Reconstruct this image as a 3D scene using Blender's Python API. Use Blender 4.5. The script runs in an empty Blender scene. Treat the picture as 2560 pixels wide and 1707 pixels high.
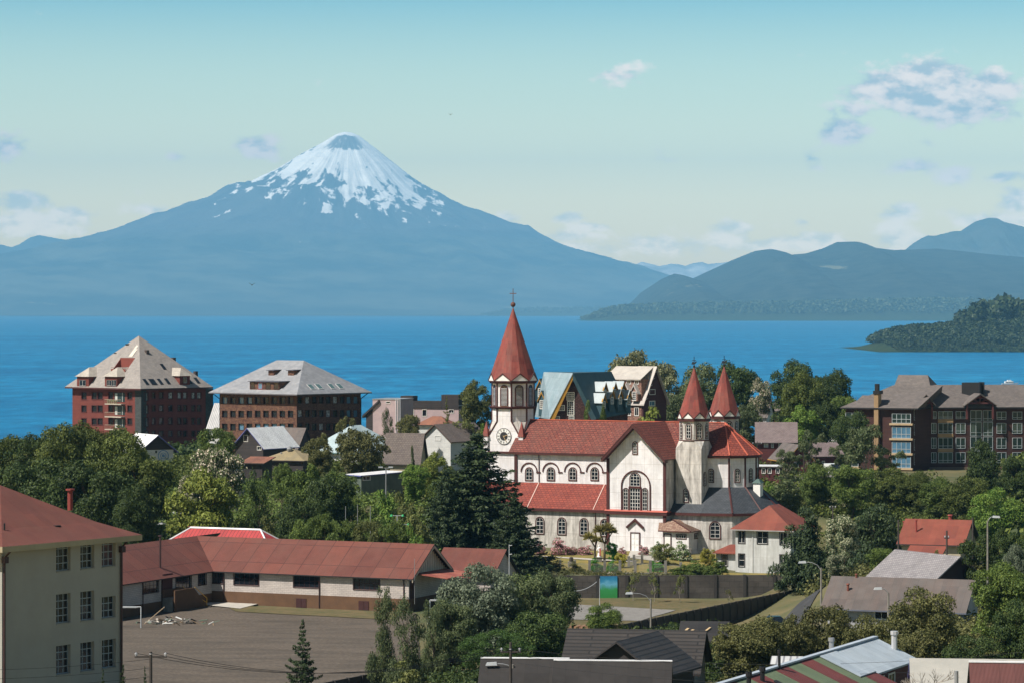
import bpy, math, random
import numpy as np
from mathutils import Vector, Matrix, noise

# ---------------------------------------------------------------- camera, world, sun, exposure
F, HZ, CX, CZ = 7900.0, 775.0, 1280.0, 75.0      # focal length and horizon of the photograph, camera height
scn = bpy.context.scene
cam_d = bpy.data.cameras.new('camera')
cam = bpy.data.objects.new('camera', cam_d)
scn.collection.objects.link(cam)
cam.location = (0, 0, CZ)
cam.rotation_euler = (math.radians(90), 0, 0)
cam_d.sensor_width = 36
cam_d.lens = 36 * F / 2560
cam_d.shift_y = (HZ - 853.5) / 2560
cam_d.clip_start = 1
cam_d.clip_end = 300000
scn.camera = cam
scn.view_settings.view_transform = 'Standard'
scn.view_settings.look = 'None'
scn.view_settings.gamma = 1
scn.view_settings.exposure = 0.62
scn.cycles.volume_bounces = 0
scn.cycles.max_bounces = 6
scn.cycles.diffuse_bounces = 2
scn.cycles.transparent_max_bounces = 4

SUN_AZ, SUN_EL = 240.0, 52.0                    # clockwise from the view direction
az, el = math.radians(SUN_AZ), math.radians(SUN_EL)
to_sun = Vector((math.sin(az) * math.cos(el), math.cos(az) * math.cos(el), math.sin(el)))
sd = bpy.data.lights.new('sun', 'SUN')
sd.energy = 5.0
sd.angle = math.radians(0.5)
sd.color = (1.0, 0.94, 0.85)
sun = bpy.data.objects.new('sun', sd)
sun.rotation_euler = to_sun.to_track_quat('Z', 'Y').to_euler()
scn.collection.objects.link(sun)

world = bpy.data.worlds.new('World')
scn.world = world
world.use_nodes = True
wn, wl = world.node_tree.nodes, world.node_tree.links
wn.clear()
def wnode(t, **kw):
    n = wn.new(t)
    for k, v in kw.items():
        setattr(n, k, v)
    return n
def wmath(op, a, b=None, clamp=False):
    n = wnode('ShaderNodeMath', operation=op, use_clamp=clamp)
    for i, x in enumerate((a, b)):
        if x is None: continue
        if isinstance(x, (int, float)): n.inputs[i].default_value = x
        else: wl.new(x, n.inputs[i])
    return n.outputs[0]
sky = wnode('ShaderNodeTexSky', sky_type='NISHITA', sun_disc=False)
sky.sun_elevation = el
sky.sun_rotation = az
sky.air_density = 1.0
sky.dust_density = 1.2
sky.ozone_density = 1.5
tc = wnode('ShaderNodeTexCoord')
sep = wnode('ShaderNodeSeparateXYZ')
wl.new(tc.outputs['Generated'], sep.inputs[0])
# colour of the air by height above the horizon: cream at the horizon, turquoise higher up, plain overhead
el_r = wnode('ShaderNodeValToRGB')
els = el_r.color_ramp.elements
els[0].position = 0.0; els[0].color = (2.4, 1.68, .78, 1)
els[1].position = 1.0; els[1].color = (.16, .155, .15, 1)
for p_, c_ in ((.035, (1.95, 1.42, .66, 1)), (.065, (1.0, .86, .50, 1)), (.105, (.16, .36, .37, 1)), (.2, (.15, .19, .20, 1)), (.5, (.16, .155, .15, 1))):
    e_ = els.new(p_); e_.color = c_
wl.new(sep.outputs[2], el_r.inputs[0])
tint = wnode('ShaderNodeMix', data_type='RGBA', blend_type='MULTIPLY')
tint.inputs['Factor'].default_value = 1
wl.new(el_r.outputs[0], tint.inputs['B'])
gain = wnode('ShaderNodeVectorMath', operation='SCALE')
gain.inputs['Scale'].default_value = 1.55
wl.new(sky.outputs[0], gain.inputs[0])
wl.new(gain.outputs[0], tint.inputs['A'])
# clouds: soft masses at fixed directions of the sky dome, broken up by noise
ysafe = wmath('MAXIMUM', sep.outputs[1], 0.05)
ca = wmath('DIVIDE', sep.outputs[0], ysafe)
ce = wmath('DIVIDE', sep.outputs[2], ysafe)
comb = wnode('ShaderNodeCombineXYZ')
wl.new(ca, comb.inputs[0]); wl.new(ce, comb.inputs[1])
P = comb.outputs[0]
def wnoise(scale, detail, off=(0, 0, 0), rough=0.6, sx=1.0, sy=1.0):
    mp = wnode('ShaderNodeMapping')
    mp.inputs['Location'].default_value = off
    mp.inputs['Scale'].default_value = (sx, sy, 1)
    wl.new(P, mp.inputs[0])
    n = wnode('ShaderNodeTexNoise')
    n.inputs['Scale'].default_value = scale
    n.inputs['Detail'].default_value = detail
    n.inputs['Roughness'].default_value = rough
    wl.new(mp.outputs[0], n.inputs['Vector'])
    return n.outputs[0]
# centre (pixel of the photograph), half width, half height, weight
CL = [(2250, 225, 150, 60, 1.5), (2340, 195, 100, 55, 1.5), (2480, 225, 95, 50, 1.4), (2420, 270, 150, 45, 1.3), (2320, 250, 230, 60, 1.25), (2190, 205, 80, 45, 1.1),
      (2140, 275, 75, 26, 1.05), (2115, 325, 80, 38, 1.1), (2085, 290, 40, 55, .8), (1565, 190, 75, 36, .95), (1640, 400, 48, 26, .85), (2025, 395, 55, 36, .9),
      (2265, 420, 85, 22, .9), (2395, 446, 60, 28, 1.1), (2515, 440, 90, 22, 1.0), (2260, 530, 62, 30, .9), (1848, 568, 85, 26, 1.1), (1415, 545, 65, 18, .95),
      (1500, 570, 85, 20, 1.0), (1270, 547, 45, 20, .95), (2010, 555, 35, 25, .75), (2530, 505, 65, 40, 1.0), (2500, 560, 160, 36, 1.1), (2250, 600, 170, 34, 1.1),
      (1700, 610, 330, 30, 1.1), (2000, 610, 250, 30, 1.05), (1430, 590, 160, 22, .95), (640, 375, 85, 36, 1.0), (440, 392, 50, 18, .8), (25, 365, 60, 42, 1.1), (40, 500, 110, 30, 1.15),
      (60, 570, 190, 40, 1.2), (200, 535, 90, 24, 1.0), (390, 525, 80, 20, 1.0), (2320, 355, 50, 24, .75), (1650, 620, 500, 26, 1.0)]
mask = None
for (cx, cy, rx, ry, w) in CL:
    mp = wnode('ShaderNodeMapping', vector_type='TEXTURE')
    mp.inputs['Location'].default_value = ((cx - CX) / F, (HZ - cy) / F, 0)
    mp.inputs['Scale'].default_value = (1.6 * rx / F, 1.7 * ry / F, 1)
    wl.new(P, mp.inputs[0])
    g = wnode('ShaderNodeTexGradient', gradient_type='SPHERICAL')
    wl.new(mp.outputs[0], g.inputs[0])
    v = wmath('MULTIPLY', g.outputs[1], w)
    mask = v if mask is None else wmath('MAXIMUM', mask, v)
n1 = wnoise(70, 9, rough=.60, sy=1.7)
n2 = wnoise(70, 9, off=(.003, -.006, 0), rough=.60, sy=1.7)
dens = wmath('ADD', wmath('MULTIPLY', mask, 1.0), wmath('MULTIPLY', wmath('SUBTRACT', n1, .5), 2.6))
alpha = wnode('ShaderNodeMapRange', interpolation_type='SMOOTHSTEP')
alpha.inputs['From Min'].default_value = .40
alpha.inputs['From Max'].default_value = .92
wl.new(dens, alpha.inputs[0])
lit = wnode('ShaderNodeMapRange', interpolation_type='SMOOTHSTEP')
lit.inputs['From Min'].default_value = -.13
lit.inputs['From Max'].default_value = .12
wl.new(wmath('SUBTRACT', n1, n2), lit.inputs[0])
ccol = wnode('ShaderNodeMix', data_type='RGBA')
ccol.inputs['A'].default_value = (3.3, 3.3, 3.1, 1)
ccol.inputs['B'].default_value = (8.8, 6.7, 5.2, 1)
wl.new(lit.outputs[0], ccol.inputs['Factor'])
cgain = wnode('ShaderNodeMapRange')
cgain.inputs['From Min'].default_value = .015; cgain.inputs['From Max'].default_value = .055
cgain.inputs['To Min'].default_value = 2.0; cgain.inputs['To Max'].default_value = 1.0
wl.new(ce, cgain.inputs[0])
csc = wnode('ShaderNodeVectorMath', operation='SCALE')
wl.new(ccol.outputs['Result'], csc.inputs[0]); wl.new(cgain.outputs[0], csc.inputs['Scale'])
cmix = wnode('ShaderNodeMix', data_type='RGBA')
thin = wnode('ShaderNodeMapRange')
thin.inputs['From Min'].default_value = .018; thin.inputs['From Max'].default_value = .05
thin.inputs['To Min'].default_value = .42; thin.inputs['To Max'].default_value = .95
wl.new(ce, thin.inputs[0])
only = wmath('MULTIPLY', wmath('MULTIPLY', alpha.outputs[0], thin.outputs[0]), wmath('GREATER_THAN', sep.outputs[1], .1))
wl.new(only, cmix.inputs['Factor'])
wl.new(tint.outputs['Result'], cmix.inputs['A'])
wl.new(csc.outputs[0], cmix.inputs['B'])
bg = wnode('ShaderNodeBackground')
bg.inputs['Strength'].default_value = 0.15
wl.new(cmix.outputs['Result'], bg.inputs[0])
wo = wnode('ShaderNodeOutputWorld')
wl.new(bg.outputs[0], wo.inputs[0])

# ---------------------------------------------------------------- helpers
COL = scn.collection
random.seed(7)
R = math.radians
def wpt(px, py, Y):
    return Vector(((px - CX) / F * Y, Y, CZ - (py - HZ) / F * Y))

def props(o, label=None, cat=None, group=None, kind=None):
    if label: o['label'] = label
    if cat: o['category'] = cat
    if group: o['group'] = group
    if kind: o['kind'] = kind
    return o

def empty(name, loc, rz=0, label=None, cat=None, group=None):
    o = bpy.data.objects.new(name, None)
    COL.objects.link(o)
    o.location = loc
    o.rotation_euler = (0, 0, rz)
    o.empty_display_size = .5
    return props(o, label, cat, group)

# ---------------------------------------------------------------- materials
MATS = {}
def hexa(c): return (c[0], c[1], c[2], 1)
def M(name, c1, c2=None, kind='plain', rough=.75, metal=0, sx=1.0, sy=1.0, bw=1.0, rh=.3, ms=.02, mortar=None,
      stain=None, stain_amt=.5, st=(.6, .12), bump=.0, corr=0, spec=.3, nscale=.6, alpha=1, lich=None, lich_amt=0):
    """UVs are in metres: u along the wall or eave, v up the slope."""
    if name in MATS: return MATS[name]
    m = bpy.data.materials.new(name)
    m.use_nodes = True
    nt = m.node_tree
    N, L = nt.nodes, nt.links
    b = N['Principled BSDF']
    b.inputs['Roughness'].default_value = rough
    b.inputs['Metallic'].default_value = metal
    b.inputs['Specular IOR Level'].default_value = spec
    c2 = c2 or tuple(x * .8 for x in c1)
    uv = N.new('ShaderNodeUVMap'); uv.uv_map = 'UV'
    oi = N.new('ShaderNodeObjectInfo')
    no = N.new('ShaderNodeTexNoise')
    no.inputs['Scale'].default_value = nscale
    no.inputs['Detail'].default_value = 6
    no.inputs['Roughness'].default_value = .65
    tco = N.new('ShaderNodeTexCoord')
    L.new(tco.outputs['Object'], no.inputs['Vector'])
    def mix(fac, a, bb, bt='MIX'):
        x = N.new('ShaderNodeMix'); x.data_type = 'RGBA'; x.blend_type = bt
        for s, k in ((fac, 'Factor'), (a, 'A'), (bb, 'B')):
            if isinstance(s, (int, float)): x.inputs[k].default_value = s
            elif isinstance(s, tuple): x.inputs[k].default_value = hexa(s)
            else: L.new(s, x.inputs[k])
        return x.outputs['Result']
    def ramp(src, lo, hi):
        r = N.new('ShaderNodeMapRange'); r.inputs['From Min'].default_value = lo; r.inputs['From Max'].default_value = hi
        L.new(src, r.inputs[0]); return r.outputs[0]
    nf = ramp(no.outputs[0], .36, .64)
    h = None
    if kind == 'plain':
        col = mix(nf, c1, c2)
    else:
        br = N.new('ShaderNodeTexBrick')
        br.inputs['Scale'].default_value = 1
        br.inputs['Brick Width'].default_value = bw
        br.inputs['Row Height'].default_value = rh
        br.inputs['Mortar Size'].default_value = ms
        br.inputs['Mortar Smooth'].default_value = .1
        br.inputs['Color1'].default_value = hexa(c1)
        br.inputs['Color2'].default_value = hexa(c2)
        br.inputs['Mortar'].default_value = hexa(mortar or tuple(x * .45 for x in c1))
        if kind == 'grid': br.offset = 0
        L.new(uv.outputs[0], br.inputs['Vector'])
        col = mix(ramp(no.outputs[0], .3, .75), br.outputs[0], mix(1.0, br.outputs[0], (.72, .72, .72), 'MULTIPLY'))
        h = br.outputs[1]
    if lich:
        ln = N.new('ShaderNodeTexNoise'); ln.inputs['Scale'].default_value = 2.2; ln.inputs['Detail'].default_value = 9
        ln.inputs['Roughness'].default_value = .8
        mp = N.new('ShaderNodeMapping'); mp.inputs['Scale'].default_value = (.45, 1.6, 1)
        L.new(uv.outputs[0], mp.inputs[0]); L.new(mp.outputs[0], ln.inputs['Vector'])
        col = mix(ramp(ln.outputs[0], .58 - lich_amt, .72), col, lich)
    if stain:
        sn = N.new('ShaderNodeTexNoise'); sn.inputs['Scale'].default_value = 1; sn.inputs['Detail'].default_value = 7
        sn.inputs['Roughness'].default_value = .7
        mp = N.new('ShaderNodeMapping'); mp.inputs['Scale'].default_value = (st[0], st[1], 1)
        L.new(uv.outputs[0], mp.inputs[0]); L.new(mp.outputs[0], sn.inputs['Vector'])
        mu = N.new('ShaderNodeMath'); mu.operation = 'MULTIPLY'; mu.inputs[1].default_value = stain_amt
        L.new(ramp(sn.outputs[0], .42, .75), mu.inputs[0])
        col = mix(mu.outputs[0], col, stain)
    L.new(col, b.inputs['Base Color'])
    if corr:
        wv = N.new('ShaderNodeTexWave'); wv.inputs['Scale'].default_value = corr
        L.new(uv.outputs[0], wv.inputs['Vector'])
        bp = N.new('ShaderNodeBump'); bp.inputs['Strength'].default_value = .6; bp.inputs['Distance'].default_value = .04
        L.new(wv.outputs[1], bp.inputs['Height']); L.new(bp.outputs[0], b.inputs['Normal'])
    elif bump:
        bp = N.new('ShaderNodeBump'); bp.inputs['Strength'].default_value = .8; bp.inputs['Distance'].default_value = bump
        if h is not None:
            iv = N.new('ShaderNodeMath'); iv.operation = 'SUBTRACT'; iv.inputs[0].default_value = 1; L.new(h, iv.inputs[1])
            L.new(iv.outputs[0], bp.inputs['Height'])
        else: L.new(no.outputs[0], bp.inputs['Height'])
        L.new(bp.outputs[0], b.inputs['Normal'])
    MATS[name] = m
    return m

def leafmat(name, c1, c2, trans=.25, c3=None, p3=.5):
    if name in MATS: return MATS[name]
    m = bpy.data.materials.new(name); m.use_nodes = True
    N, L = m.node_tree.nodes, m.node_tree.links
    b = N['Principled BSDF']
    b.inputs['Roughness'].default_value = .62
    b.inputs['Specular IOR Level'].default_value = .25
    ge = N.new('ShaderNodeNewGeometry'); oi = N.new('ShaderNodeObjectInfo')
    tco = N.new('ShaderNodeTexCoord'); no = N.new('ShaderNodeTexNoise')
    no.inputs['Scale'].default_value = 5; no.inputs['Detail'].default_value = 3
    L.new(tco.outputs['Object'], no.inputs['Vector'])
    mx = N.new('ShaderNodeMix'); mx.data_type = 'RGBA'
    mx.inputs['A'].default_value = hexa(c1); mx.inputs['B'].default_value = hexa(c2)
    ad = N.new('ShaderNodeMath'); ad.operation = 'ADD'; L.new(ge.outputs['Random Per Island'], ad.inputs[0])
    L.new(no.outputs[0], ad.inputs[1])
    mr = N.new('ShaderNodeMapRange'); mr.inputs['From Min'].default_value = .55; mr.inputs['From Max'].default_value = 1.45
    L.new(ad.outputs[0], mr.inputs[0]); L.new(mr.outputs[0], mx.inputs['Factor'])
    out = mx.outputs['Result']
    if c3:
        m3 = N.new('ShaderNodeMix'); m3.data_type = 'RGBA'; m3.inputs['B'].default_value = hexa(c3)
        gt = N.new('ShaderNodeMath'); gt.operation = 'LESS_THAN'; gt.inputs[1].default_value = p3
        L.new(ge.outputs['Random Per Island'], gt.inputs[0]); L.new(gt.outputs[0], m3.inputs['Factor'])
        L.new(out, m3.inputs['A']); out = m3.outputs['Result']
    hs = N.new('ShaderNodeHueSaturation')
    vm = N.new('ShaderNodeMapRange'); vm.inputs['To Min'].default_value = .8; vm.inputs['To Max'].default_value = 1.2
    L.new(oi.outputs['Random'], vm.inputs[0]); L.new(vm.outputs[0], hs.inputs['Value']); L.new(out, hs.inputs['Color'])
    L.new(hs.outputs[0], b.inputs['Base Color'])
    tr = N.new('ShaderNodeBsdfTranslucent'); L.new(hs.outputs[0], tr.inputs[0])
    ms = N.new('ShaderNodeMixShader'); ms.inputs[0].default_value = trans
    L.new(b.outputs[0], ms.inputs[1]); L.new(tr.outputs[0], ms.inputs[2])
    L.new(ms.outputs[0], N['Material Output'].inputs[0])
    MATS[name] = m
    return m

def glass(name, c, rough=.08, spec=.6):
    return M(name, c, tuple(x * .6 for x in c), rough=rough, spec=spec, nscale=.35)

WHITE = M('white_paint', (.78, .77, .74), (.7, .68, .65), rough=.6)
TRIM = M('dark_red_trim', (.085, .024, .022), (.055, .02, .018), rough=.6)
GLASS = glass('dark_glass', (.012, .016, .022))
CURT = M('curtained_glass', (.55, .56, .55), (.12, .13, .14), rough=.25, spec=.5, nscale=2.5)
SKYG = glass('bright_glass', (.10, .22, .33), rough=.15)
BLACK = M('black_metal', (.018, .018, .02), rough=.6)
GREYM = M('grey_metal', (.33, .34, .35), (.25, .25, .26), rough=.45, metal=.3)
CONC = M('concrete', (.27, .25, .22), (.17, .16, .14), rough=.9, nscale=1.5, stain=(.07, .065, .06), stain_amt=.5, st=(1.2, .3))
WOODP = M('grey_wood', (.20, .17, .14), (.12, .1, .085), rough=.9)
BARK = M('bark', (.13, .10, .075), (.07, .055, .04), rough=.95, nscale=3)
PALEBARK = M('pale_bark', (.34, .30, .25), (.2, .17, .14), rough=.9, nscale=3)
CH_ROOF = M('red_shingle', (.25, .066, .044), (.16, .042, .032), 'brick', rough=.8, bw=.7, rh=.5, ms=.07, mortar=(.085, .022, .02), lich=(.42, .24, .17), lich_amt=.03, bump=.03, stain=(.11, .05, .04), stain_amt=.7, st=(.5, .12))
CH_ROOF2 = M('bright_red_shingle', (.31, .068, .042), (.21, .045, .032), 'brick', rough=.8, bw=.7, rh=.5, ms=.06, mortar=(.13, .025, .02), lich=(.5, .22, .16), lich_amt=-.03, bump=.03, stain=(.15, .045, .035), stain_amt=.55, st=(.6, .12))
SPIRE = M('spire_sheet', (.26, .05, .036), (.16, .034, .028), 'brick', rough=.65, bw=2.2, rh=1.1, ms=.012, mortar=(.13, .03, .03), stain=(.22, .12, .09), stain_amt=.55, st=(1.3, .25))
SLATE = M('dark_slate', (.045, .052, .062), (.07, .078, .09), 'brick', rough=.6, bw=.5, rh=.3, ms=.03, mortar=(.02, .022, .026), bump=.02)
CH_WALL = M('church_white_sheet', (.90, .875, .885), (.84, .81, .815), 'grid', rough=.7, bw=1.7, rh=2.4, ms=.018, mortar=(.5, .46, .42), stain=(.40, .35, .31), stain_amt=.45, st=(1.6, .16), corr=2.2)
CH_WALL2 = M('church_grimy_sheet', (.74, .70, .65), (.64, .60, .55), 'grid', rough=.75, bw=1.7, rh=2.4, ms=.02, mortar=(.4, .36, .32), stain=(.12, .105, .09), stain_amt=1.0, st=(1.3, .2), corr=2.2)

# ---------------------------------------------------------------- mesh builder
def auto_uv(me):
    nl = len(me.loops)
    if nl == 0: return
    uvl = me.uv_layers.new(name='UV')
    co = np.empty(len(me.vertices) * 3, np.float32); me.vertices.foreach_get('co', co); co = co.reshape(-1, 3)
    lv = np.empty(nl, np.int32); me.loops.foreach_get('vertex_index', lv)
    nf = len(me.polygons)
    pn = np.empty(nf * 3, np.float32); me.polygons.foreach_get('normal', pn); pn = pn.reshape(-1, 3)
    ls = np.empty(nf, np.int32); me.polygons.foreach_get('loop_total', ls)
    n = np.repeat(pn, ls, axis=0)
    hz = np.stack([-n[:, 1], n[:, 0], np.zeros(nl)], 1)
    ln = np.linalg.norm(hz, axis=1, keepdims=True)
    hz = np.where(ln > .02, hz / np.maximum(ln, 1e-6), np.array([[1, 0, 0]]))
    up = np.cross(n, hz)
    c = co[lv]
    uv = np.stack([(c * hz).sum(1), (c * up).sum(1)], 1).astype(np.float32)
    uvl.data.foreach_set('uv', uv.ravel())

class MB:
    def __init__(s): s.v, s.f, s.m = [], [], []
    def poly(s, pts, mi=0):
        b = len(s.v); s.v += [tuple(p) for p in pts]; s.f.append(tuple(range(b, b + len(pts)))); s.m.append(mi)
    def hexa(s, p, mi=0):      # 8 points: bottom ring 0-3, top ring 4-7
        b = len(s.v); s.v += [tuple(q) for q in p]
        for q in ((3, 2, 1, 0), (4, 5, 6, 7), (0, 1, 5, 4), (1, 2, 6, 5), (2, 3, 7, 6), (3, 0, 4, 7)):
            s.f.append(tuple(b + k for k in q)); s.m.append(mi)
    def box(s, x0, x1, y0, y1, z0, z1, mi=0):
        s.hexa([(x0, y0, z0), (x1, y0, z0), (x1, y1, z0), (x0, y1, z0), (x0, y0, z1), (x1, y0, z1), (x1, y1, z1), (x0, y1, z1)], mi)
    def pbox(s, P, a0, a1, z0, z1, d0, d1, mi=0):
        s.hexa([P(a0, z0, d1), P(a1, z0, d1), P(a1, z0, d0), P(a0, z0, d0), P(a0, z1, d1), P(a1, z1, d1), P(a1, z1, d0), P(a0, z1, d0)], mi)
    def prism(s, P, out, d0, d1, mi=0, back=False):
        n = len(out)
        s.poly([P(a, z, d1) for a, z in out], mi)
        if back: s.poly([P(a, z, d0) for a, z in reversed(out)], mi)
        for i in range(n):
            j = (i + 1) % n
            s.poly([P(out[i][0], out[i][1], d0), P(out[j][0], out[j][1], d0), P(out[j][0], out[j][1], d1), P(out[i][0], out[i][1], d1)], mi)
    def band(s, P, inn, out, d0, d1, mi=0, closed=False):
        n = len(inn)
        for i in range(n if closed else n - 1):
            j = (i + 1) % n
            A, B, C, D = inn[i], inn[j], out[j], out[i]
            s.poly([P(*A, d1), P(*B, d1), P(*C, d1), P(*D, d1)], mi)
            s.poly([P(*D, d0), P(*C, d0), P(*C, d1), P(*D, d1)][::-1], mi)
            s.poly([P(*A, d0), P(*B, d0), P(*B, d1), P(*A, d1)], mi)
        if not closed:
            for i in (0, n - 1):
                s.poly([P(*inn[i], d0), P(*out[i], d0), P(*out[i], d1), P(*inn[i], d1)], mi)
    def tube(s, p0, p1, r0, r1=None, n=8, mi=0, cap=True):
        r1 = r0 if r1 is None else r1
        p0, p1 = Vector(p0), Vector(p1)
        d = (p1 - p0).normalized()
        a = d.orthogonal().normalized(); b = d.cross(a)
        k = len(s.v)
        for p, r in ((p0, r0), (p1, r1)):
            for i in range(n):
                t = 2 * math.pi * i / n
                s.v.append(tuple(p + (a * math.cos(t) + b * math.sin(t)) * r))
        for i in range(n):
            j = (i + 1) % n
            s.f.append((k + i, k + j, k + n + j, k + n + i)); s.m.append(mi)
        if cap:
            s.f.append(tuple(k + n + i for i in range(n))); s.m.append(mi)
            s.f.append(tuple(k + i for i in reversed(range(n)))); s.m.append(mi)
    def ball(s, c, r, n=8, mi=0, sz=1.0):
        c = Vector(c); k = len(s.v); m = n // 2
        for i in range(m + 1):
            ph = math.pi * i / m
            for j in range(n):
                t = 2 * math.pi * j / n
                s.v.append(tuple(c + Vector((r * math.sin(ph) * math.cos(t), r * math.sin(ph) * math.sin(t), r * sz * math.cos(ph)))))
        for i in range(m):
            for j in range(n):
                j2 = (j + 1) % n
                s.f.append((k + i * n + j, k + (i + 1) * n + j, k + (i + 1) * n + j2, k + i * n + j2)); s.m.append(mi)
    def slab(s, pts, th, mi=0, mi_edge=None):   # sloped panel, thickness downward
        pts = [Vector(p) for p in pts]
        me = mi if mi_edge is None else mi_edge
        lo = [p - Vector((0, 0, th)) for p in pts]
        s.poly(pts, mi); s.poly(list(reversed(lo)), me)
        for i in range(len(pts)):
            j = (i + 1) % len(pts)
            s.poly([lo[i], lo[j], pts[j], pts[i]], me)
    def build(s, name, mats, parent=None, loc=(0, 0, 0), rz=0, smooth=False, fix=True, **kw):
        if not isinstance(mats, (list, tuple)): mats = [mats]
        me = bpy.data.meshes.new(name)
        me.from_pydata(s.v, [], s.f)
        for m in mats: me.materials.append(m)
        if len(mats) > 1: me.polygons.foreach_set('material_index', np.array(s.m, np.int32))
        if fix:
            import bmesh
            bm = bmesh.new(); bm.from_mesh(me)
            bmesh.ops.remove_doubles(bm, verts=bm.verts, dist=1e-5)
            bmesh.ops.recalc_face_normals(bm, faces=bm.faces)
            bm.to_mesh(me); bm.free()
        auto_uv(me)
        if smooth: me.polygons.foreach_set('use_smooth', np.ones(len(me.polygons), bool))
        o = bpy.data.objects.new(name, me); COL.objects.link(o)
        o.parent = parent; o.location = loc
        if rz: o.rotation_euler = (0, 0, rz)
        return props(o, **kw)

def np_mesh(name, v, f, mats, parent=None, uv=None, smooth=False, link=True):
    """v: (n,3), f: (m,k) arrays"""
    me = bpy.data.meshes.new(name)
    me.vertices.add(len(v)); me.vertices.foreach_set('co', np.asarray(v, np.float32).ravel())
    m, k = f.shape
    me.loops.add(m * k); me.loops.foreach_set('vertex_index', f.astype(np.int32).ravel())
    me.polygons.add(m)
    me.polygons.foreach_set('loop_start', (np.arange(m) * k).astype(np.int32))
    try: me.polygons.foreach_set('loop_total', np.full(m, k, np.int32))
    except Exception: pass
    if smooth: me.polygons.foreach_set('use_smooth', np.ones(m, bool))
    me.update(calc_edges=True)
    if uv is not None:
        u = me.uv_layers.new(name='UV'); u.data.foreach_set('uv', uv[f.ravel()].astype(np.float32).ravel())
    for x in (mats if isinstance(mats, (list, tuple)) else [mats]): me.materials.append(x)
    if not link: return me
    o = bpy.data.objects.new(name, me); COL.objects.link(o); o.parent = parent
    return o

def grid_faces(nx, ny):
    i, j = np.meshgrid(np.arange(nx - 1), np.arange(ny - 1), indexing='ij')
    a = (i * ny + j).ravel()
    return np.stack([a, a + ny, a + ny + 1, a + 1], 1)

# ---------------------------------------------------------------- terrain of the town
CTRL = [(1280, 60, 62), (1280, 130, 56), (100, 180, 48), (150, 235, 45.5), (305, 240, 44.5), (300, 290, 38.5), (600, 310, 38), (950, 317, 38), (-200, 300, 44), (2900, 300, 46),
        (600, 400, 38), (950, 385, 38), (300, 420, 38), (300, 350, 38), (800, 350, 38), (1025, 388, 38), (1080, 380, 38), (700, 445, 38.5), (950, 445, 39), (930, 500, 44), (700, 520, 45), (800, 570, 46),
        (500, 560, 45), (350, 600, 45), (100, 480, 39), (100, 560, 42), (-300, 600, 42), (350, 750, 40), (700, 700, 40), (1000, 640, 44), (1100, 560, 42), (1180, 470, 36.5),
        (1280, 545, 35.3), (1280, 520, 35.3), (1400, 523, 35.2), (1500, 523, 35.3), (1700, 523, 35.2), (1850, 530, 35), (1600, 545, 35.3), (1500, 490, 34.5), (1900, 490, 33.6), (1980, 505, 33.4), (1800, 445, 34),
        (1450, 440, 34), (1600, 430, 34), (1700, 412, 34), (1500, 412, 34), (1600, 395, 34.3), (1420, 385, 35), (1250, 340, 38), (1100, 335, 38), (1300, 270, 42), (1600, 270, 42), (1500, 235, 44.5), (1250, 240, 44), (900, 250, 40),
        (2200, 215, 47), (1900, 215, 46), (2480, 200, 46), (2100, 300, 41), (1900, 330, 39.5), (2200, 340, 40.5), (2450, 330, 41.5), (2300, 400, 41.5), (2500, 420, 42),
        (2050, 440, 37), (2100, 540, 40), (1980, 560, 42), (2050, 600, 44), (2300, 560, 41), (2400, 650, 42), (2200, 650, 42), (2900, 600, 44), (1450, 640, 44), (1620, 680, 43),
        (1850, 640, 43), (1850, 720, 40), (2000, 680, 42), (1300, 750, 38), (700, 800, 36), (2400, 750, 38)]
CP = np.array([((p - CX) / F * y, y, z) for p, y, z in CTRL])
def terr(x, y):
    x = np.atleast_1d(np.asarray(x, float)); y = np.atleast_1d(np.asarray(y, float))
    d2 = (x[..., None] - CP[:, 0]) ** 2 + (y[..., None] - CP[:, 1]) ** 2 + 4.0
    w = 1 / d2 ** 1.9
    z = (w * CP[:, 2]).sum(-1) / w.sum(-1)
    t = np.clip((y - 800) / 260, 0, 1); t = t * t * (3 - 2 * t)
    return z * (1 - t) - 6 * t
def T(x, y): return float(terr(x, y)[0])

def build_ground():
    xs = np.concatenate([np.linspace(-900, -130, 30)[:-1], np.linspace(-130, 130, 160), np.linspace(130, 900, 30)[1:]])
    ys = np.concatenate([np.linspace(-60, 180, 30)[:-1], np.linspace(180, 720, 270), np.linspace(720, 1150, 60)[1:]])
    X, Y = np.meshgrid(xs, ys, indexing='ij')
    Z = terr(X.ravel(), Y.ravel()).reshape(X.shape)
    rng = np.random.default_rng(3)
    Z = Z - .06
    v = np.stack([X, Y, Z], -1).reshape(-1, 3)
    m = M('ground_soil', (.075, .082, .035), (.15, .12, .06), rough=.95, nscale=.11, stain=(.035, .055, .018), stain_amt=.8, st=(.08, .08), bump=.2)
    o = np_mesh('ground', v, grid_faces(len(xs), len(ys)), m, uv=v[:, :2], smooth=True)
    props(o, kind='structure')
build_ground()

def patch(name, pts, m, n=26, lift=.012, kind='structure', label=None, cat=None):
    """sheet that follows the ground, from four corner (px,Y) points"""
    c = [Vector(((p - CX) / F * y, y, 0)) for p, y in pts]
    u, w = np.meshgrid(np.linspace(0, 1, n), np.linspace(0, 1, n), indexing='ij')
    X = (1 - u) * (1 - w) * c[0].x + u * (1 - w) * c[1].x + u * w * c[2].x + (1 - u) * w * c[3].x
    Y = (1 - u) * (1 - w) * c[0].y + u * (1 - w) * c[1].y + u * w * c[2].y + (1 - u) * w * c[3].y
    Z = terr(X.ravel(), Y.ravel()).reshape(X.shape) + lift
    v = np.stack([X, Y, Z], -1).reshape(-1, 3)
    return props(np_mesh(name, v, grid_faces(n, n), m, uv=v[:, :2], smooth=True), kind=kind, label=label, cat=cat)

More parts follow.
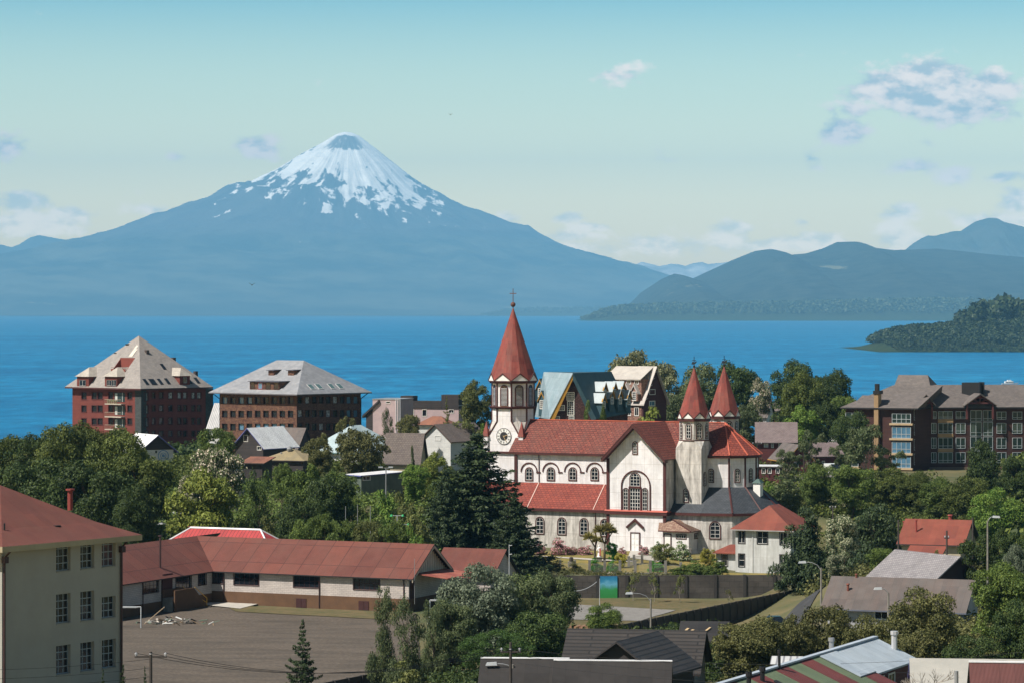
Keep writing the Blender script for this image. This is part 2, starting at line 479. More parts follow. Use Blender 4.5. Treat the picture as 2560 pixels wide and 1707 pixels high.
GRAVEL = M('yard_asphalt', (.125, .10, .078), (.072, .057, .044), rough=.95, nscale=2.5, stain=(.04, .034, .027), stain_amt=.85, st=(.10, .28), bump=.03)
COURTM = M('court_gravel', (.22, .21, .195), (.15, .14, .13), rough=.95, nscale=1.4, stain=(.16, .15, .14), stain_amt=.5, st=(.12, .5))
GRASSY = M('dry_grass', (.27, .19, .055), (.15, .14, .04), rough=.95, nscale=.9, stain=(.06, .08, .02), stain_amt=.6, st=(.25, .3), bump=.08)
GRASSB = M('brown_grass', (.14, .10, .05), (.08, .075, .03), rough=.95, nscale=.7, stain=(.05, .06, .02), stain_amt=.6, st=(.2, .2), bump=.08)
PAVE = M('pale_paving', (.45, .42, .37), (.33, .31, .28), rough=.9, nscale=1.2)
patch('school_yard', [(150, 285), (1060, 300), (1040, 386), (220, 404)], GRAVEL, n=50, lift=.05)
patch('grass_strip', [(590, 388), (985, 377), (1000, 386), (560, 396)], GRASSB, lift=.11, n=30)
patch('footpath', [(505, 396), (600, 391), (645, 397), (520, 402)], PAVE, lift=.16, n=14)
patch('court_lawn', [(1395, 385), (1750, 398), (2010, 446), (1370, 447)], GRASSB, lift=.06, n=44)
patch('sports_court', [(1400, 418), (1600, 416), (1690, 431), (1425, 440)], COURTM, lift=.13, n=30)
patch('church_lawn', [(1345, 487), (1800, 487), (1790, 521), (1320, 521)], GRASSY, lift=.06, n=40)
patch('garden_path', [(1330, 506), (1585, 503), (1590, 504.6), (1335, 507.5)], PAVE, lift=.12, n=24)
patch('church_path', [(1570, 508), (1668, 503), (1606, 521), (1577, 522.5)], PAVE, lift=.14, n=14)
patch('annex_lawn', [(1830, 470), (2010, 470), (2010, 497), (1800, 497)], GRASSY, lift=.1, n=20)
patch('street', [(1960, 560), (2170, 570), (2190, 640), (2000, 640)], M('street_paving', (.17, .16, .145), (.12, .11, .1), rough=.9), lift=.08, n=20)
patch('lane', [(1860, 350), (2070, 405), (2105, 425), (1890, 378)], M('dark_asphalt', (.05, .05, .052), (.035, .035, .037), rough=.9), lift=.08, n=24)

# ---------------------------------------------------------------- lake
def build_lake():
    m = bpy.data.materials.new('lake_water'); m.use_nodes = True
    N, L = m.node_tree.nodes, m.node_tree.links
    b = N['Principled BSDF']
    b.inputs['Roughness'].default_value = .42
    b.inputs['Specular IOR Level'].default_value = .16
    b.inputs['IOR'].default_value = 1.33
    tco = N.new('ShaderNodeTexCoord')
    def ns(sx, sy, det, sc=1.0, rough=.6):
        mp = N.new('ShaderNodeMapping'); mp.inputs['Scale'].default_value = (sx, sy, 1); L.new(tco.outputs['Object'], mp.inputs[0])
        n = N.new('ShaderNodeTexNoise'); n.inputs['Scale'].default_value = sc; n.inputs['Detail'].default_value = det
        n.inputs['Roughness'].default_value = rough
        L.new(mp.outputs[0], n.inputs['Vector']); return n.outputs[0]
    big = ns(.0005, .0022, 6)
    rip = ns(.03, .012, 8, rough=.75)
    mid = ns(.002, .0016, 6, rough=.8)
    def mr(x, a, c, lo=0, hi=1):
        r = N.new('ShaderNodeMapRange'); r.inputs['From Min'].default_value = a; r.inputs['From Max'].default_value = c
        r.inputs['To Min'].default_value = lo; r.inputs['To Max'].default_value = hi; L.new(x, r.inputs[0]); return r.outputs[0]
    def mix(f, a, bb):
        x = N.new('ShaderNodeMix'); x.data_type = 'RGBA'; L.new(f, x.inputs['Factor'])
        for s, k in ((a, 'A'), (bb, 'B')):
            if isinstance(s, tuple): x.inputs[k].default_value = hexa(s)
            else: L.new(s, x.inputs[k])
        return x.outputs['Result']
    c = mix(mr(big, .35, .65), (.003, .135, .29), (.012, .215, .41))
    c = mix(mr(rip, .38, .62, 0, .85), c, (.0015, .065, .165))
    c = mix(mr(mid, .58, .8, 0, .7), c, (.03, .26, .43))
    L.new(c, b.inputs['Base Color'])
    bp = N.new('ShaderNodeBump'); bp.inputs['Strength'].default_value = .5; bp.inputs['Distance'].default_value = 6
    L.new(rip, bp.inputs['Height']); L.new(bp.outputs[0], b.inputs['Normal'])
    mb = MB()
    mb.poly([(-60000, 700, 0), (60000, 700, 0), (60000, 62000, 0), (-60000, 62000, 0)])
    mb.build('water', m, fix=False, kind='structure')
build_lake()

# ---------------------------------------------------------------- volcano and mountains
OV = 1280 * 2 / 2352
def volcano():
    D = 52000.0
    xc = (865 - CX) / F * D
    LP = [(795, 304), (786, 304.5), (770, 311), (740, 330), (700, 352), (640, 388), (600, 408), (572, 421), (545, 420), (520, 428), (490, 447), (420, 476), (330, 507), (260, 528), (190, 549), (120, 560), (0, 590), (-200, 640), (-450, 721), (-900, 724)]
    RP = [(795, 304), (808, 305), (825, 312), (850, 330), (880, 352), (950, 404), (1000, 436), (1050, 461), (1100, 484), (1150, 508), (1190, 519), (1218, 524), (1240, 542), (1330, 573), (1400, 597), (1460, 612), (1530, 634), (1640, 670), (1850, 722), (2500, 724)]
    def prof(pts):
        r = np.array([abs(p[0] - 795) * OV / F * D for p in pts]); z = np.array([CZ + (HZ - p[1] * OV) / F * D for p in pts])
        z = np.maximum(z, 0); r[0] = 0
        return r, z
    rl, zl = prof(LP); rr, zr = prof(RP)
    nr, na = 300, 720
    r = np.linspace(0, 1, nr) ** 1.25 * 14500
    a = np.linspace(-math.pi, math.pi, na)          # 0 = towards the town, + = right
    Rr, A = np.meshgrid(r, a, indexing='ij')
    zL, zR = np.interp(Rr, rl, zl), np.interp(Rr, rr, zr)
    s = np.sin(A); w = np.clip(.5 - .5 * np.sign(s) * np.abs(s) ** .7, 0, 1); w = w * w * (3 - 2 * w)
    Z = zL * w + zR * (1 - w)
    front = np.clip(np.cos(A), 0, 1)
    # the cone runs a little lower on the town side
    Z = Z * (1 - .10 * front * np.clip(Rr / 3000, 0, 1))
    G = np.zeros_like(Z)
    for i in range(nr):
        for j in range(0, na - 1):
            rad = Rr[i, j]; an = A[i, j]
            G[i, j] = .55 * noise.fractal((math.cos(an) * 4.5, math.sin(an) * 4.5, rad / 2600), .9, 2.1, 5) + .8 * noise.fractal((rad * math.cos(an) / 1500, rad * math.sin(an) / 1500, 7.7), .9, 2.1, 5)
    G[:, -1] = G[:, 0]
    Z = Z + G * 120 * np.clip(Rr / 1600, 0, 1) * np.clip(Z / 700, 0, 1)
    X = xc + Rr * np.sin(A); Y = D - Rr * np.cos(A)
    t = np.clip((Y - 42600) / 3200, 0, 1); Z = Z * t * t * (3 - 2 * t)
    v = np.stack([X, Y, Z], -1).reshape(-1, 3)
    uv = np.stack([A.ravel() * 3, Rr.ravel() / 1000], 1)
    m = bpy.data.materials.new('volcano_rock_and_snow'); m.use_nodes = True
    N, L = m.node_tree.nodes, m.node_tree.links
    b = N['Principled BSDF']; b.inputs['Roughness'].default_value = .9; b.inputs['Specular IOR Level'].default_value = .1
    u = N.new('ShaderNodeUVMap'); u.uv_map = 'UV'
    sp = N.new('ShaderNodeSeparateXYZ'); L.new(u.outputs[0], sp.inputs[0])
    def mt(op, p, q=None, cl=False):
        n = N.new('ShaderNodeMath'); n.operation = op; n.use_clamp = cl
        for k, x in enumerate((p, q)):
            if x is None: continue
            if isinstance(x, (int, float)): n.inputs[k].default_value = x
            else: L.new(x, n.inputs[k])
        return n.outputs[0]
    def nz(sx, sy, det, rough=.6, dist=0.0, off=0):
        mp = N.new('ShaderNodeMapping'); mp.inputs['Scale'].default_value = (sx, sy, 1); mp.inputs['Location'].default_value = (off, off, 0); L.new(u.outputs[0], mp.inputs[0])
        n = N.new('ShaderNodeTexNoise'); n.inputs['Scale'].default_value = 1; n.inputs['Detail'].default_value = det; n.inputs['Roughness'].default_value = rough
        n.inputs['Distortion'].default_value = dist
        L.new(mp.outputs[0], n.inputs['Vector']); return n.outputs[0]
    def mr(x, a_, c_, lo=0, hi=1):
        r_ = N.new('ShaderNodeMapRange'); r_.interpolation_type = 'SMOOTHSTEP'
        r_.inputs['From Min'].default_value = a_; r_.inputs['From Max'].default_value = c_
        r_.inputs['To Min'].default_value = lo; r_.inputs['To Max'].default_value = hi; L.new(x, r_.inputs[0]); return r_.outputs[0]
    def mix(f, p, q):
        x = N.new('ShaderNodeMix'); x.data_type = 'RGBA'; L.new(f, x.inputs['Factor'])
        for s_, k in ((p, 'A'), (q, 'B')):
            if isinstance(s_, tuple): x.inputs[k].default_value = hexa(s_)
            else: L.new(s_, x.inputs[k])
        return x.outputs['Result']
    ge = N.new('ShaderNodeNewGeometry'); gp = N.new('ShaderNodeSeparateXYZ'); L.new(ge.outputs['Position'], gp.inputs[0])
    H = gp.outputs[2]                                            # height above the lake
    streak = nz(1.9, .8, 8, .66, 1.1)
    patchy = nz(4.2, 3.4, 7, .66, 1.6, 3)
    ang = sp.outputs[0]
    # more snow on the right of centre of this face, patches on the left
    def nzp(sc_, det, rough, st=(1, 1, 1), off=0):
        mp = N.new('ShaderNodeMapping'); mp.inputs['Scale'].default_value = st; mp.inputs['Location'].default_value = (off, 0, 0); L.new(ge.outputs['Position'], mp.inputs[0])
        n = N.new('ShaderNodeTexNoise'); n.inputs['Scale'].default_value = sc_; n.inputs['Detail'].default_value = det; n.inputs['Roughness'].default_value = rough; n.inputs['Distortion'].default_value = .5
        L.new(mp.outputs[0], n.inputs['Vector']); return n.outputs[0]
    patchy = nzp(.0036, 7, .62, (1, .5, .6), 500)
    side = mr(ang, -4.4, 1.6, 0, 1)
    hs = mt('DIVIDE', mt('SUBTRACT', H, 1970.0), 560.0)          # 0 at the snow line
    s1 = mt('ADD', mt('ADD', hs, mt('MULTIPLY', mt('SUBTRACT', streak, .5), 2.6)), mt('MULTIPLY', mt('SUBTRACT', side, .5), 1.0))
    s1 = mt('ADD', s1, mt('MULTIPLY', mt('SUBTRACT', patchy, .5), 5.6))
    s1 = mt('SUBTRACT', s1, mr(mt('ABSOLUTE', mt('ADD', ang, .6)), 3.4, 5.6, 0, .9))
    snow = mr(s1, .18, .46)
    # bare rock under the summit
    rk = mt('ADD', mr(H, 2590, 2760), mt('MULTIPLY', mt('SUBTRACT', nz(2.2, 5.5, 6, .65, 0, 9), .5), 2.6))
    rock = mt('MULTIPLY', mr(rk, .55, .85), mr(mt('ADD', H, mt('MULTIPLY', patchy, 120)), 2985, 3005, 1, 0))
    rock = mt('MULTIPLY', mt('MULTIPLY', rock, mr(ang, 1.6, 3.2, 1, 0)), mr(ang, -3.0, -1.8, 0, 1))
    snow = mt('MULTIPLY', snow, mt('SUBTRACT', 1.0, mt('MULTIPLY', rock, .9)))
    grime = mr(nzp(.0042, 8, .68, (1, .5, 1.6), 90), .45, .62, 0, .5)
    snowc = mix(grime, (.96, .93, .88), (.70, .67, .65))
    rockc = mix(mr(nz(1.2, .7, 9, .7), .35, .65), (.045, .045, .05), (.085, .08, .075))
    forest = mix(mr(nz(.8, .8, 9, .7, 0, 5), .4, .62), (.012, .022, .018), (.085, .09, .06))
    fieldc = mix(mr(nz(1.6, 2.4, 7, .7, 0, 33), .63, .68), forest, (.26, .24, .15))
    low = mix(mr(H, 250, 420, 0, 1), fieldc, forest)
    c = mix(mr(H, 1050, 1450), low, rockc)
    c = mix(snow, c, snowc)
    L.new(c, b.inputs['Base Color'])
    o = np_mesh('volcano', v, grid_faces(nr, na), m, uv=uv, smooth=True)
    props(o, 'tall snow-capped volcano cone rising beyond the far side of the lake', 'volcano', kind='structure')
volcano()

def hillmat(name, c1, c2, cf=None, sc=.004, th=.62, bump=25):
    m = bpy.data.materials.new(name); m.use_nodes = True
    N, L = m.node_tree.nodes, m.node_tree.links
    b = N['Principled BSDF']; b.inputs['Roughness'].default_value = .95; b.inputs['Specular IOR Level'].default_value = .05
    ge = N.new('ShaderNodeNewGeometry')
    def nz(s, det, rough, st=(1, 1, 1)):
        mp = N.new('ShaderNodeMapping'); mp.inputs['Scale'].default_value = st; L.new(ge.outputs['Position'], mp.inputs[0])
        n = N.new('ShaderNodeTexNoise'); n.inputs['Scale'].default_value = s; n.inputs['Detail'].default_value = det; n.inputs['Roughness'].default_value = rough
        L.new(mp.outputs[0], n.inputs['Vector']); return n.outputs[0]
    def mr(x, a, c, lo=0, hi=1):
        r = N.new('ShaderNodeMapRange'); r.inputs['From Min'].default_value = a; r.inputs['From Max'].default_value = c
        r.inputs['To Min'].default_value = lo; r.inputs['To Max'].default_value = hi; L.new(x, r.inputs[0]); return r.outputs[0]
    fine = nz(sc, 10, .75)
    x = N.new('ShaderNodeMix'); x.data_type = 'RGBA'; L.new(mr(fine, .35, .65), x.inputs['Factor'])
    x.inputs['A'].default_value = hexa(c1); x.inputs['B'].default_value = hexa(c2)
    out = x.outputs['Result']
    if cf:
        sp = N.new('ShaderNodeSeparateXYZ'); L.new(ge.outputs['Position'], sp.inputs[0])
        f = nz(sc * .16, 6, .6, (1, .5, 5))
        mu = N.new('ShaderNodeMath'); mu.operation = 'MULTIPLY'
        L.new(mr(f, th, th + .015), mu.inputs[0]); L.new(mr(sp.outputs[2], 380, 620, 1, 0), mu.inputs[1])
        y = N.new('ShaderNodeMix'); y.data_type = 'RGBA'; L.new(mu.outputs[0], y.inputs['Factor'])
        L.new(out, y.inputs['A']); y.inputs['B'].default_value = hexa(cf); out = y.outputs['Result']
    L.new(out, b.inputs['Base Color'])
    bp = N.new('ShaderNodeBump'); bp.inputs['Strength'].default_value = .7; bp.inputs['Distance'].default_value = bump
    L.new(fine, bp.inputs['Height']); L.new(bp.outputs[0], b.inputs['Normal'])
    return m

def ridge(name, prof, D, hd, mat, label, rough=.16, seed=0, nx=420, ny=90, freq=1.0, front=None):
    """mountain range with a crest following prof (overview pixels), hd = half depth in metres"""
    px = np.array([p[0] * OV for p in prof]); pz = np.array([CZ + (HZ - p[1] * OV) / F * D for p in prof])
    X0, X1 = (px[0] - CX) / F * D, (px[-1] - CX) / F * D
    xs = np.linspace(X0, X1, nx); t = np.linspace(-1, 1, ny)
    front = front or hd
    crest = np.interp(xs, (px - CX) / F * D, np.maximum(pz, 0))
    X, Tt = np.meshgrid(xs, t, indexing='ij')
    ys = D + np.where(Tt < 0, Tt * front, Tt * hd)
    bell = np.clip(1 - np.abs(Tt) ** 1.5, 0, 1)
    Z = crest[:, None] * bell
    hmax = crest.max()
    fr = freq / hd
    G = np.array([[noise.fractal((xs[i] * fr * 1.6 + seed, ys[i, j] * fr * .8, seed), .85, 2.1, 6) for j in range(ny)] for i in range(nx)])
    Z = Z + G * rough * hmax * np.clip(1 - bell + .12, 0, 1) * np.clip(Z / (hmax * .25), 0, 1)
    Z = np.where(np.abs(Tt) > .995, -5, Z)
    v = np.stack([X, ys, Z], -1).reshape(-1, 3)
    o = np_mesh(name, v, grid_faces(nx, ny), mat, uv=v[:, :2], smooth=True)
    return props(o, kind='structure')

HM = hillmat('forested_slope', (.006, .012, .012), (.045, .055, .042), (.17, .17, .10), sc=.006, th=.63)
HM2 = hillmat('far_slope', (.03, .045, .035), (.07, .075, .06), sc=.0016)
HM3 = hillmat('snowy_far_slope', (.15, .17, .19), (.6, .6, .6), sc=.0012)
ridge('mountain', [(1440, 722), (1452, 700), (1480, 668), (1520, 641), (1548, 629), (1565, 632), (1590, 641), (1620, 627), (1680, 599), (1735, 577), (1765, 573), (1785, 577), (1805, 587), (1850, 583), (1895, 569), (1922, 556), (1962, 555), (1990, 568), (2050, 575), (2150, 571), (2250, 582), (2352, 592), (2700, 615), (3100, 700)],
      29000, 5200, HM, 'hills', seed=3, nx=600, ny=120, front=6500)
ridge('mountain', [(2040, 640), (2080, 578), (2110, 551), (2130, 541), (2150, 542), (2180, 535), (2205, 535), (2240, 514), (2268, 504), (2285, 503), (2300, 509), (2352, 520), (2430, 512), (2600, 560), (2900, 640)],
      38000, 4200, HM2, 'hills', rough=.35, seed=8, freq=2)
ridge('mountain', [(1430, 640), (1455, 612), (1475, 604), (1490, 608), (1515, 614), (1540, 607), (1555, 608), (1575, 612), (1590, 606), (1612, 603), (1625, 608), (1700, 600), (1900, 620), (2100, 600), (2300, 640)],
      59000, 3500, HM3, 'hills', rough=.3, seed=12, nx=240, ny=30)
ridge('mountain', [(-400, 600), (-150, 580), (0, 562), (28, 569), (50, 560), (75, 545), (92, 541), (112, 545), (150, 552), (200, 566), (320, 600), (500, 680)],
      58000, 4000, HM2, 'hills', rough=.2, seed=15, nx=240, ny=40)
def mound(name, prof, D, front, back, mat, seed):
    o = ridge(name, prof, D, back, mat, '', rough=.12, seed=seed, nx=260, ny=40, front=front)
    return o
LANDM = hillmat('shore_woods_floor', (.015, .03, .014), (.035, .05, .022), sc=.02, bump=4)
MOUNDS = {}
def shore(prof, D, front, back, seed):
    mound('hills', prof, D, front, back, LANDM, seed)
    px = np.array([(p[0] * OV - CX) / F * D for p in prof]); pz = np.array([max(0, CZ + (HZ - p[1] * OV) / F * D) for p in prof])
    def h(x, y):
        t = (y - D) / (front if y < D else back)
        return float(np.interp(x, px, pz)) * max(0, 1 - abs(t) ** 1.5)
    return h
SH1 = [(1985, 808), (2000, 803), (2030, 787), (2060, 771), (2100, 765), (2150, 764), (2200, 758), (2260, 746), (2300, 742), (2352, 742), (2450, 735), (2600, 720), (2900, 720), (3200, 760)]
SH2 = [(1330, 737), (1360, 730), (1400, 716), (1450, 710), (1520, 708), (1700, 703), (1850, 702), (2000, 698), (2150, 694), (2352, 697), (2600, 700), (3000, 720)]
SH3 = [(1122, 723.5), (1150, 719), (1200, 715), (1290, 715), (1400, 711), (1500, 712), (1700, 715)]
h1 = shore(SH1, 5900, 260, 500, 1)
h2 = shore(SH2, 22600, 900, 1500, 2)
h3 = shore(SH3, 40500, 1500, 1500, 4)

# ---------------------------------------------------------------- foliage
def leaf_quads(C, Nn, size, rng, aspect=.62, up=None):
    """C centres, Nn normals, size per leaf -> v, f"""
    n = len(C)
    Nn = Nn / np.maximum(np.linalg.norm(Nn, axis=1, keepdims=True), 1e-6)
    ref = rng.normal(size=(n, 3)) if up is None else up + rng.normal(size=(n, 3)) * .35
    t = np.cross(Nn, ref); t /= np.maximum(np.linalg.norm(t, axis=1, keepdims=True), 1e-6)
    b = np.cross(Nn, t)
    if up is not None: t, b = b, t
    s = size[:, None]
    v = np.stack([C - t * s, C - b * s * aspect, C + t * s, C + b * s * aspect], 1).reshape(-1, 3)
    return v, np.arange(4 * n).reshape(n, 4)

def fib(n, rng):
    d = rng.normal(size=(n, 3)); return d / np.linalg.norm(d, axis=1, keepdims=True)

def lobe_crown(seed, nl, rl, leaf, per, env='round', z0=.18, squash=.8, up=0.0, inner=.72, gap=0.0, aspect=.62):
    """crown of leaf clumps inside an envelope one unit wide and one unit high"""
    rng = np.random.default_rng(seed)
    cs, rs = [], []
    k = 0
    H = 1 - z0
    while len(cs) < nl and k < 20000:
        k += 1
        p = rng.uniform(-.5, .5, 3); q = rng.uniform(0, 1)
        r = rl * rng.uniform(.7, 1.25)
        z = z0 + q * H
        if env == 'round': lim = .5 * math.sqrt(max(0, 1 - (2 * q - 1) ** 2)) if q > .5 else .5 * (.62 + .38 * math.sin(q * math.pi))
        elif env == 'dome': lim = .5 * math.sqrt(max(0, 1 - q * q))
        elif env == 'cone': lim = .5 * (1 - q) ** .75
        elif env == 'column': lim = .5 * min(1, (1 - q) * 3.2) ** .6 * (.75 + .25 * math.sin(q * 9 + seed))
        elif env == 'umbrella': lim = .5 * (.3 + .7 * min(1, q * 1.5)) * math.sqrt(max(0, 1 - max(0, (q - .55) / .45) ** 2))
        rho = math.hypot(p[0], p[1])
        wob = 1 + .16 * math.sin(3 * math.atan2(p[1], p[0]) + seed) + .10 * math.sin(5 * math.atan2(p[1], p[0]) + seed * 2 + q * 6)
        lim = lim * wob - r * .7
        if rho > max(lim, .01) or (rho < lim * .45 and rng.random() < inner and q < .8): continue
        if z + r * squash > 1.01: continue
        if any((p[0] - c[0]) ** 2 + (p[1] - c[1]) ** 2 + (z - c[2]) ** 2 < (.62 * r) ** 2 for c in cs): continue
        cs.append((p[0], p[1], max(z, z0 * .9))); rs.append(r)
    V, Fc, off = [], [], 0
    for c, r in zip(cs, rs):
        n = int(per * (r / rl) ** 2)
        d = fib(n, rng)
        d[:, 2] = np.where(d[:, 2] < -.35, -d[:, 2], d[:, 2])
        # bumpy lobes
        f = 1 + .22 * np.sin(d[:, 0] * 7 + seed) * np.sin(d[:, 1] * 6 + c[0] * 30) + rng.normal(size=n) * .11
        f = np.where(rng.random(n) < .2, f * rng.uniform(.3, .9, n), f)
        C = np.array(c) + d * (r * f)[:, None] * np.array([1, 1, squash])
        Nn = d * .8 + rng.normal(size=(n, 3)) * .55 + np.array([0, 0, .25])
        upv = None
        if up: upv = np.tile(np.array([0, 0, 1.0]), (n, 1)) * up + d * (1 - up)
        v, fq = leaf_quads(C, Nn, leaf * rng.uniform(.6, 1.35, n), rng, aspect=aspect, up=upv)
        V.append(v); Fc.append(fq + off); off += len(v)
    return np.concatenate(V), np.concatenate(Fc), cs

def trunk_mesh(name, mat, cs, seed, z_to=.6, r=.022, limbs=7, lean=0.0):
    rng = random.Random(seed)
    mb = MB()
    pts = [Vector((0, 0, -.03))]
    for i in range(1, 6):
        pts.append(Vector((rng.uniform(-.015, .015) + lean * i * .02, rng.uniform(-.015, .015), z_to * i / 5)))
    for i in range(5):
        mb.tube(pts[i], pts[i + 1], r * (1 - i * .16), r * (1 - (i + 1) * .16), n=7, cap=(i == 4))
    pick = [c for c in cs if c[2] > z_to * .5]
    rng.shuffle(pick)
    for c in pick[:limbs]:
        k = rng.randint(2, 4); a = pts[k]; c = Vector(c)
        mid = a.lerp(c, .5) + Vector((0, 0, .03))
        mb.tube(a, mid, r * .42, r * .3, n=5); mb.tube(mid, c, r * .3, r * .1, n=5)
    o = mb.build(name, mat, smooth=True)
    me = o.data; bpy.data.objects.remove(o)
    return me

TPL = {}
def tpl(key, cr, mat_bark=None, trunk=None):
    v, f, cs = cr
    zt_ = np.percentile(v[:, 2], 99.8); rr_ = np.percentile(np.hypot(v[:, 0], v[:, 1]), 98.5)
    v = v * np.array([.5 / rr_, .5 / rr_, 1 / zt_]); cs = [(c[0] * .5 / rr_, c[1] * .5 / rr_, c[2] / zt_) for c in cs]
    me = np_mesh('crown_' + key, v, f, leafmat('leaf_mid', (.045, .08, .018), (.15, .20, .04)), link=False)
    tr = trunk_mesh('trunk_' + key, BARK, cs, sum(map(ord, key)) % 97, **(trunk or {})) if trunk is not None else None
    TPL[key] = (me, tr)

def fir(seed, levels=40, per=11, leaf=.017, power=.85, droop=.25, z0=.04, sparse=0.0, irregular=.2):
    rng = np.random.default_rng(seed)
    C, Nn, S, U = [], [], [], []
    cs = []
    for i in range(levels):
        q = (i + rng.uniform(-.3, .3)) / levels
        q = min(max(q, 0), .985)
        z = z0 + (1 - z0) * q
        nb = max(4, int(per * (1 - q) ** .35))
        a0 = rng.uniform(0, 6.28)
        for k in range(nb):
            if rng.random() < sparse: continue
            a = a0 + 6.283 * k / nb + rng.normal() * .25
            L = .5 * (1 - q) ** power * (1 + rng.normal() * irregular)
            L = max(L, .012)
            dx = np.array([math.cos(a), math.sin(a), 0])
            n = max(6, int(190 * L / .5) + 5)
            t = rng.random(n) ** .7
            z_b = z - droop * L * t + .14 * L * t * t * 2
            side = rng.normal(size=n) * (.13 * L * (1.1 - t) + .012)
            sx = np.array([-dx[1], dx[0], 0])
            P_ = dx[None] * (L * t)[:, None] + sx[None] * side[:, None]
            P_[:, 2] = z_b - np.abs(rng.normal(size=n)) * .012
            C.append(P_)
            Nn.append(np.array([0, 0, 1.0]) + rng.normal(size=(n, 3)) * .5 + dx * .25)
            U.append(dx[None] * 1.0 + np.sign(side)[:, None] * sx[None] * .6 + np.array([0, 0, .15]))
            S.append(leaf * rng.uniform(.6, 1.4, n))
        cs.append((0, 0, z))
    C = np.concatenate(C); Nn = np.concatenate(Nn); U = np.concatenate(U); S = np.concatenate(S)
    rng2 = np.random.default_rng(seed + 1)
    v, f = leaf_quads(C, Nn, S, rng2, aspect=.42, up=U)
    return v, f, []

for k in range(3):
    tpl(f'round{k}', lobe_crown(10 + k, 42, .135, .018, 460, 'round', z0=.14), trunk=dict())
for k in range(2):
    tpl(f'heavy{k}', lobe_crown(20 + k, 44, .15, .0145, 800, 'round', z0=.06, squash=.72), trunk=dict())
for k in range(2):
    tpl(f'fine{k}', lobe_crown(30 + k, 90, .085, .012, 340, 'round', z0=.05, squash=.85, up=.5, aspect=.4), trunk=dict())
for k in range(2):
    tpl(f'open{k}', lobe_crown(40 + k, 26, .11, .017, 230, 'umbrella', z0=.34, squash=.6, inner=.3), trunk=dict(z_to=.62, r=.014, limbs=14))
for k in range(2):
    tpl(f'column{k}', lobe_crown(50 + k, 60, .12, .018, 260, 'column', z0=.04, squash=.8, up=.6, aspect=.4), trunk=dict(r=.03))
for k in range(2):
    tpl(f'cypress{k}', lobe_crown(60 + k, 74, .095, .02, 300, 'cone', z0=.02, squash=.9, up=.75, aspect=.36, inner=.5), trunk=dict(z_to=.8, r=.02))
for k in range(2):
    tpl(f'fir{k}', fir(70 + k, power=.72, irregular=.22, droop=.34), trunk=dict(z_to=.93, r=.016, limbs=0))
tpl('spruce', fir(77, levels=24, per=7, leaf=.02, sparse=.22, irregular=.32, power=.95), trunk=dict(z_to=.95, r=.014, limbs=0))
for k in range(3):
    tpl(f'bush{k}', lobe_crown(80 + k, 34, .15, .026, 220, 'dome', z0=.0, squash=.8))
tpl('ball', lobe_crown(90, 60, .11, .02, 220, 'round', z0=.05, squash=.95))
tpl('sapling', lobe_crown(95, 22, .10, .022, 70, 'column', z0=.28, squash=.9), trunk=dict(z_to=.7, r=.018, limbs=9))
tpl('blossom', lobe_crown(97, 54, .11, .019, 280, 'round', z0=.1), trunk=dict())

LM = {
 'pine': leafmat('leaf_pine', (0.034, 0.054, 0.012), (0.125, 0.15, 0.03)),
 'dark': leafmat('leaf_dark', (0.02, 0.042, 0.013), (0.08, 0.115, 0.026)),
 'mid': leafmat('leaf_mid', (0.045, 0.08, 0.018), (0.15, 0.2, 0.04)),
 'bright': leafmat('leaf_bright', (0.06, 0.13, 0.02), (0.19, 0.27, 0.045)),
 'olive': leafmat('leaf_olive', (0.06, 0.08, 0.022), (0.18, 0.19, 0.055)),
 'lime': leafmat('leaf_lime', (.09, .12, .022), (.23, .26, .05)),
 'silver': leafmat('leaf_silver', (.075, .10, .065), (.17, .20, .13)),
  'willow': leafmat('leaf_willow', (.10, .12, .055), (.30, .30, .16)),
 'gum': leafmat('leaf_gum', (.05, .078, .03), (.14, .165, .07)),
 'brown': leafmat('leaf_brown', (0.05, 0.058, 0.018), (0.155, 0.15, 0.05)),
 'fir': leafmat('leaf_fir', (.014, .03, .012), (.065, .095, .035), trans=.1),
 'white': leafmat('leaf_white_blossom', (.05, .075, .025), (.10, .13, .05), c3=(.62, .54, .42), p3=.34),
 'cream': leafmat('leaf_cream_blossom', (.04, .07, .03), (.10, .13, .06), c3=(.42, .42, .28), p3=.42),
 'pink': leafmat('leaf_pink_flowers', (.05, .09, .025), (.12, .16, .05), c3=(.72, .34, .40), p3=.5),
 'bloom': leafmat('leaf_white_flowers', (.05, .11, .02), (.13, .22, .05), c3=(.7, .68, .55), p3=.3),
 'yellow': leafmat('leaf_yellow', (.22, .22, .03), (.42, .38, .06)),
 'emerald': leafmat('leaf_emerald', (.04, .17, .018), (.10, .30, .04)),
 'grassy': leafmat('leaf_grassy', (.025, .055, .012), (.055, .10, .02)),
 'palm': leafmat('leaf_palm', (.16, .15, .04), (.34, .29, .09)),
}
NAMES = {'round': 'broadleaf_tree', 'heavy': 'dense_tree', 'fine': 'feathery_tree', 'open': 'gum_tree', 'column': 'slender_tree', 'cypress': 'cypress_tree',
         'fir': 'fir_tree', 'spruce': 'spruce_tree', 'bush': 'bush', 'ball': 'clipped_shrub', 'sapling': 'young_tree', 'blossom': 'flowering_tree'}
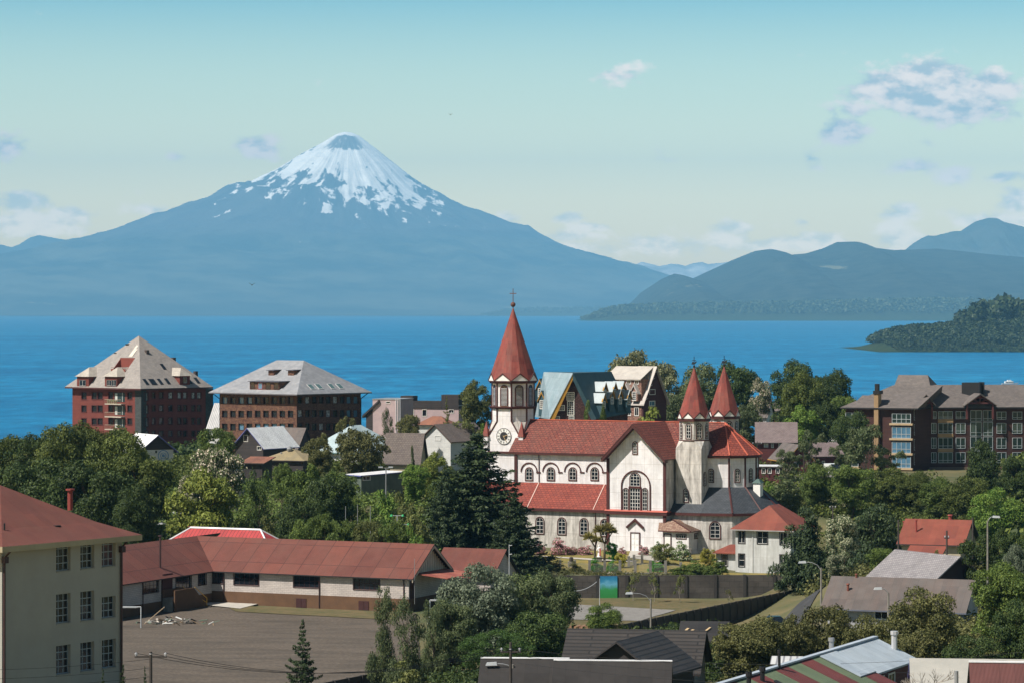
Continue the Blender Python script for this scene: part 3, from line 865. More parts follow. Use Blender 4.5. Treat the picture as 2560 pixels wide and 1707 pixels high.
def tree(key, leaf, px, pyt, wpx, Y, label, group=None, zb=None, cat=None, rot=None):
    x = (px - CX) / F * Y
    z0 = T(x, Y) - .1 if zb is None else zb
    zt = CZ - (pyt - HZ) / F * Y
    h, w = zt - z0, wpx / F * Y
    if h < .3: print('LOW TREE', label, h); h = .6
    base = key.rstrip('0123456789')
    rz = random.uniform(0, 6.28) if rot is None else rot
    root = empty(NAMES[base], (x, Y, z0), rz, label, cat or {'bush': 'bush', 'ball': 'shrub'}.get(base, 'tree'), group)
    root.scale = (w, w, h)
    me, tr = TPL[key]
    parts = [('crown' if tr else 'foliage', me)] + ([('trunk', tr)] if tr else [])
    for nm, m in parts:
        o = bpy.data.objects.new(nm, m); COL.objects.link(o); o.parent = root
        if m is me and base in ('heavy', 'round', 'blossom', 'fine') and h > 1.3 * w:      # tall tree: keep the crown round and high
            k = 1.3 * w / h; k = k + (1 - k) * .25
            o.scale = (1, 1, k); o.location = (0, 0, 1 - k)
        if m is me:
            o.material_slots[0].link = 'OBJECT'; o.material_slots[0].material = LM[leaf]
        elif base in ('open', 'sapling'):
            o.material_slots[0].link = 'OBJECT'; o.material_slots[0].material = PALEBARK
    return root

# woods on the far shores: nobody could count these trees
def woods(name, hfun, x0, x1, y0, y1, n, hmin, hmax, per, leaf, mat, seed, zmin=2.0):
    rng = np.random.default_rng(seed)
    V, Fc, off = [], [], 0
    k = 0
    while k < n:
        x, y = rng.uniform(x0, x1), rng.uniform(y0, y1)
        z = hfun(x, y)
        k += 1
        if z < zmin: continue
        h = rng.uniform(hmin, hmax) * min(1, .5 + z / (hmax * 1.2)); w = h * rng.uniform(.35, .6)
        d = fib(per, rng); d[:, 2] = np.abs(d[:, 2]) * 1.2 - .3
        C = np.array([x, y, z + h * .45]) + d * np.array([w, w, h * .55]) * rng.uniform(.6, 1.05, (per, 1))
        v, f = leaf_quads(C, d + rng.normal(size=d.shape) * .5, leaf * h * rng.uniform(.6, 1.3, per), rng, aspect=.8)
        V.append(v); Fc.append(f + off); off += len(v)
    o = np_mesh(name, np.concatenate(V), np.concatenate(Fc), mat)
    return o
fw = leafmat('leaf_far_woods', (.02, .042, .022), (.07, .09, .04), trans=.05)
fwd = leafmat('leaf_far_woods_dark', (.008, .02, .008), (.035, .055, .016), trans=.05)
o = woods('woods', h1, 690, 1300, 5640, 6150, 5200, 7, 21, 60, .12, fwd, 5, zmin=.15)
props(o, 'green wooded spit of land reaching into the lake', 'woods', kind='stuff')
def h1b(x, y): return h1(x, y) if x > 710 + abs(y - 5920) * .4 else 0
o = woods('woods', lambda x, y: h1b(x, y) * (1 if random.random() < min(1, (x - 820) / 220) else 0), 830, 1350, 5840, 6020, 420, 22, 56, 90, .11, fwd, 6, zmin=20)
props(o, 'tall dark grove on top of the wooded spit', 'woods', kind='stuff')
o = woods('woods', h2, 450, 5400, 21950, 23300, 6000, 20, 46, 26, .2, fw, 7, zmin=4)
props(o, 'hazy low wooded peninsula across the lake', 'woods', kind='stuff')
o = woods('woods', h3, -400, 3500, 39500, 41500, 1500, 25, 60, 20, .22, fw, 8, zmin=6)
props(o, 'faint blue wooded headland at the foot of the volcano', 'woods', kind='stuff')

# ---------------------------------------------------------------- building kit
class Frame:
    """local frame of a building: x along its front (to the right), y into it, turned by az degrees"""
    def __init__(s, name, px, Y, az, zb, label, cat, group=None):
        s.ox, s.oy, s.zb = (px - CX) / F * Y, Y, zb
        a = R(az); s.U = (math.cos(a), math.sin(a)); s.V = (-math.sin(a), math.cos(a))
        s.root = empty(name, (s.ox, s.oy, zb), a, label, cat, group)
    def _pt(s, px, py, t):
        return (px - CX) / F * t, t, CZ - (py - HZ) / F * t
    def _loc(s, p):
        dx, dy = p[0] - s.ox, p[1] - s.oy
        return dx * s.U[0] + dy * s.U[1], dx * s.V[0] + dy * s.V[1], p[2] - s.zb
    def hv(s, px, py, v=0.0):       # hit the plane y = v -> (x, z)
        k = (px - CX) / F
        t = (v + s.ox * s.V[0] + s.oy * s.V[1]) / (k * s.V[0] + s.V[1])
        q = s._loc(s._pt(px, py, t)); return q[0], q[2]
    def hu(s, px, py, u=0.0):       # hit the plane x = u -> (y, z)
        k = (px - CX) / F
        t = (u + s.ox * s.U[0] + s.oy * s.U[1]) / (k * s.U[0] + s.U[1])
        q = s._loc(s._pt(px, py, t)); return q[1], q[2]
    def rect(s, r, v=0.0):
        (a0, z1), (a1, z0) = s.hv(r[0], r[1], v), s.hv(r[2], r[3], v)
        return a0, a1, z0, z1
    def rects(s, r, u=0.0):
        (a0, z1), (a1, z0) = s.hu(r[0], r[1], u), s.hu(r[2], r[3], u)
        return a0, a1, z0, z1

def PF(v=0.0): return lambda a, z, d=0: (a, v - d, z)          # front plane, d outwards
def PS(u=0.0): return lambda a, z, d=0: (u + d, a, z)          # right hand side plane, a = depth
def PL_(u=0.0): return lambda a, z, d=0: (u - d, a, z)         # left hand side plane
def PB(v=0.0): return lambda a, z, d=0: (a, v + d, z)
def PG(x, y, ang):                                             # plane through (x,y), outward normal at ang from -y towards +x
    c, s_ = math.cos(ang), math.sin(ang)
    return lambda a, z, d=0: (x + a * c + d * s_, y + a * s_ - d * c, z)

def arch(a0, a1, z0, z1, n=10):
    r = (a1 - a0) / 2; c = (a0 + a1) / 2; zs = z1 - r
    return [(a0, z0), (a0, zs)] + [(c - r * math.cos(math.pi * i / n), zs + r * math.sin(math.pi * i / n)) for i in range(1, n)] + [(a1, zs), (a1, z0)]
def rectp(a0, a1, z0, z1): return [(a0, z0), (a0, z1), (a1, z1), (a1, z0)]
def grow(a0, a1, z0, z1, g): return a0 - g, a1 + g, z0 - g, z1 + g

FRM = M('window_white', (.72, .70, .66), rough=.5)
def arch_window(parent, P, a0, a1, z0, z1, trim=.16, cols=2, rows=3, d=.1, trimm=None, sill=True):
    mb = MB()
    o1, o0 = arch(*grow(a0, a1, z0, z1, trim)), arch(a0, a1, z0, z1)
    mb.band(P, o0, o1, 0, d, 0, closed=True)
    fr = min(.07, (a1 - a0) * .09)
    mb.band(P, arch(a0 + fr, a1 - fr, z0 + fr, z1 - fr), o0, 0, d * .6, 1, closed=True)
    w = .028
    for i in range(1, cols):
        a = a0 + (a1 - a0) * i / cols; mb.pbox(P, a - w, a + w, z0 + fr, z1 - fr * .8, .01, d * .5, 1)
    for i in range(1, rows):
        z = z0 + (z1 - z0) * i / rows; mb.pbox(P, a0 + fr, a1 - fr, z - w, z + w, .01, d * .45, 1)
    o = mb.build('window', [trimm or TRIM, FRM], parent)
    g = MB(); g.prism(P, arch(a0 + .01, a1 - .01, z0 + .01, z1 - .01), -.02, .02)
    g.build('pane', GLASS, o)
    return o

def rect_window(parent, P, a0, a1, z0, z1, frame=None, trim=.08, tm=None, cols=2, rows=1, d=.07, g=None, rec=0.0, w=.03, fw=.05, name='window', tilt=0):
    """frame, bars and a pane; rec > 0 sits in a recess already cut in the wall"""
    if a1 < a0: a0, a1 = a1, a0
    mb = MB(); mats = [tm or frame or FRM, frame or FRM]
    b = -rec
    if trim: mb.band(P, rectp(a0, a1, z0, z1), rectp(*grow(a0, a1, z0, z1, trim)), -.005, d, 0, closed=True)
    mb.band(P, rectp(a0 + fw, a1 - fw, z0 + fw, z1 - fw), rectp(a0 + .003, a1 - .003, z0 + .003, z1 - .003), b, b + d * .6, 1, closed=True)
    for i in range(1, cols):
        a = a0 + (a1 - a0) * i / cols; mb.pbox(P, a - w, a + w, z0 + fw, z1 - fw, b + .012, b + d * .5, 1)
    for i in range(1, rows):
        z = z0 + (z1 - z0) * i / rows; mb.pbox(P, a0 + fw, a1 - fw, z - w, z + w, b + .012, b + d * .45, 1)
    o = mb.build(name, mats, parent)
    gm = MB(); gm.prism(P, rectp(a0 + .006, a1 - .006, z0 + .006, z1 - .006), b - .02, b + .01)
    gm.build('pane', g or GLASS, o)
    return o

def wall_holes(mb, P, a0, a1, z0, z1, ops, rec, mi=0):
    """wall sheet with rectangular openings and their reveals"""
    A = sorted({a0, a1, *[x for o in ops for x in (o[0], o[1])]})
    Zs = sorted({z0, z1, *[x for o in ops for x in (o[2], o[3])]})
    A = [x for x in A if a0 <= x <= a1]; Zs = [x for x in Zs if z0 <= x <= z1]
    for i in range(len(A) - 1):
        for j in range(len(Zs) - 1):
            ca, cz = (A[i] + A[i + 1]) / 2, (Zs[j] + Zs[j + 1]) / 2
            if any(o[0] < ca < o[1] and o[2] < cz < o[3] for o in ops): continue
            mb.poly([P(A[i], Zs[j], 0), P(A[i + 1], Zs[j], 0), P(A[i + 1], Zs[j + 1], 0), P(A[i], Zs[j + 1], 0)], mi)
    for o in ops:
        q = [(o[0], o[2]), (o[1], o[2]), (o[1], o[3]), (o[0], o[3])]
        for k in range(4):
            p, r = q[k], q[(k + 1) % 4]
            mb.poly([P(*p, 0), P(*r, 0), P(*r, -rec), P(*p, -rec)], mi)

def roof_shape(mb, kind, x0, x1, y0, y1, ze, rise, o=.5, t=.16, mi=0, me=1, og=None, ridge=None):
    """thick roof over a rectangle, me = material of fascia and soffit"""
    og = o if og is None else og
    if kind in ('gu', 'gv'):
        if kind == 'gu':
            m = (y0 + y1) / 2; s = rise / (m - y0); d = o * s
            mb.slab([(x0 - og, y0 - o, ze - d + t), (x1 + og, y0 - o, ze - d + t), (x1 + og, m, ze + rise + t), (x0 - og, m, ze + rise + t)], t, mi, me)
            mb.slab([(x0 - og, m + .004, ze + rise + t), (x1 + og, m + .004, ze + rise + t), (x1 + og, y1 + o, ze - d + t), (x0 - og, y1 + o, ze - d + t)], t, mi, me)
        else:
            m = (x0 + x1) / 2; s = rise / (m - x0); d = o * s
            mb.slab([(x0 - o, y0 - og, ze - d + t), (m, y0 - og, ze + rise + t), (m, y1 + og, ze + rise + t), (x0 - o, y1 + og, ze - d + t)], t, mi, me)
            mb.slab([(m + .004, y0 - og, ze + rise + t), (x1 + o, y0 - og, ze - d + t), (x1 + o, y1 + og, ze - d + t), (m + .004, y1 + og, ze + rise + t)], t, mi, me)
    elif kind == 'hip':
        X0, X1, Y0, Y1 = x0 - o, x1 + o, y0 - o, y1 + o
        L, W = X1 - X0, Y1 - Y0
        if ridge is None: ridge = max(L, W) - min(L, W)
        if L >= W: rp = [((X0 + X1) / 2 - ridge / 2, (Y0 + Y1) / 2), ((X0 + X1) / 2 + ridge / 2, (Y0 + Y1) / 2)]
        else: rp = [((X0 + X1) / 2, (Y0 + Y1) / 2 - ridge / 2), ((X0 + X1) / 2, (Y0 + Y1) / 2 + ridge / 2)]
        zt = ze + t; zr = ze + rise + t
        a, b, c, d = (X0, Y0, zt), (X1, Y0, zt), (X1, Y1, zt), (X0, Y1, zt)
        r0, r1 = (*rp[0], zr), (*rp[1], zr)
        if L >= W: fs = [[a, b, r1, r0], [b, c, r1], [c, d, r0, r1], [d, a, r0]]
        else: fs = [[a, b, r0], [b, c, r1, r0], [c, d, r1], [d, a, r0, r1]]
        for f_ in fs:
            f2 = []
            for p in f_:
                if not f2 or (Vector(p) - Vector(f2[-1])).length > 1e-4: f2.append(p)
            if (Vector(f2[0]) - Vector(f2[-1])).length < 1e-4: f2.pop()
            mb.poly(f2, mi)
        low = [(p[0], p[1], ze) for p in (a, b, c, d)]; top = [a, b, c, d]
        for i in range(4):
            j = (i + 1) % 4; mb.poly([low[i], low[j], top[j], top[i]], me)
        mb.poly(low[::-1], me)
        return rp, zr
    elif kind == 'shedf':     # falls to the front
        s = rise / (y1 - y0)
        mb.slab([(x0 - og, y0 - o, ze - o * s + t), (x1 + og, y0 - o, ze - o * s + t), (x1 + og, y1 + o, ze + rise + o * s + t), (x0 - og, y1 + o, ze + rise + o * s + t)], t, mi, me)
    elif kind == 'shedr':     # falls to the right
        s = rise / (x1 - x0)
        mb.slab([(x0 - o, y0 - og, ze + rise + o * s + t), (x1 + o, y0 - og, ze - o * s + t), (x1 + o, y1 + og, ze - o * s + t), (x0 - o, y1 + og, ze + rise + o * s + t)], t, mi, me)
    elif kind == 'flat':
        mb.box(x0 - o, x1 + o, y0 - o, y1 + o, ze, ze + t, mi)

RIDGE = M('ridge_cap', (.5, .48, .45), rough=.5)
def house(name, label, cat, c, Y, az, pxl, pxr, zb, roof, rise, wm, rm, o=.5, me=None, og=None, t=.16, wf=(), ws=(), rec=.12, gm=None, frame=None, tm=None, trim=.08,
          doors=(), chim=(), group=None, ridge=None, L=None, W=None, gable_m=None, cols=2, rows=1, cap=None, below=1.0):
    """c: pixel of the nearest upper wall corner; pxl / pxr: pixels where the front / the right side end; wf / ws: windows as pixel rectangles"""
    fr = Frame(name, c[0], Y, az, zb, label, cat, group)
    ze = CZ - (c[1] - HZ) / F * Y - zb
    L = L or -fr.hv(pxl, c[1])[0]; W = W or fr.hu(pxr, c[1])[0]
    me = me or TRIM
    root = fr.root
    mb = MB()
    of = [tuple(fr.rect(r[:4])) for r in wf]; osd = [tuple(fr.rects(r[:4])) for r in ws]
    of = [(min(a, b), max(a, b), z0, z1) for a, b, z0, z1 in of]
    wall_holes(mb, PF(0), -L, 0, -below, ze, of, rec)
    wall_holes(mb, PS(0), 0, W, -below, ze, osd, rec)
    mb.poly([(-L, 0, -below), (-L, W, -below), (-L, W, ze), (-L, 0, ze)]); mb.poly([(-L, W, -below), (0, W, -below), (0, W, ze), (-L, W, ze)])
    mb.poly([(-L, 0, ze - .01), (0, 0, ze - .01), (0, W, ze - .01), (-L, W, ze - .01)])
    mg = gable_m or wm
    if roof == 'gu':
        for x in (-L, 0): mb.poly([(x, 0, ze), (x, W, ze), (x, W / 2, ze + rise)], 1)
    if roof == 'gv':
        for y in (0, W): mb.poly([(-L, y, ze), (0, y, ze), (-L / 2, y, ze + rise)], 1)
    if roof == 'shedf':
        mb.poly([(-L, 0, ze), (-L, W, ze), (-L, W, ze + rise)], 1); mb.poly([(0, 0, ze), (0, W, ze), (0, W, ze + rise)], 1); mb.poly([(-L, W, ze), (0, W, ze), (0, W, ze + rise), (-L, W, ze + rise)], 1)
    if roof == 'shedr':
        mb.poly([(-L, 0, ze), (0, 0, ze), (-L, 0, ze + rise)], 1); mb.poly([(-L, W, ze), (0, W, ze), (-L, W, ze + rise)], 1); mb.poly([(-L, 0, ze), (-L, W, ze), (-L, W, ze + rise), (-L, 0, ze + rise)], 1)
    mb.build('wall', [wm, mg], root, fix=False)
    rb = MB()
    roof_shape(rb, roof, -L, 0, 0, W, ze, rise, o, t, 0, 1, og, ridge)
    ro = rb.build('roof', [rm, me], root)
    if cap:
        cb = MB()
        if roof == 'gu': cb.box(-L - o, o, W / 2 - .14, W / 2 + .14, ze + rise + t - .02, ze + rise + t + .06)
        elif roof == 'gv': cb.box(-L / 2 - .14, -L / 2 + .14, -o, W + o, ze + rise + t - .02, ze + rise + t + .06)
        if cb.v: cb.build('ridge_cap', cap, ro)
    for r, op in zip(wf, of):
        c_, r_ = (r[4], r[5]) if len(r) > 5 else (cols, rows)
        rect_window(root, PF(0), *op, rec=rec, trim=trim, tm=tm, frame=frame, g=(r[6] if len(r) > 6 else gm), cols=c_, rows=r_)
    for r, op in zip(ws, osd):
        c_, r_ = (r[4], r[5]) if len(r) > 5 else (cols, rows)
        rect_window(root, PS(0), *op, rec=rec, trim=trim, tm=tm, frame=frame, g=(r[6] if len(r) > 6 else gm), cols=c_, rows=r_)
    for dr in doors:
        a0, a1, z0, z1 = fr.rect(dr[:4]); db = MB(); db.pbox(PF(0), a0, a1, z0, z1, 0, .07); db.build('door', dr[4] if len(dr) > 4 else WHITE, root)
    for (px, pt, pb, r, m, vy) in chim:      # chimney pipe standing on the roof at depth vy
        x, z1 = fr.hv(px, pt, vy); _, z0 = fr.hv(px, pb, vy)
        cbm = MB(); cbm.tube((x, vy, z0 - .5), (x, vy, z1), r, n=8); cbm.tube((x, vy, z1 - .02), (x, vy, z1 + .12), r * 1.5, r * 1.2, n=8)
        cbm.build('chimney', m, ro)
    fr.L, fr.W, fr.ze = L, W, ze
    fr.roof = ro
    return fr

def pole(name, px, pt, Y, label, r=.12, m=None, cat='pole', pb=None, zb=None, group=None, n=8):
    x = (px - CX) / F * Y
    zb = (CZ - (pb - HZ) / F * Y) if pb else (T(x, Y) if zb is None else zb)
    zt = CZ - (pt - HZ) / F * Y
    root = empty(name, (x, Y, zb), 0, label, cat, group)
    mb = MB(); mb.tube((0, 0, -.3), (0, 0, zt - zb), r, r * .7, n=n)
    mb.build('post', m or CONC, root, smooth=False)
    return root, zt - zb, Y / F

# ---------------------------------------------------------------- the church
ch = Frame('church', 1517.5, 523, -27, 35.3, 'large white metal-clad church with red roofs, a tall clock tower spire and two smaller turrets', 'church')
C0 = ch.root
VC, VA, VN, AX = 6.2, 2.0, 17.2, 11.7          # clerestory wall, aisle wall, far clerestory wall, axis
HWR = 5.5
zEave = ch.hv(1400, 1131, VC - .5)[1]
zRidge = ch.hv(1400, 1049, AX)[1]
zAT = ch.hv(1420, 1207, VC)[1]                  # top of aisle roof
zAB = ch.hv(1420, 1272, VA - .45)[1]            # aisle eave
uT = ch.hv(1664, 1300, 0)[0]                    # width of transept
zTE = ch.hv(1515, 1138, 0)[1] + .1
zTR = ch.hv(1588, 1057, -.3)[1]
uTow0, uTow1 = -26.8, -20.0
UA = 16.2                                       # centre of the apse
print('church', zEave, zRidge, zAT, zAB, uT, zTE, zTR)
RS = (zRidge - zEave) / (AX - VC + .5)
zW = zEave - .1 + .5 * RS                       # wall top under the roof
def cobj(name, mb, mats, parent=C0, **k): return mb.build(name, mats, parent, **k)

# nave walls with clerestory, aisle walls
mb = MB()
for v, s in ((VC, 1), (VN, -1)):
    mb.poly([(uTow1, v, zAT - .6), (UA, v, zAT - .6), (UA, v, zW), (uTow1, v, zW)])
cobj('clerestory_wall', mb, CH_WALL, fix=False)
mb = MB()
mb.poly([(-27.5, VA, -1.5), (.5, VA, -1.5), (.5, VA, zAB + .3), (-27.5, VA, zAB + .3)])
mb.poly([(-27.5, VA, -1.5), (-27.5, 2 * AX - VA, -1.5), (-27.5, 2 * AX - VA, zAB + .3), (-27.5, 2 * AX - VA - 4.2, zAT), (-27.5, VA + 4.2, zAT), (-27.5, VA, zAB + .3)])
mb.poly([(-27.5, 2 * AX - VA, -1.5), (UA, 2 * AX - VA, -1.5), (UA, 2 * AX - VA, zAB + .3), (-27.5, 2 * AX - VA, zAB + .3)])
mb.poly([(uT - .1, VA, -1.5), (UA, VA, -1.5), (UA, VA, zAB + .3), (uT - .1, VA, zAB + .3)])
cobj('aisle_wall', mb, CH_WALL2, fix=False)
# nave roof
mb = MB()
o = .5
for sgn in (1, -1):
    e = AX - sgn * (HWR + o)
    pts = [(uTow1 - 1.2, e, zEave), (UA, e, zEave), (UA, AX - sgn * .003, zRidge), (uTow1 - 1.2, AX - sgn * .003, zRidge)]
    mb.slab(pts if sgn > 0 else pts[::-1], .14, 0, 1)
nroof = cobj('nave_roof', mb, [CH_ROOF, TRIM])
mb = MB(); mb.box(uTow1 - 1.2, UA, AX - .14, AX + .14, zRidge - .03, zRidge + .12)
cobj('ridge_cap', mb, M('ridge_red', (.5, .12, .07), rough=.7), nroof)
mb = MB()
mb.box(uTow1 + .02, .0, VC - .62, VC + .0, zEave - .42, zEave - .16)
mb.box(uTow1 - .3, uTow1 + .25, VC - .16, VC + .3, zAT - 3, zEave - .42)
mb.box(-.42, -.02, VC - .12, VC + .1, zAT, zEave - .42)
x = ch.hv(1348, 1150, VC)[0]
mb.tube((x, VC - .12, zAT + .1), (x, VC - .12, zEave - .4), .07, n=6)
cobj('eave_trim', mb, TRIM)
# aisle roofs
mb = MB()
sl = (zAT - zAB) / (VC - VA + .45)
mb.slab([(-27.9, VA - .45, zAB), (-.01, VA - .45, zAB), (-.01, VC + .02, zAT), (-27.9, VC + .02, zAT)], .14, 0, 1)
mb.slab([(-27.9, 2 * AX - VC, zAT), (-.01, 2 * AX - VC, zAT), (-.01, 2 * AX - VA + .45, zAB), (-27.9, 2 * AX - VA + .45, zAB)], .14, 0, 1)
aroof = cobj('aisle_roof', mb, [CH_ROOF2, TRIM])
for p in (1348, 1512):
    mb = MB()
    (ua, za) = ch.hv(p, 1209, VC)
    mb.hexa([(ua - .07, VA - .4, zAB + .02), (ua + .07, VA - .4, zAB + .02), (ua + .07, VC - .05, zAT - .03), (ua - .07, VC - .05, zAT - .03),
             (ua - .07, VA - .4, zAB + .12), (ua + .07, VA - .4, zAB + .12), (ua + .07, VC - .05, zAT + .07), (ua - .07, VC - .05, zAT + .07)])
    cobj('roof_batten', mb, M('roof_batten', (.62, .42, .36), rough=.7), aroof)
mb = MB()
mb.box(-27.6, -.3, VA - .5, VA + .02, zAB - .42, zAB - .16)
u_ = ch.hv(1489, 1300, VA)[0]
mb.tube((u_, VA - .1, -.5), (u_, VA - .1, zAB - .4), .07, n=6)
cobj('eave_trim', mb, TRIM)
# clerestory windows with linked arches
for px in (1323, 1377.5, 1432, 1487):
    a, z = ch.hv(px, 1184, VC)
    arch_window(C0, PF(VC), a - .62, a + .62, ch.hv(px, 1198.5, VC)[1], ch.hv(px, 1169, VC)[1], trim=.17, rows=3)
    zt = ch.hv(px, 1154.5, VC)[1]; zs = ch.hv(px, 1176, VC)[1] + .0; rr = zt - zs
    rr = 1.62
    m2 = MB()
    n = 14
    out = [(a - rr * math.cos(math.pi * i / n), zt - rr + rr * math.sin(math.pi * i / n)) for i in range(n + 1)]
    inn = [(a - (rr - .2) * math.cos(math.pi * i / n), zt - rr + (rr - .2) * math.sin(math.pi * i / n)) for i in range(n + 1)]
    out = [(a - rr, zs - .15)] + out + [(a + rr, zs - .15)]; inn = [(a - rr + .2, zs - .15)] + inn + [(a + rr - .2, zs - .15)]
    m2.band(PF(VC), inn, out, 0, .12)
    m2.pbox(PF(VC), a + rr - .25, a + rr + .55, zs - .3, zs - .12, .0, .14)
    cobj('blind_arch', m2, TRIM)
for px in (1240, 1295, 1350, 1405, 1460, 1512):
    a, z = ch.hv(px, 1300, VA)
    arch_window(C0, PF(VA), a - .68, a + .68, ch.hv(1400, 1334, VA)[1], ch.hv(1400, 1294, VA)[1], trim=.16, rows=4)
# transept
mb = MB()
m = uT / 2
zc0, zc1 = ch.hv(1590, 1286, 0)[1], ch.hv(1590, 1278, 0)[1]
mb.poly([(0, 0, -1.5), (uT, 0, -1.5), (uT, 0, zTE), (m, 0, zTR - .35), (0, 0, zTE)])
cobj('transept_wall', mb, CH_WALL, fix=False)
mb = MB()
mb.poly([(0, 2 * AX, -1.5), (uT, 2 * AX, -1.5), (uT, 2 * AX, zTE), (m, 2 * AX, zTR - .35), (0, 2 * AX, zTE)])
mb.poly([(0, 0, -1.5), (0, 2 * AX, -1.5), (0, 2 * AX, zTE), (0, 0, zTE)])
mb.poly([(uT, 0, -1.5), (uT, 2 * AX, -1.5), (uT, 2 * AX, zTE), (uT, 0, zTE)])
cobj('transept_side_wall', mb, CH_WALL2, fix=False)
mb = MB(); og = 1.4; o = .45; s = (zTR - zTE) / m
mb.slab([(-o, -og, zTE - o * s), (m, -og, zTR), (m, 2 * AX + og, zTR), (-o, 2 * AX + og, zTE - o * s)], .16, 0, 1)
mb.slab([(m + .004, -og, zTR), (uT + o, -og, zTE - o * s), (uT + o, 2 * AX + og, zTE - o * s), (m + .004, 2 * AX + og, zTR)], .16, 0, 1)
cobj('transept_roof', mb, [CH_ROOF, TRIM])
mb = MB()
P = PF(-.02)
for sg in (1, -1):     # rake boards
    x0 = m - sg * (m + o); q = [(x0, zTE - o * s - .16), (m, zTR - .16), (m, zTR - .72), (x0 + sg * .0, zTE - o * s - .62)]
    mb.prism(P, q, .1, og - .06, 0, back=True)
mb.pbox(PF(0), -.06, .46, -1.2, zTE - .5, -.1, .12); mb.pbox(PF(0), uT - .42, uT + .07, -1.2, zTE - .5, -.1, .12)
mb.pbox(PF(0), -.25, uT + .3, zc0, zc1, 0, .35)
mb.box(uT - .1, uT + .14, .1, 3.5, zTE - .62, zTE - .32)
mb.box(uT + .0, uT + .34, -.34, 3.6, zc0, zc1)
cobj('transept_trim', mb, TRIM)
mb = MB(); mb.hexa([(-.3, -.42, zc1), (uT + .4, -.42, zc1), (uT + .4, 0, zc1 + .25), (-.3, 0, zc1 + .25), (-.3, -.42, zc1 + .04), (uT + .4, -.42, zc1 + .04), (uT + .4, 0, zc1 + .3), (-.3, 0, zc1 + .3)])
mb.hexa([(uT + .0, -.42, zc1), (uT + .42, -.42, zc1), (uT + .42, 3.6, zc1), (uT + .0, 3.6, zc1 + .25), (uT, -.42, zc1 + .04), (uT + .42, -.42, zc1 + .04), (uT + .42, 3.6, zc1 + .04), (uT, 3.6, zc1 + .3)])
cobj('cornice_cap', mb, M('cornice_red', (.42, .11, .08), rough=.7))
# great arched window
P = PF(0)
def H(px, py, v=0): return ch.hv(px, py, v)
aL, aR = H(1553, 1270)[0], H(1627, 1270)[0]
zT_, zB_ = H(1590, 1174)[1], H(1590, 1276)[1]
mb = MB()
mb.band(P, arch(aL + .2, aR - .2, zB_, zT_ - .2, 16), arch(aL, aR, zB_, zT_, 16), 0, .16)
a1_, a2_ = H(1573.5, 1250)[0], H(1602.5, 1250)[0]
zm = H(1588, 1216)[1]
mb.pbox(P, a1_, a2_, zm - .22, zm + .1, 0, .2)
mb.pbox(P, a1_ - .1, a1_ + .12, zB_, zm, 0, .14); mb.pbox(P, a2_ - .12, a2_ + .1, zB_, zm, 0, .14)
cobj('great_arch', mb, TRIM)
arch_window(C0, P, a1_ + .16, a2_ - .16, zm + .12, H(1588, 1182)[1], trim=.14, cols=3, rows=4)
rect_window(C0, P, a1_ + .14, a2_ - .14, zB_ + .05, zm - .24, trim=0, cols=4, rows=6, d=.12, w=.035)
for (p0, p1) in ((1559, 1570.5), (1606.5, 1618.5)):
    arch_window(C0, P, H(p0, 1250)[0], H(p1, 1250)[0], zB_ + .1, H(p0, 1220)[1], trim=.14, cols=2, rows=6)
a = H(1588, 1120)[0]
arch_window(C0, P, a - .36, a + .36, H(1588, 1133)[1], H(1588, 1104)[1], trim=.15, cols=2, rows=4)
# door with a chevron hood
a0, a1 = H(1578.5, 1350)[0], H(1598.5, 1350)[0]; z0, z1 = 0, H(1588, 1332)[1]
mb = MB(); mb.pbox(P, a0, a1, z0, z1, 0, .06)
dd = MB()
for i in range(2):
    for j in range(3):
        w_ = (a1 - a0) / 2; h_ = (z1 - z0) / 3
        dd.pbox(P, a0 + i * w_ + .1, a0 + (i + 1) * w_ - .1, z0 + j * h_ + .12, z0 + (j + 1) * h_ - .1, .06, .11)
door = cobj('door', mb, WHITE); cobj('door_panel', dd, M('door_panel_white', (.85, .85, .86), rough=.5), door)
mb = MB(); mb.band(P, [(a0, z0), (a0, z1), (a1, z1), (a1, z0)], [(a0 - .17, z0), (a0 - .17, z1 + .17), (a1 + .17, z1 + .17), (a1 + .17, z0)], 0, .13)
cobj('door_frame', mb, TRIM, door)
mb = MB(); ac = (a0 + a1) / 2; za, zb2 = H(1588, 1295)[1], H(1588, 1317)[1]; hw = H(1610, 1316)[0] - ac
mb.band(P, [(ac - hw + .1, zb2 - .2), (ac, za - .42), (ac + hw - .1, zb2 - .2)], [(ac - hw - .05, zb2 + .08), (ac, za), (ac + hw + .05, zb2 + .08)], 0, .35)
cobj('door_hood', mb, TRIM)
mb = MB(); mb.box(a0 - .5, a1 + .5, -1.4, -.02, -.6, -.02); mb.box(a0 - .8, a1 + .8, -2.4, -.6, -.6, -.18)
cobj('doorstep', mb, CONC)

def octa(cx, cy, apo, k=8, off=0):
    Rr = apo / math.cos(math.pi / k)
    return [(cx + Rr * math.sin(math.pi / k * (2 * i + 1) + off), cy - Rr * math.cos(math.pi / k * (2 * i + 1) + off)) for i in range(k)]
def ring(mb, poly, z0, z1, mi=0, scale=1.0, c=None, top=False):
    n = len(poly); c = c or (sum(p[0] for p in poly) / n, sum(p[1] for p in poly) / n)
    q = [(c[0] + (p[0] - c[0]) * scale, c[1] + (p[1] - c[1]) * scale) for p in poly]
    for i in range(n):
        j = (i + 1) % n
        mb.poly([(*poly[i], z0), (*poly[j], z0), (*q[j], z1), (*q[i], z1)], mi)
    if top: mb.poly([(*p, z1) for p in q], mi)
    return q
def face_plane(poly, i):
    n = len(poly); p, q = Vector(poly[i]), Vector(poly[(i + 1) % n])
    m_ = (p + q) / 2; d = (q - p)
    return PG(m_.x, m_.y, math.atan2(d.y, d.x)), d.length
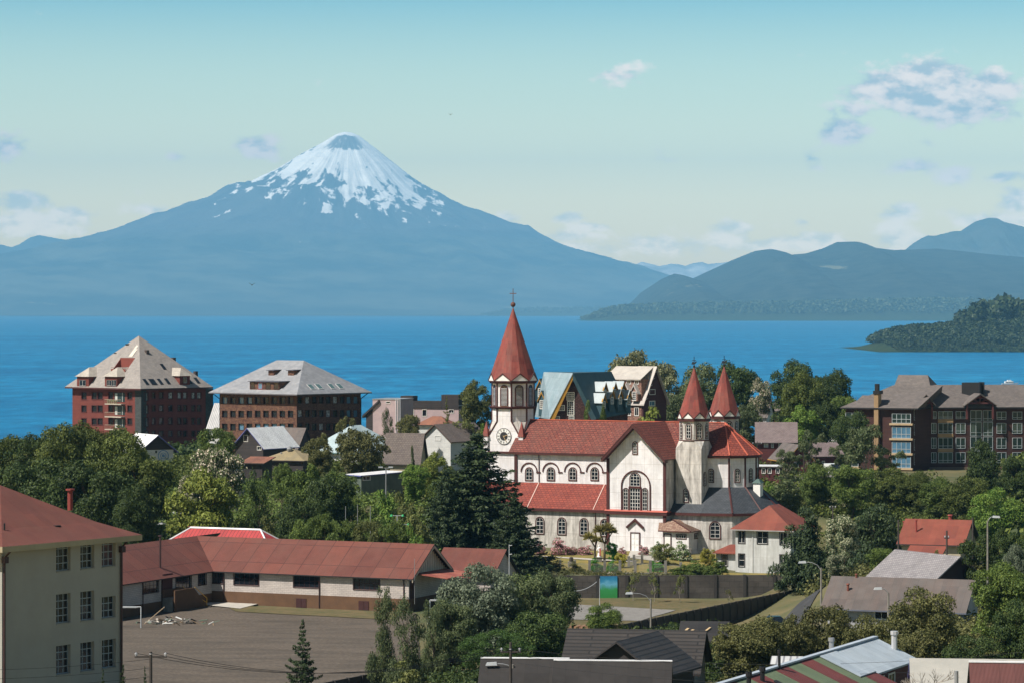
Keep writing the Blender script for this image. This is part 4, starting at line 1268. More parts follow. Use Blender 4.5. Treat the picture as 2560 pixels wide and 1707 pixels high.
def spire(parent, cx, cy, apo, z0, z1, zg, gabs=.9, flare=1.12):
    """gabled foot (white triangles under red hoods) and a tall eight-sided roof"""
    base = octa(cx, cy, apo * flare)
    mb = MB(); n = 8
    mids = [((base[i][0] + base[(i + 1) % 8][0]) / 2, (base[i][1] + base[(i + 1) % 8][1]) / 2) for i in range(8)]
    k1 = .80
    zmid = z0 + (z1 - z0) * .12
    tip = (cx, cy, z1)
    for i in range(8):
        j = (i + 1) % 8
        A = (*base[i], z0); B = (*base[j], z0)
        G = (mids[i][0], mids[i][1], zg)                       # gable point
        # inner ring the gables run back into
        I = (cx + (mids[i][0] - cx) * k1, cy + (mids[i][1] - cy) * k1, zg + .05)
        mb.poly([A, G, tip], 0); mb.poly([G, B, tip], 0)
    o = mb.build('spire', SPIRE, parent, fix=False)
    w = MB(); t = MB()
    for i in range(8):
        P, Ln = face_plane(base, i)
        h = zg - z0
        w.prism(P, [(-Ln / 2 + .12, z0 + .02), (0, zg - .25), (Ln / 2 - .12, z0 + .02)], -.25, .02)
        t.band(P, [(-Ln / 2 + .1, z0), (0, zg - .22), (Ln / 2 - .1, z0)], [(-Ln / 2 - .05, z0 + .02), (0, zg + .03), (Ln / 2 + .05, z0 + .02)], -.12, .1)
    w.build('gablet', WHITE, o); t.build('gablet_trim', TRIM, o)
    return o

def turret(cx, cy):
    b = MB(); P0 = octa(cx, cy, 2.25)
    zt = ch.hv(1727, 1051, cy - 2.3)[1] if cy < AX else zTur[0]
    zb_ = ch.hv(1727, 1100, cy - 2.3)[1] if cy < AX else zTur[1]
    zq = ch.hv(1727, 1121, cy - 2.3)[1] if cy < AX else zTur[2]
    tip = ch.hv(1727.5, 915, cy)[1] if cy < AX else zTur[3]
    z0 = -1
    ring(b, P0, zb_, zt)
    h = 2.3
    sq = [(cx - h, cy - h), (cx + h, cy - h), (cx + h, cy + h), (cx - h, cy + h)]
    # broach: square body cut back to the octagon
    for i in range(4):
        j = (i + 1) % 4
        b.poly([(*sq[i], z0), (*sq[j], z0), (*sq[j], zq), (*sq[i], zq)])
    f = octa(cx, cy, h + .004)
    e = [(7, 0), (1, 2), (3, 4), (5, 6)]
    cor = [sq[0], sq[1], sq[2], sq[3]]
    # octagon verts: index 7/0 straddle the front face
    fr_ = {0: (P0[7], P0[0]), 1: (P0[1], P0[2]), 2: (P0[3], P0[4]), 3: (P0[5], P0[6])}
    for k in range(4):
        p, q = fr_[k]
        s0, s1 = sq[k], sq[(k + 1) % 4]
        b.poly([(*s0, zq), (*s1, zq), (*q, zb_), (*p, zb_)])
        nx = fr_[(k + 1) % 4][0]
        b.poly([(*s1, zq), (*nx, zb_), (*q, zb_)])
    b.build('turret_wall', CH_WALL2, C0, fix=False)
    t = MB()
    big = octa(cx, cy, 2.5); ring(t, big, zt - .1, zt + .35, top=True); t.poly([(*p, zt - .1) for p in big[::-1]])
    t.build('turret_ledge', TRIM, C0); t = MB()
    lo = octa(cx, cy, 2.34); ring(t, lo, zb_ - .12, zb_ + .06, top=True)
    t.build('turret_ledge', TRIM, C0)
    for i in range(8):
        P, Ln = face_plane(P0, i)
        zc, zd = zb_ + .35, zt - .55
        arch_window(C0, P, -.42, .42, zc, zd, trim=.14, cols=2, rows=4, d=.07)
    spire(C0, cx, cy, 2.25, zt + .35, tip, zt + 1.45)
    f = MB(); f.tube((cx, cy, tip - .5), (cx, cy, tip + 1.6), .06, n=6); f.ball((cx, cy, tip), .22)
    f.box(cx - .35, cx + .35, cy - .03, cy + .03, tip + .95, tip + 1.03)
    # weathercock
    f.prism(lambda a, z, d=0: (cx + a, cy + d, tip + .3 + z), [(-.5, .05), (-.15, .0), (.2, .1), (.5, .5), (.3, .55), (.05, .3), (-.25, .5), (-.35, .35)], -.03, .03, back=True)
    f.build('finial', BLACK, C0)
    return zt, zb_, zq, tip
TU = 13.35; TV = 5.4
zTur = turret(TU, TV)
turret(TU, 2 * AX - TV)
P = PF(TV - 2.3)
arch_window(C0, P, ch.hv(1715, 1230, TV - 2.3)[0] - .36, ch.hv(1715, 1230, TV - 2.3)[0] + .36, ch.hv(1715, 1253, TV - 2.3)[1], ch.hv(1715, 1222, TV - 2.3)[1], trim=.14, rows=4)
P = PS(TU + 2.3)
v_ = ch.hu(1761.5, 1195, TU + 2.3)[0]
arch_window(C0, P, v_ - .36, v_ + .36, ch.hu(1761, 1212, TU + 2.3)[1], ch.hu(1761, 1181, TU + 2.3)[1], trim=.14, rows=4)

# apse: twelve-sided end of choir and its low walk
def apse_pts(Rr, n=12, half=True): return [(UA + Rr * math.sin(R(30 * i)), AX - Rr * math.cos(R(30 * i))) for i in range(7)]
zAp = ch.hv(1822, 1140, VC - .3)[1]
A1 = apse_pts(5.55); mb = MB(); tr = MB()
zlow = zAT - .6
for i in range(6):
    mb.poly([(*A1[i], zlow), (*A1[i + 1], zlow), (*A1[i + 1], zAp), (*A1[i], zAp)])
    if i > 0: tr.tube((*A1[i], zAT - .2), (*A1[i], zAp), .17, n=6)
mb.poly([(UA - .01, VC - .05, zAT), (uT, VC - .05, zAT), (uT, VC - .05, zAp), (UA - .01, VC - .05, zAp)])
cobj('apse_wall', mb, CH_WALL, fix=False)
A2 = apse_pts(6.1)
for i in range(6): tr.poly([(*A2[i], zAp - .35), (*A2[i + 1], zAp - .35), (*A2[i + 1], zAp + .12), (*A2[i], zAp + .12)]); tr.poly([(*A1[i], zAp - .36), (*A1[i + 1], zAp - .36), (*A2[i + 1], zAp - .35), (*A2[i], zAp - .35)])
tr.box(TU + 2.3, UA, VC - .6, VC, zAp - .35, zAp + .1)
cobj('apse_trim', tr, TRIM)
mb = MB(); hp = MB()
apx = (UA, AX, zRidge + .02)
A3 = apse_pts(6.25)
for i in range(6):
    mb.poly([(*A3[i], zAp + .1), (*A3[i + 1], zAp + .1), apx])
    if i > 0: hp.tube((*A3[i], zAp + .14), (apx[0], apx[1], apx[2] + .03), .12, n=5)
ar = cobj('apse_roof', mb, [CH_ROOF2, TRIM], fix=False)
cobj('hip_cap', hp, M('ridge_red', (.5, .12, .07)), ar)
for i in range(1, 5):
    P, Ln = face_plane(A1, i) if i < 6 else None
    arch_window(C0, P, -.38, .38, ch.hv(1802, 1204, VC)[1], ch.hv(1802, 1173, VC)[1], trim=.15, rows=4)
a = ch.hv(1802, 1190, VC - .05)[0]
arch_window(C0, PF(VC - .05), min(a, UA - .1) - .38, min(a, UA - .1) + .38, ch.hv(1802, 1204, VC)[1], ch.hv(1802, 1173, VC)[1], trim=.15, rows=4)
B1_, B2_ = apse_pts(9.7), apse_pts(10.2)
mb = MB(); sl_ = MB(); tr = MB(); ct = MB()
for i in range(6):
    mb.poly([(*B1_[i], -2.5), (*B1_[i + 1], -2.5), (*B1_[i + 1], zAB + .2), (*B1_[i], zAB + .2)])
    sl_.poly([(*B2_[i], zAB + .05), (*B2_[i + 1], zAB + .05), (*A1[i + 1], zAT), (*A1[i], zAT)])
    tr.poly([(*B2_[i], zAB - .4), (*B2_[i + 1], zAB - .4), (*B2_[i + 1], zAB + .05), (*B2_[i], zAB + .05)]); tr.poly([(*B1_[i], zAB - .4), (*B1_[i + 1], zAB - .4), (*B2_[i + 1], zAB - .4), (*B2_[i], zAB - .4)])
    if i > 0: tr.tube((*B2_[i], zAB + .06), (*A1[i], zAT + .03), .15, n=5)
cobj('walk_wall', mb, CH_WALL2, fix=False)
sl_.poly([(TU + .5, AX - 10.2, zAB + .05), (UA, AX - 10.2, zAB + .05), (UA, VC, zAT), (TU + .5, VC, zAT)])
sl_.poly([(uT, AX - 10.2, zAB + .05), (TU + .5, AX - 10.2, zAB + .05), (TU + .5, VC, zAT), (uT, VC, zAT)])
tr.box(uT, UA, AX - 10.25, AX - 9.65, zAB - .4, zAB + .03)
cobj('walk_roof', sl_, SLATE, fix=False); cobj('walk_trim', tr, TRIM)
Pw, _ = face_plane(B1_, 0)
a = .0
arch_window(C0, Pw, -.3 - .8, -.3 + .8, ch.hv(1793, 1345, VA)[1], ch.hv(1793, 1305, VA)[1], trim=.17, rows=4)
arch_window(C0, face_plane(B1_, 1)[0], -.8, .8, ch.hv(1793, 1345, VA)[1], ch.hv(1793, 1305, VA)[1], trim=.17, rows=4)
# small white ventilator with a green cap on the walk roof
a_ = R(80); rx, ry = UA + 6.5 * math.sin(a_), AX - 6.5 * math.cos(a_)
mb = MB(); zv = ch.hu(1890, 1207, rx)[1]; mb.box(rx - .62, rx + .62, ry - .62, ry + .62, zAT - 1.6, zv)
vt = cobj('ventilator', mb, WHITE)
mb = MB(); q = [(rx - .8, ry - .8), (rx + .8, ry - .8), (rx + .8, ry + .8), (rx - .8, ry + .8)]
ring(mb, q, zv, zv + .7, scale=.25, top=True); mb.poly([(*p, zv) for p in q[::-1]])
cobj('ventilator_cap', mb, M('green_sheet', (.05, .10, .09), rough=.6), vt)

# tower
tx, ty, hh = -23.4, AX, 3.4
P0 = octa(tx, ty, 3.32)
def tz(py, v=AX - 3.4, px=1260): return ch.hv(px, py, v)[1]
zBr0, zBr1 = tz(1098), tz(1052)                 # broach
zL1, zL2 = tz(1021), tz(957)
mb = MB()
sq = [(tx - hh, ty - hh), (tx + hh, ty - hh), (tx + hh, ty + hh), (tx - hh, ty + hh)]
for i in range(4):
    j = (i + 1) % 4
    mb.poly([(*sq[i], -1.5), (*sq[j], -1.5), (*sq[j], zBr0), (*sq[i], zBr0)])
fr_ = {0: (P0[7], P0[0]), 1: (P0[1], P0[2]), 2: (P0[3], P0[4]), 3: (P0[5], P0[6])}
tr = MB()
for k in range(4):
    p, q = fr_[k]; s0, s1 = sq[k], sq[(k + 1) % 4]
    mb.poly([(*s0, zBr0), (*s1, zBr0), (*q, zBr1), (*p, zBr1)])
    nx = fr_[(k + 1) % 4][0]
    mb.poly([(*s1, zBr0), (*nx, zBr1), (*q, zBr1)], 1)
    for (A_, B_) in (((*s0, zBr0), (*p, zBr1)), ((*s1, zBr0), (*q, zBr1))): tr.tube(A_, B_, .14, n=5)
for i, p in enumerate(P0): tr.tube((*p, zBr1), (*p, zL2), .17, n=6)
n = 8
for i in range(8):
    j = (i + 1) % 8
    mb.poly([(*P0[i], zBr1), (*P0[j], zBr1), (*P0[j], zL1), (*P0[i], zL1)], 0)
    mb.poly([(*P0[i], zL1), (*P0[j], zL1), (*P0[j], zL2), (*P0[i], zL2)], 0)
cobj('tower_wall', mb, [CH_WALL, CH_WALL2], fix=False)
for zz, a_, h_ in ((zL1, 3.62, .42), (zL2 - .05, 3.75, .5)):
    b_ = octa(tx, ty, a_); ring(tr, b_, zz, zz + h_ * .55, top=True); tr.poly([(*p, zz) for p in b_[::-1]])
    b_ = octa(tx, ty, a_ + .16); ring(tr, b_, zz + h_ * .55, zz + h_, top=True); tr.poly([(*p, zz + h_ * .55) for p in b_[::-1]])
tr.box(tx - hh - .3, tx + hh + .25, ty - hh - .32, ty - hh, zEave - .42, zEave - .1)
tr.box(tx - hh - .05, tx - hh + .35, ty - hh - .1, ty - hh + .2, 0, zEave - .4)
cobj('tower_trim', tr, TRIM)
LOUV = M('louvre', (.42, .41, .42), (.3, .3, .31), rough=.7)
for i in range(8):
    P, Ln = face_plane(P0, i)
    zc, zd = zL1 + .55, zL2 - .45
    wn_ = MB(); wn_.band(P, arch(-.6, .6, zc, zd), arch(-.78, .78, zc - .1, zd + .18), 0, .1, 0, closed=True)
    ob = wn_.build('belfry_window', [TRIM], C0)
    bk = MB(); bk.prism(P, arch(-.59, .59, zc + .01, zd - .01), -.04, .012); bk.build('belfry_back', GLASS, ob)
    lv = MB(); k_ = 14
    for j in range(k_):
        z = zc + (zd - zc - .35) * (j + .3) / k_
        lv.pbox(P, -.56, .56, z, z + .11, .02, .08)
    lv.build('louvre', LOUV, ob)
tipz = ch.hv(1282.5, 768, AX)[1]
spire(C0, tx, ty, 3.5, zL2 + .4, tipz, tz(932, AX - 3.5))
mb = MB(); ztop = ch.hv(1280.5, 722, AX)[1]; zb_ = ch.hv(1280, 762, AX)[1]
mb.tube((tx, ty, tipz - 1), (tx, ty, ztop), .085, .06, n=6); mb.ball((tx, ty, zb_), .44, n=12)
mb.box(tx - .62, tx + .62, ty - .06, ty + .06, ztop - .92, ztop - .78)
cobj('cross', mb, M('rusty_iron', (.12, .06, .05), rough=.7), C0)
# pinnacles on the tower corners
for (x, y) in sq:
    mb = MB(); mb.box(x - .42, x + .42, y - .42, y + .42, zBr0 - 3.2, zBr0 + .55)
    o_ = cobj('pinnacle', mb, CH_WALL)
    mb = MB(); q = [(x - .55, y - .55), (x + .55, y - .55), (x + .55, y + .55), (x - .55, y + .55)]
    ring(mb, q, zBr0 + .55, zBr0 + 3.2, scale=.02); mb.poly([(*p, zBr0 + .55) for p in q[::-1]])
    cobj('pinnacle_cap', mb, SPIRE, o_)
# clock
cxk, czk = ch.hv(1260, 1089.5, AX - 3.4)
P = PF(AX - 3.4); rk = 1.36
mb = MB()
def circ(r, n=28): return [(cxk + r * math.sin(2 * math.pi * i / n), czk + r * math.cos(2 * math.pi * i / n)) for i in range(n)]
mb.band(P, circ(rk * .56), circ(rk), 0, .08, 0, closed=True); mb.prism(P, circ(rk * .565), 0, .05, 1)
mb.band(P, circ(rk * .97), circ(rk * 1.05), 0, .1, 2, closed=True)
clk = mb.build('clock_face', [WHITE, M('clock_black', (.03, .028, .03), rough=.6), M('clock_rim', (.12, .11, .11))], C0)
nm = MB()
ROM = ['XII', 'I', 'II', 'III', 'IV', 'V', 'VI', 'VII', 'VIII', 'IX', 'X', 'XI']
def stroke(mb, P, p, q, w, d0, d1):
    dx, dz = q[0] - p[0], q[1] - p[1]; l = math.hypot(dx, dz); nx_, nz_ = -dz / l * w / 2, dx / l * w / 2
    mb.prism(P, [(p[0] + nx_, p[1] + nz_), (q[0] + nx_, q[1] + nz_), (q[0] - nx_, q[1] - nz_), (p[0] - nx_, p[1] - nz_)], d0, d1)
for h in range(12):
    th = 2 * math.pi * h / 12
    tdir, rdir = (math.cos(th), -math.sin(th)), (math.sin(th), math.cos(th))
    s_ = ROM[h]; wd = {'I': .07, 'V': .15, 'X': .15}; tot = sum(wd[c] for c in s_) + .02 * (len(s_) - 1)
    x = -tot / 2
    def pt(lx, ly): return (cxk + tdir[0] * lx + rdir[0] * ly, czk + tdir[1] * lx + rdir[1] * ly)
    lo_, hi_ = rk * .62, rk * .91
    for c in s_:
        w_ = wd[c]
        if c == 'I': stroke(nm, P, pt(x + w_ / 2, lo_), pt(x + w_ / 2, hi_), .05, .08, .095)
        elif c == 'V': stroke(nm, P, pt(x, hi_), pt(x + w_ / 2, lo_), .045, .08, .095); stroke(nm, P, pt(x + w_, hi_), pt(x + w_ / 2, lo_), .04, .08, .095)
        else: stroke(nm, P, pt(x, hi_), pt(x + w_, lo_), .045, .08, .095); stroke(nm, P, pt(x + w_, hi_), pt(x, lo_), .04, .08, .095)
        x += w_ + .02
nm.build('roman_numeral', M('clock_black', (.03, .028, .03)), clk)
hd = MB(); stroke(hd, P, (cxk - .1, czk - .04), (cxk + .62, czk + .22), .12, .09, .13); stroke(hd, P, (cxk - .1, czk + .12), (cxk + .5, czk - .95), .09, .13, .16)
hd.build('clock_hand', M('brass', (.5, .36, .2), rough=.5), clk)

# porch with a shingled hip roof beside the transept
vP = -1.5
pu0, pu1 = ch.hv(1657, 1340, vP)[0], ch.hv(1722, 1340, vP)[0]
pw = TV - 2.9
zp = ch.hv(1700, 1327, vP - .4)[1]
mb = MB()
PORW = CH_WALL
mb.poly([(pu0, vP, -1), (pu1, vP, -1), (pu1, vP, zp), (pu0, vP, zp)]); mb.poly([(pu1, vP, -1), (pu1, pw, -1), (pu1, pw, zp), (pu1, vP, zp)]); mb.poly([(pu0, pw, -1), (pu1, pw, -1), (pu1, pw, zp), (pu0, pw, zp)])
pch = cobj('porch', mb, PORW, fix=False)
mb = MB(); oo = .6
E = [(pu0 - oo, vP - oo, zp), (pu1 + oo, vP - oo, zp), (pu1 + oo, pw + oo, zp), (pu0 - oo, pw + oo, zp)]
ap1 = (uT + .6, .9, zp + 1.75); ap0 = (uT - 1.2, 0.02, zp + 1.2)
mb.poly([E[0], E[1], ap1, ap0], 0); mb.poly([E[1], E[2], (ap1[0], ap1[1] + .2, ap1[2]), ap1], 0); mb.poly([E[0], ap0, E[3]], 0)
low = [(p[0], p[1], p[2] - .16) for p in E]
for i in range(3): mb.poly([low[i], low[i + 1], E[i + 1], E[i]], 1)
mb.poly(low[::-1], 1)
SHG = M('old_shingle', (.36, .24, .17), (.22, .12, .09), 'brick', rough=.9, bw=.3, rh=.25, ms=.03, mortar=(.1, .05, .04), lich=(.55, .45, .35), lich_amt=.06)
mb.poly([E[1], E[2], (E[2][0] - .6, TV - 2.32, zp + .1), (TU, TV - 2.32, zp + 1.5), ap1], 0)
pr = cobj('porch_roof', mb, [SHG, TRIM], fix=False)
mb = MB(); mb.tube((E[1][0], E[1][1], zp + .04), (ap1[0], ap1[1], ap1[2] + .03), .1, n=5); cobj('hip_cap', mb, TRIM, pr)
rect_window(pch, PF(vP), *ch.rect((1692, 1335.5, 1714.5, 1345), vP), trim=.14, tm=TRIM, cols=4, rows=1)
rect_window(pch, PS(pu1), *ch.rects((1736, 1334, 1745.5, 1343), pu1), trim=.14, tm=TRIM, cols=3, rows=1)
a0, a1, z0, z1 = ch.rect((1661.5, 1335, 1676.5, 1375), vP)
mb = MB(); mb.pbox(PF(vP), a0, a1, 0, z1, 0, .05); dq = cobj('side_door', mb, WHITE, pch)
mb = MB(); mb.band(PF(vP), [(a0, 0), (a0, z1), (a1, z1), (a1, 0)], [(a0 - .16, 0), (a0 - .16, z1 + .16), (a1 + .16, z1 + .16), (a1 + .16, 0)], 0, .12); cobj('door_frame', mb, TRIM, dq)

# ---------------------------------------------------------------- school and big yellow building (left foreground)
def A1(x, y): return x / 2.7656, 1140 + y / 2.7656
def A2(x, y): return 600 + x / 2.7656, 1140 + y / 2.7656
def A3(x, y): return 1200 + x / 2.7656, 1140 + y / 2.7656
def A4(x, y): return 1780 + x / 2.7654, 1140 + y / 2.7654
def A5(x, y): return x / 3.564, 760 + y / 3.564
def A6(x, y): return 520 + x / 3.136, 800 + y / 3.136
def A8(x, y): return 1800 + x / 2.904, 700 + y / 2.904
def B3(x, y): return 1300 + x / 5.6, 860 + y / 5.6
def B4(x, y): return 160 + x / 5.2275, 820 + y / 5.2275
def B5(x, y): return 520 + x / 5.6, 900 + y / 5.6
def B6(x, y): return 2080 + x / 4.9, 900 + y / 4.9
def RC(fn, x0, y0, x1, y1, *k): return (*fn(x0, y0), *fn(x1, y1), *k)

RED1 = M('red_corrugated', (.165, .054, .04), (.13, .042, .033), 'grid', rough=.75, bw=.85, rh=3.3, ms=.012, mortar=(.17, .042, .035), corr=4, stain=(.13, .06, .045), stain_amt=.6, st=(.5, .2))
RED2 = M('bright_red_sheet', (.25, .075, .048), (.19, .058, .04), 'grid', rough=.7, bw=.85, rh=3, ms=.01, mortar=(.3, .05, .04), corr=4, stain=(.22, .05, .04), stain_amt=.4, st=(.4, .15))
YEL = M('cream_render', (.34, .325, .295), (.30, .285, .26), rough=.9, nscale=.4, stain=(.33, .30, .23), stain_amt=.35, st=(.25, .1))
YELR = M('window_reveal', (.3, .29, .26), rough=.9)
FASC = M('cream_fascia', (.38, .32, .21), rough=.8)
BRW = M('white_block', (.56, .50, .46), (.49, .44, .41), 'brick', rough=.9, bw=.6, rh=.22, ms=.018, mortar=(.3, .26, .24), stain=(.3, .26, .24), stain_amt=.35, st=(.3, .2))
BROWNB = M('brown_plinth', (.13, .07, .038), (.1, .055, .032), rough=.85)
DARKR = M('dark_red_frame', (.055, .02, .02), rough=.7)

yb = Frame('school_building', *[5, 222], 55, 45.0, 'tall cream school building with red hip roof, left foreground edge', 'building')
ze = yb.hv(5, 1364)[1]
WU = yb.hv(305, 1400)[0]
DY = 15.0
mb = MB()
ops = []
wins = [RC(A1, 388, 597, 488, 800), RC(A1, 556, 573, 652, 773), RC(A1, 704, 560, 799, 750), RC(A1, 388, 957, 488, 1160), RC(A1, 556, 932, 652, 1135), RC(A1, 704, 965, 800, 1108),
        RC(A1, 388, 1314, 488, 1516), RC(A1, 556, 1285, 652, 1482), RC(A1, 705, 1257, 802, 1457)]
for r in wins:
    a0, z1 = yb.hv(r[0], (r[1])); a1, _ = yb.hv(r[2], r[1]); _, z0 = yb.hv(r[0], r[3])
    z1 = yb.hv(r[0], r[1])[1]; ops.append((a0, a1, z0, z1))
# same sill and head heights along each storey
for k in range(0, 9, 3):
    zz0 = sum(o[2] for o in ops[k:k + 2]) / 2; zz1 = sum(o[3] for o in ops[k:k + 2]) / 2
    for j in range(3):
        o_ = ops[k + j]; ops[k + j] = (o_[0], o_[1], zz0 if not (k == 3 and j == 2) else zz0, zz1 if not (k == 3 and j == 2) else zz1 - .55)
wall_holes(mb, PF(0), 0, WU, -5, ze, ops, .32)
mb.poly([(0, 0, -5), (0, DY, -5), (0, DY, ze), (0, 0, ze)]); mb.poly([(WU, 0, -5), (WU, DY, -5), (WU, DY, ze), (WU, 0, ze)]); mb.poly([(0, DY, -5), (WU, DY, -5), (WU, DY, ze), (0, DY, ze)])
mb.build('wall', YEL, yb.root, fix=False)
WF = M('pale_blue_frame', (.30, .34, .37), rough=.5)
for i, o_ in enumerate(ops):
    w = rect_window(yb.root, PF(0), *o_, frame=WF, trim=0, rec=.31, cols=3, rows=4 if i != 5 else 3, w=.03, fw=.06, g=GLASS if i not in (2,) else M('pink_curtain_glass', (.12, .05, .06), (.02, .02, .03), rough=.2, nscale=3))
    mb = MB(); mb.pbox(PF(0), (o_[0]), o_[1], o_[2] - .08, o_[2] + .005, -.3, .06); mb.build('sill', YELR, w)
mb = MB(); oo = 1.05
ML = 0
x0, x1, y0, y1 = -oo, WU + oo, -oo, DY + oo
fz = ze - .35
r_ = .50
mid = (x0 + x1) / 2
half = (x1 - x0) / 2
# flared hip roof
def yroof(z, ins): return [(x0 + ins, y0 + ins, z), (x1 - ins, y0 + ins, z), (x1 - ins, y1 - ins, z), (x0 + ins, y1 - ins, z)]
q0, q1, q2 = yroof(fz + .4, 0), yroof(fz + .4 + 2.4 * .42, 2.4), yroof(fz + .4 + 2.4 * .42 + (half - 2.4) * .56, half - .01)
for a, b in ((q0, q1), (q1, q2)):
    for i in range(4): j = (i + 1) % 4; mb.poly([a[i], a[j], b[j], b[i]], 0)
for i in range(4): j = (i + 1) % 4; mb.poly([(*q0[i][:2], fz), (*q0[j][:2], fz), q0[j], q0[i]], 1)
mb.poly([(*p[:2], fz) for p in q0[::-1]], 1)
yr = mb.build('roof', [RED1, FASC], yb.root, fix=False)
def ypipe(name, px, pt, pb, v, r, m, hat=False):
    x, z1 = yb.hv(px, pt, v); _, z0 = yb.hv(px, pb, v)
    b = MB(); b.tube((x, v, z0 - .6), (x, v, z1), r)
    if hat: b.tube((x, v, z1), (x, v, z1 + .12), r * 1.7)
    return b.build(name, m, yr)
REDP = M('red_pipe', (.25, .05, .04), rough=.7)
ypipe('chimney', 175.5, 1225, 1255, 6.5, .2, REDP, True)
ypipe('vent_pipe', 140, 1316, 1330, 1.3, .2, BLACK, True)
ypipe('vent_pipe', 11, 1307, 1332, 1.2, .06, BLACK)
for x, pn in ((WU - .18, 1), (.12, 0)):
    b = MB(); b.tube((x, -.12, -5), (x, -.12, ze - 1.0), .085); b.box(x - .2, x + .2, -.35, -.02, ze - 1.2, ze - .75); b.tube((x, -.15, ze - .8), (x, -.85, ze - .25), .07)
    b.build('downpipe', M('brown_pipe', (.06, .03, .03), rough=.6), yb.root)
for i in range(6):
    x = WU * (.12 + i * .165); b = MB(); b.box(x - .45, x + .45, -.06, .02, ze - .42, ze - .34); b.build('wall_vent', YELR, yb.root)

# long school wing
sc_ = Frame('school_wing', 1022, 388, -25, 38, 'long low white-brick school wing with brown base, seen across the yard', 'building')
S0 = sc_.root
ze = sc_.hv(1020, 1441)[1]
LM_ = -sc_.hv(530, 1470)[0]
WD = sc_.hu(1120, 1425)[0]
zb_ = sc_.hv(800, 1487)[1]
ops = [tuple(sc_.rect(r)) for r in (RC(A2, -42, 800, 130, 893), RC(A2, 370, 815, 550, 910), RC(A2, 785, 830, 966, 926), RC(A1, 1462, 796, 1550, 880))]
mb = MB()
wall_holes(mb, PF(0), -LM_, 0, zb_, ze, ops, .15)
mb.poly([(0, 0, -1), (0, WD, -1), (0, WD, ze), (0, 0, ze)]); mb.poly([(-LM_, WD, -1), (0, WD, -1), (0, WD, ze), (-LM_, WD, ze)])
mb.build('wall', BRW, S0, fix=False)
mb = MB(); mb.box(-LM_, .04, -.05, WD, -1.5, zb_); mb.build('plinth', BROWNB, S0)
for r in ops: rect_window(S0, PF(0), *r, frame=DARKR, trim=.06, tm=DARKR, rec=.14, cols=5, rows=2, w=.02)
for r in (RC(A2, 390, 980, 460, 1046), RC(A2, 822, 998, 892, 1064)):
    a0, a1, z0, z1 = sc_.rect(r); mb = MB(); mb.pbox(PF(-.05), a0, a1, z0, z1, .0, .06); mb.pbox(PF(-.05), (a0 + a1) / 2 - .02, (a0 + a1) / 2 + .02, z0 + .05, z1 - .05, .06, .09); mb.build('hatch', DARKR, S0)
rise = sc_.hu(1083, 1362, .7)[1] - ze
mb = MB(); og, o, t = .8, .55, .14
s = rise / (WD / 2); m = WD / 2; W2 = 2 * (6.4)
# main roof and the roof of the left wing, mitred in the corner
LW = 30.0
XR = -LM_ - WD / 2
mb.slab([(-LM_ + o * 1.0, -o, ze - o * s + t), (og, -o, ze - o * s + t), (og, m, ze + rise + t), (XR, m, ze + rise + t)], t, 0, 1)
mb.slab([(XR, m + .004, ze + rise + t), (og, m + .004, ze + rise + t), (og, WD + o, ze - o * s + t), (XR, WD + o, ze - o * s + t)], t, 0, 1)
mb.slab([(-LM_ + o, -LW, ze - o * s + t), (-LM_ + o, -o, ze - o * s + t), (XR, m, ze + rise + t), (XR, -LW, ze + rise + t)], t, 0, 1)
mb.slab([(XR - .004, -LW, ze + rise + t), (XR - .004, WD + o, ze + rise + t), (XR - m - o, WD + o, ze - o * s + t), (XR - m - o, -LW, ze - o * s + t)], t, 0, 1)
RED1b = M('red_corrugated_seams', (.175, .058, .042), (.13, .044, .034), 'grid', rough=.75, bw=2.6, rh=3.9, ms=.06, mortar=(.075, .025, .022), corr=3, stain=(.135, .062, .048), stain_amt=.65, st=(.35, .2))
sr = mb.build('roof', [RED1b, BLACK], S0)
# gable end: cream and dark slats over a white wall
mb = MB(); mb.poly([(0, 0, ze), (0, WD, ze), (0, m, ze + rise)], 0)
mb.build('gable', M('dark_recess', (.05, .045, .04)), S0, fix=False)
mb = MB(); n = 22
for i in range(n):
    y = WD * (i + .5) / n; h = rise * (1 - abs(y - m) / m)
    if h > .25: mb.box(.0, .07, y - .16, y + .16, ze + .05, ze + h - .06)
mb.build('gable_slats', M('cream_slat', (.55, .5, .4)), S0)
for sg in (0, 1):
    mb = MB(); y0_, y1_ = (0 - o, m) if sg == 0 else (WD + o, m)
    P = PS(og - .08)
    mb.prism(P, [(y0_, ze - o * s), (m, ze + rise), (m, ze + rise - .3), (y0_, ze - o * s - .3)], 0, .1, back=True)
    mb.build('barge_board', M('barge_cream', (.42, .36, .28)), S0)
# left wing walls
ops = [(r_[0], r_[1], max(r_[2], zb_ + .1), min(r_[3], ze - .06)) for r_ in (sc_.rects(r, -LM_) for r in (RC(A1, 985, 830, 1096, 935), RC(A1, 1215, 800, 1322, 905), RC(A1, 1370, 785, 1425, 885)))]
mb = MB(); P = PS(-LM_)
wall_holes(mb, P, -LW + .5, 0, zb_ - .3, ze, ops, .15)
mb.build('wing_wall', BRW, S0, fix=False)
mb = MB(); mb.box(-LM_ - .3, -LM_ + .05, -LW + .5, -.06, -1.5, zb_ - .3); mb.build('plinth', BROWNB, S0)
for r in ops: rect_window(S0, P, *r, frame=DARKR, trim=.06, tm=DARKR, rec=.14, cols=4, rows=2, w=.02)
a0, a1, z0, z1 = sc_.rects(RC(A1, 1122, 815, 1190, 935), -LM_)
mb = MB(); mb.pbox(P, a0, a1, z0, z1, .0, .07); mb.build('door', M('dark_red_door', (.07, .02, .02)), S0)
for px in (356, 403):
    y, _ = sc_.hu(px, 1450, -LM_); mb = MB(); mb.tube((-LM_ + .1, y, 0), (-LM_ + .1, y, ze), .06, n=6); mb.build('downpipe', DARKR, S0)
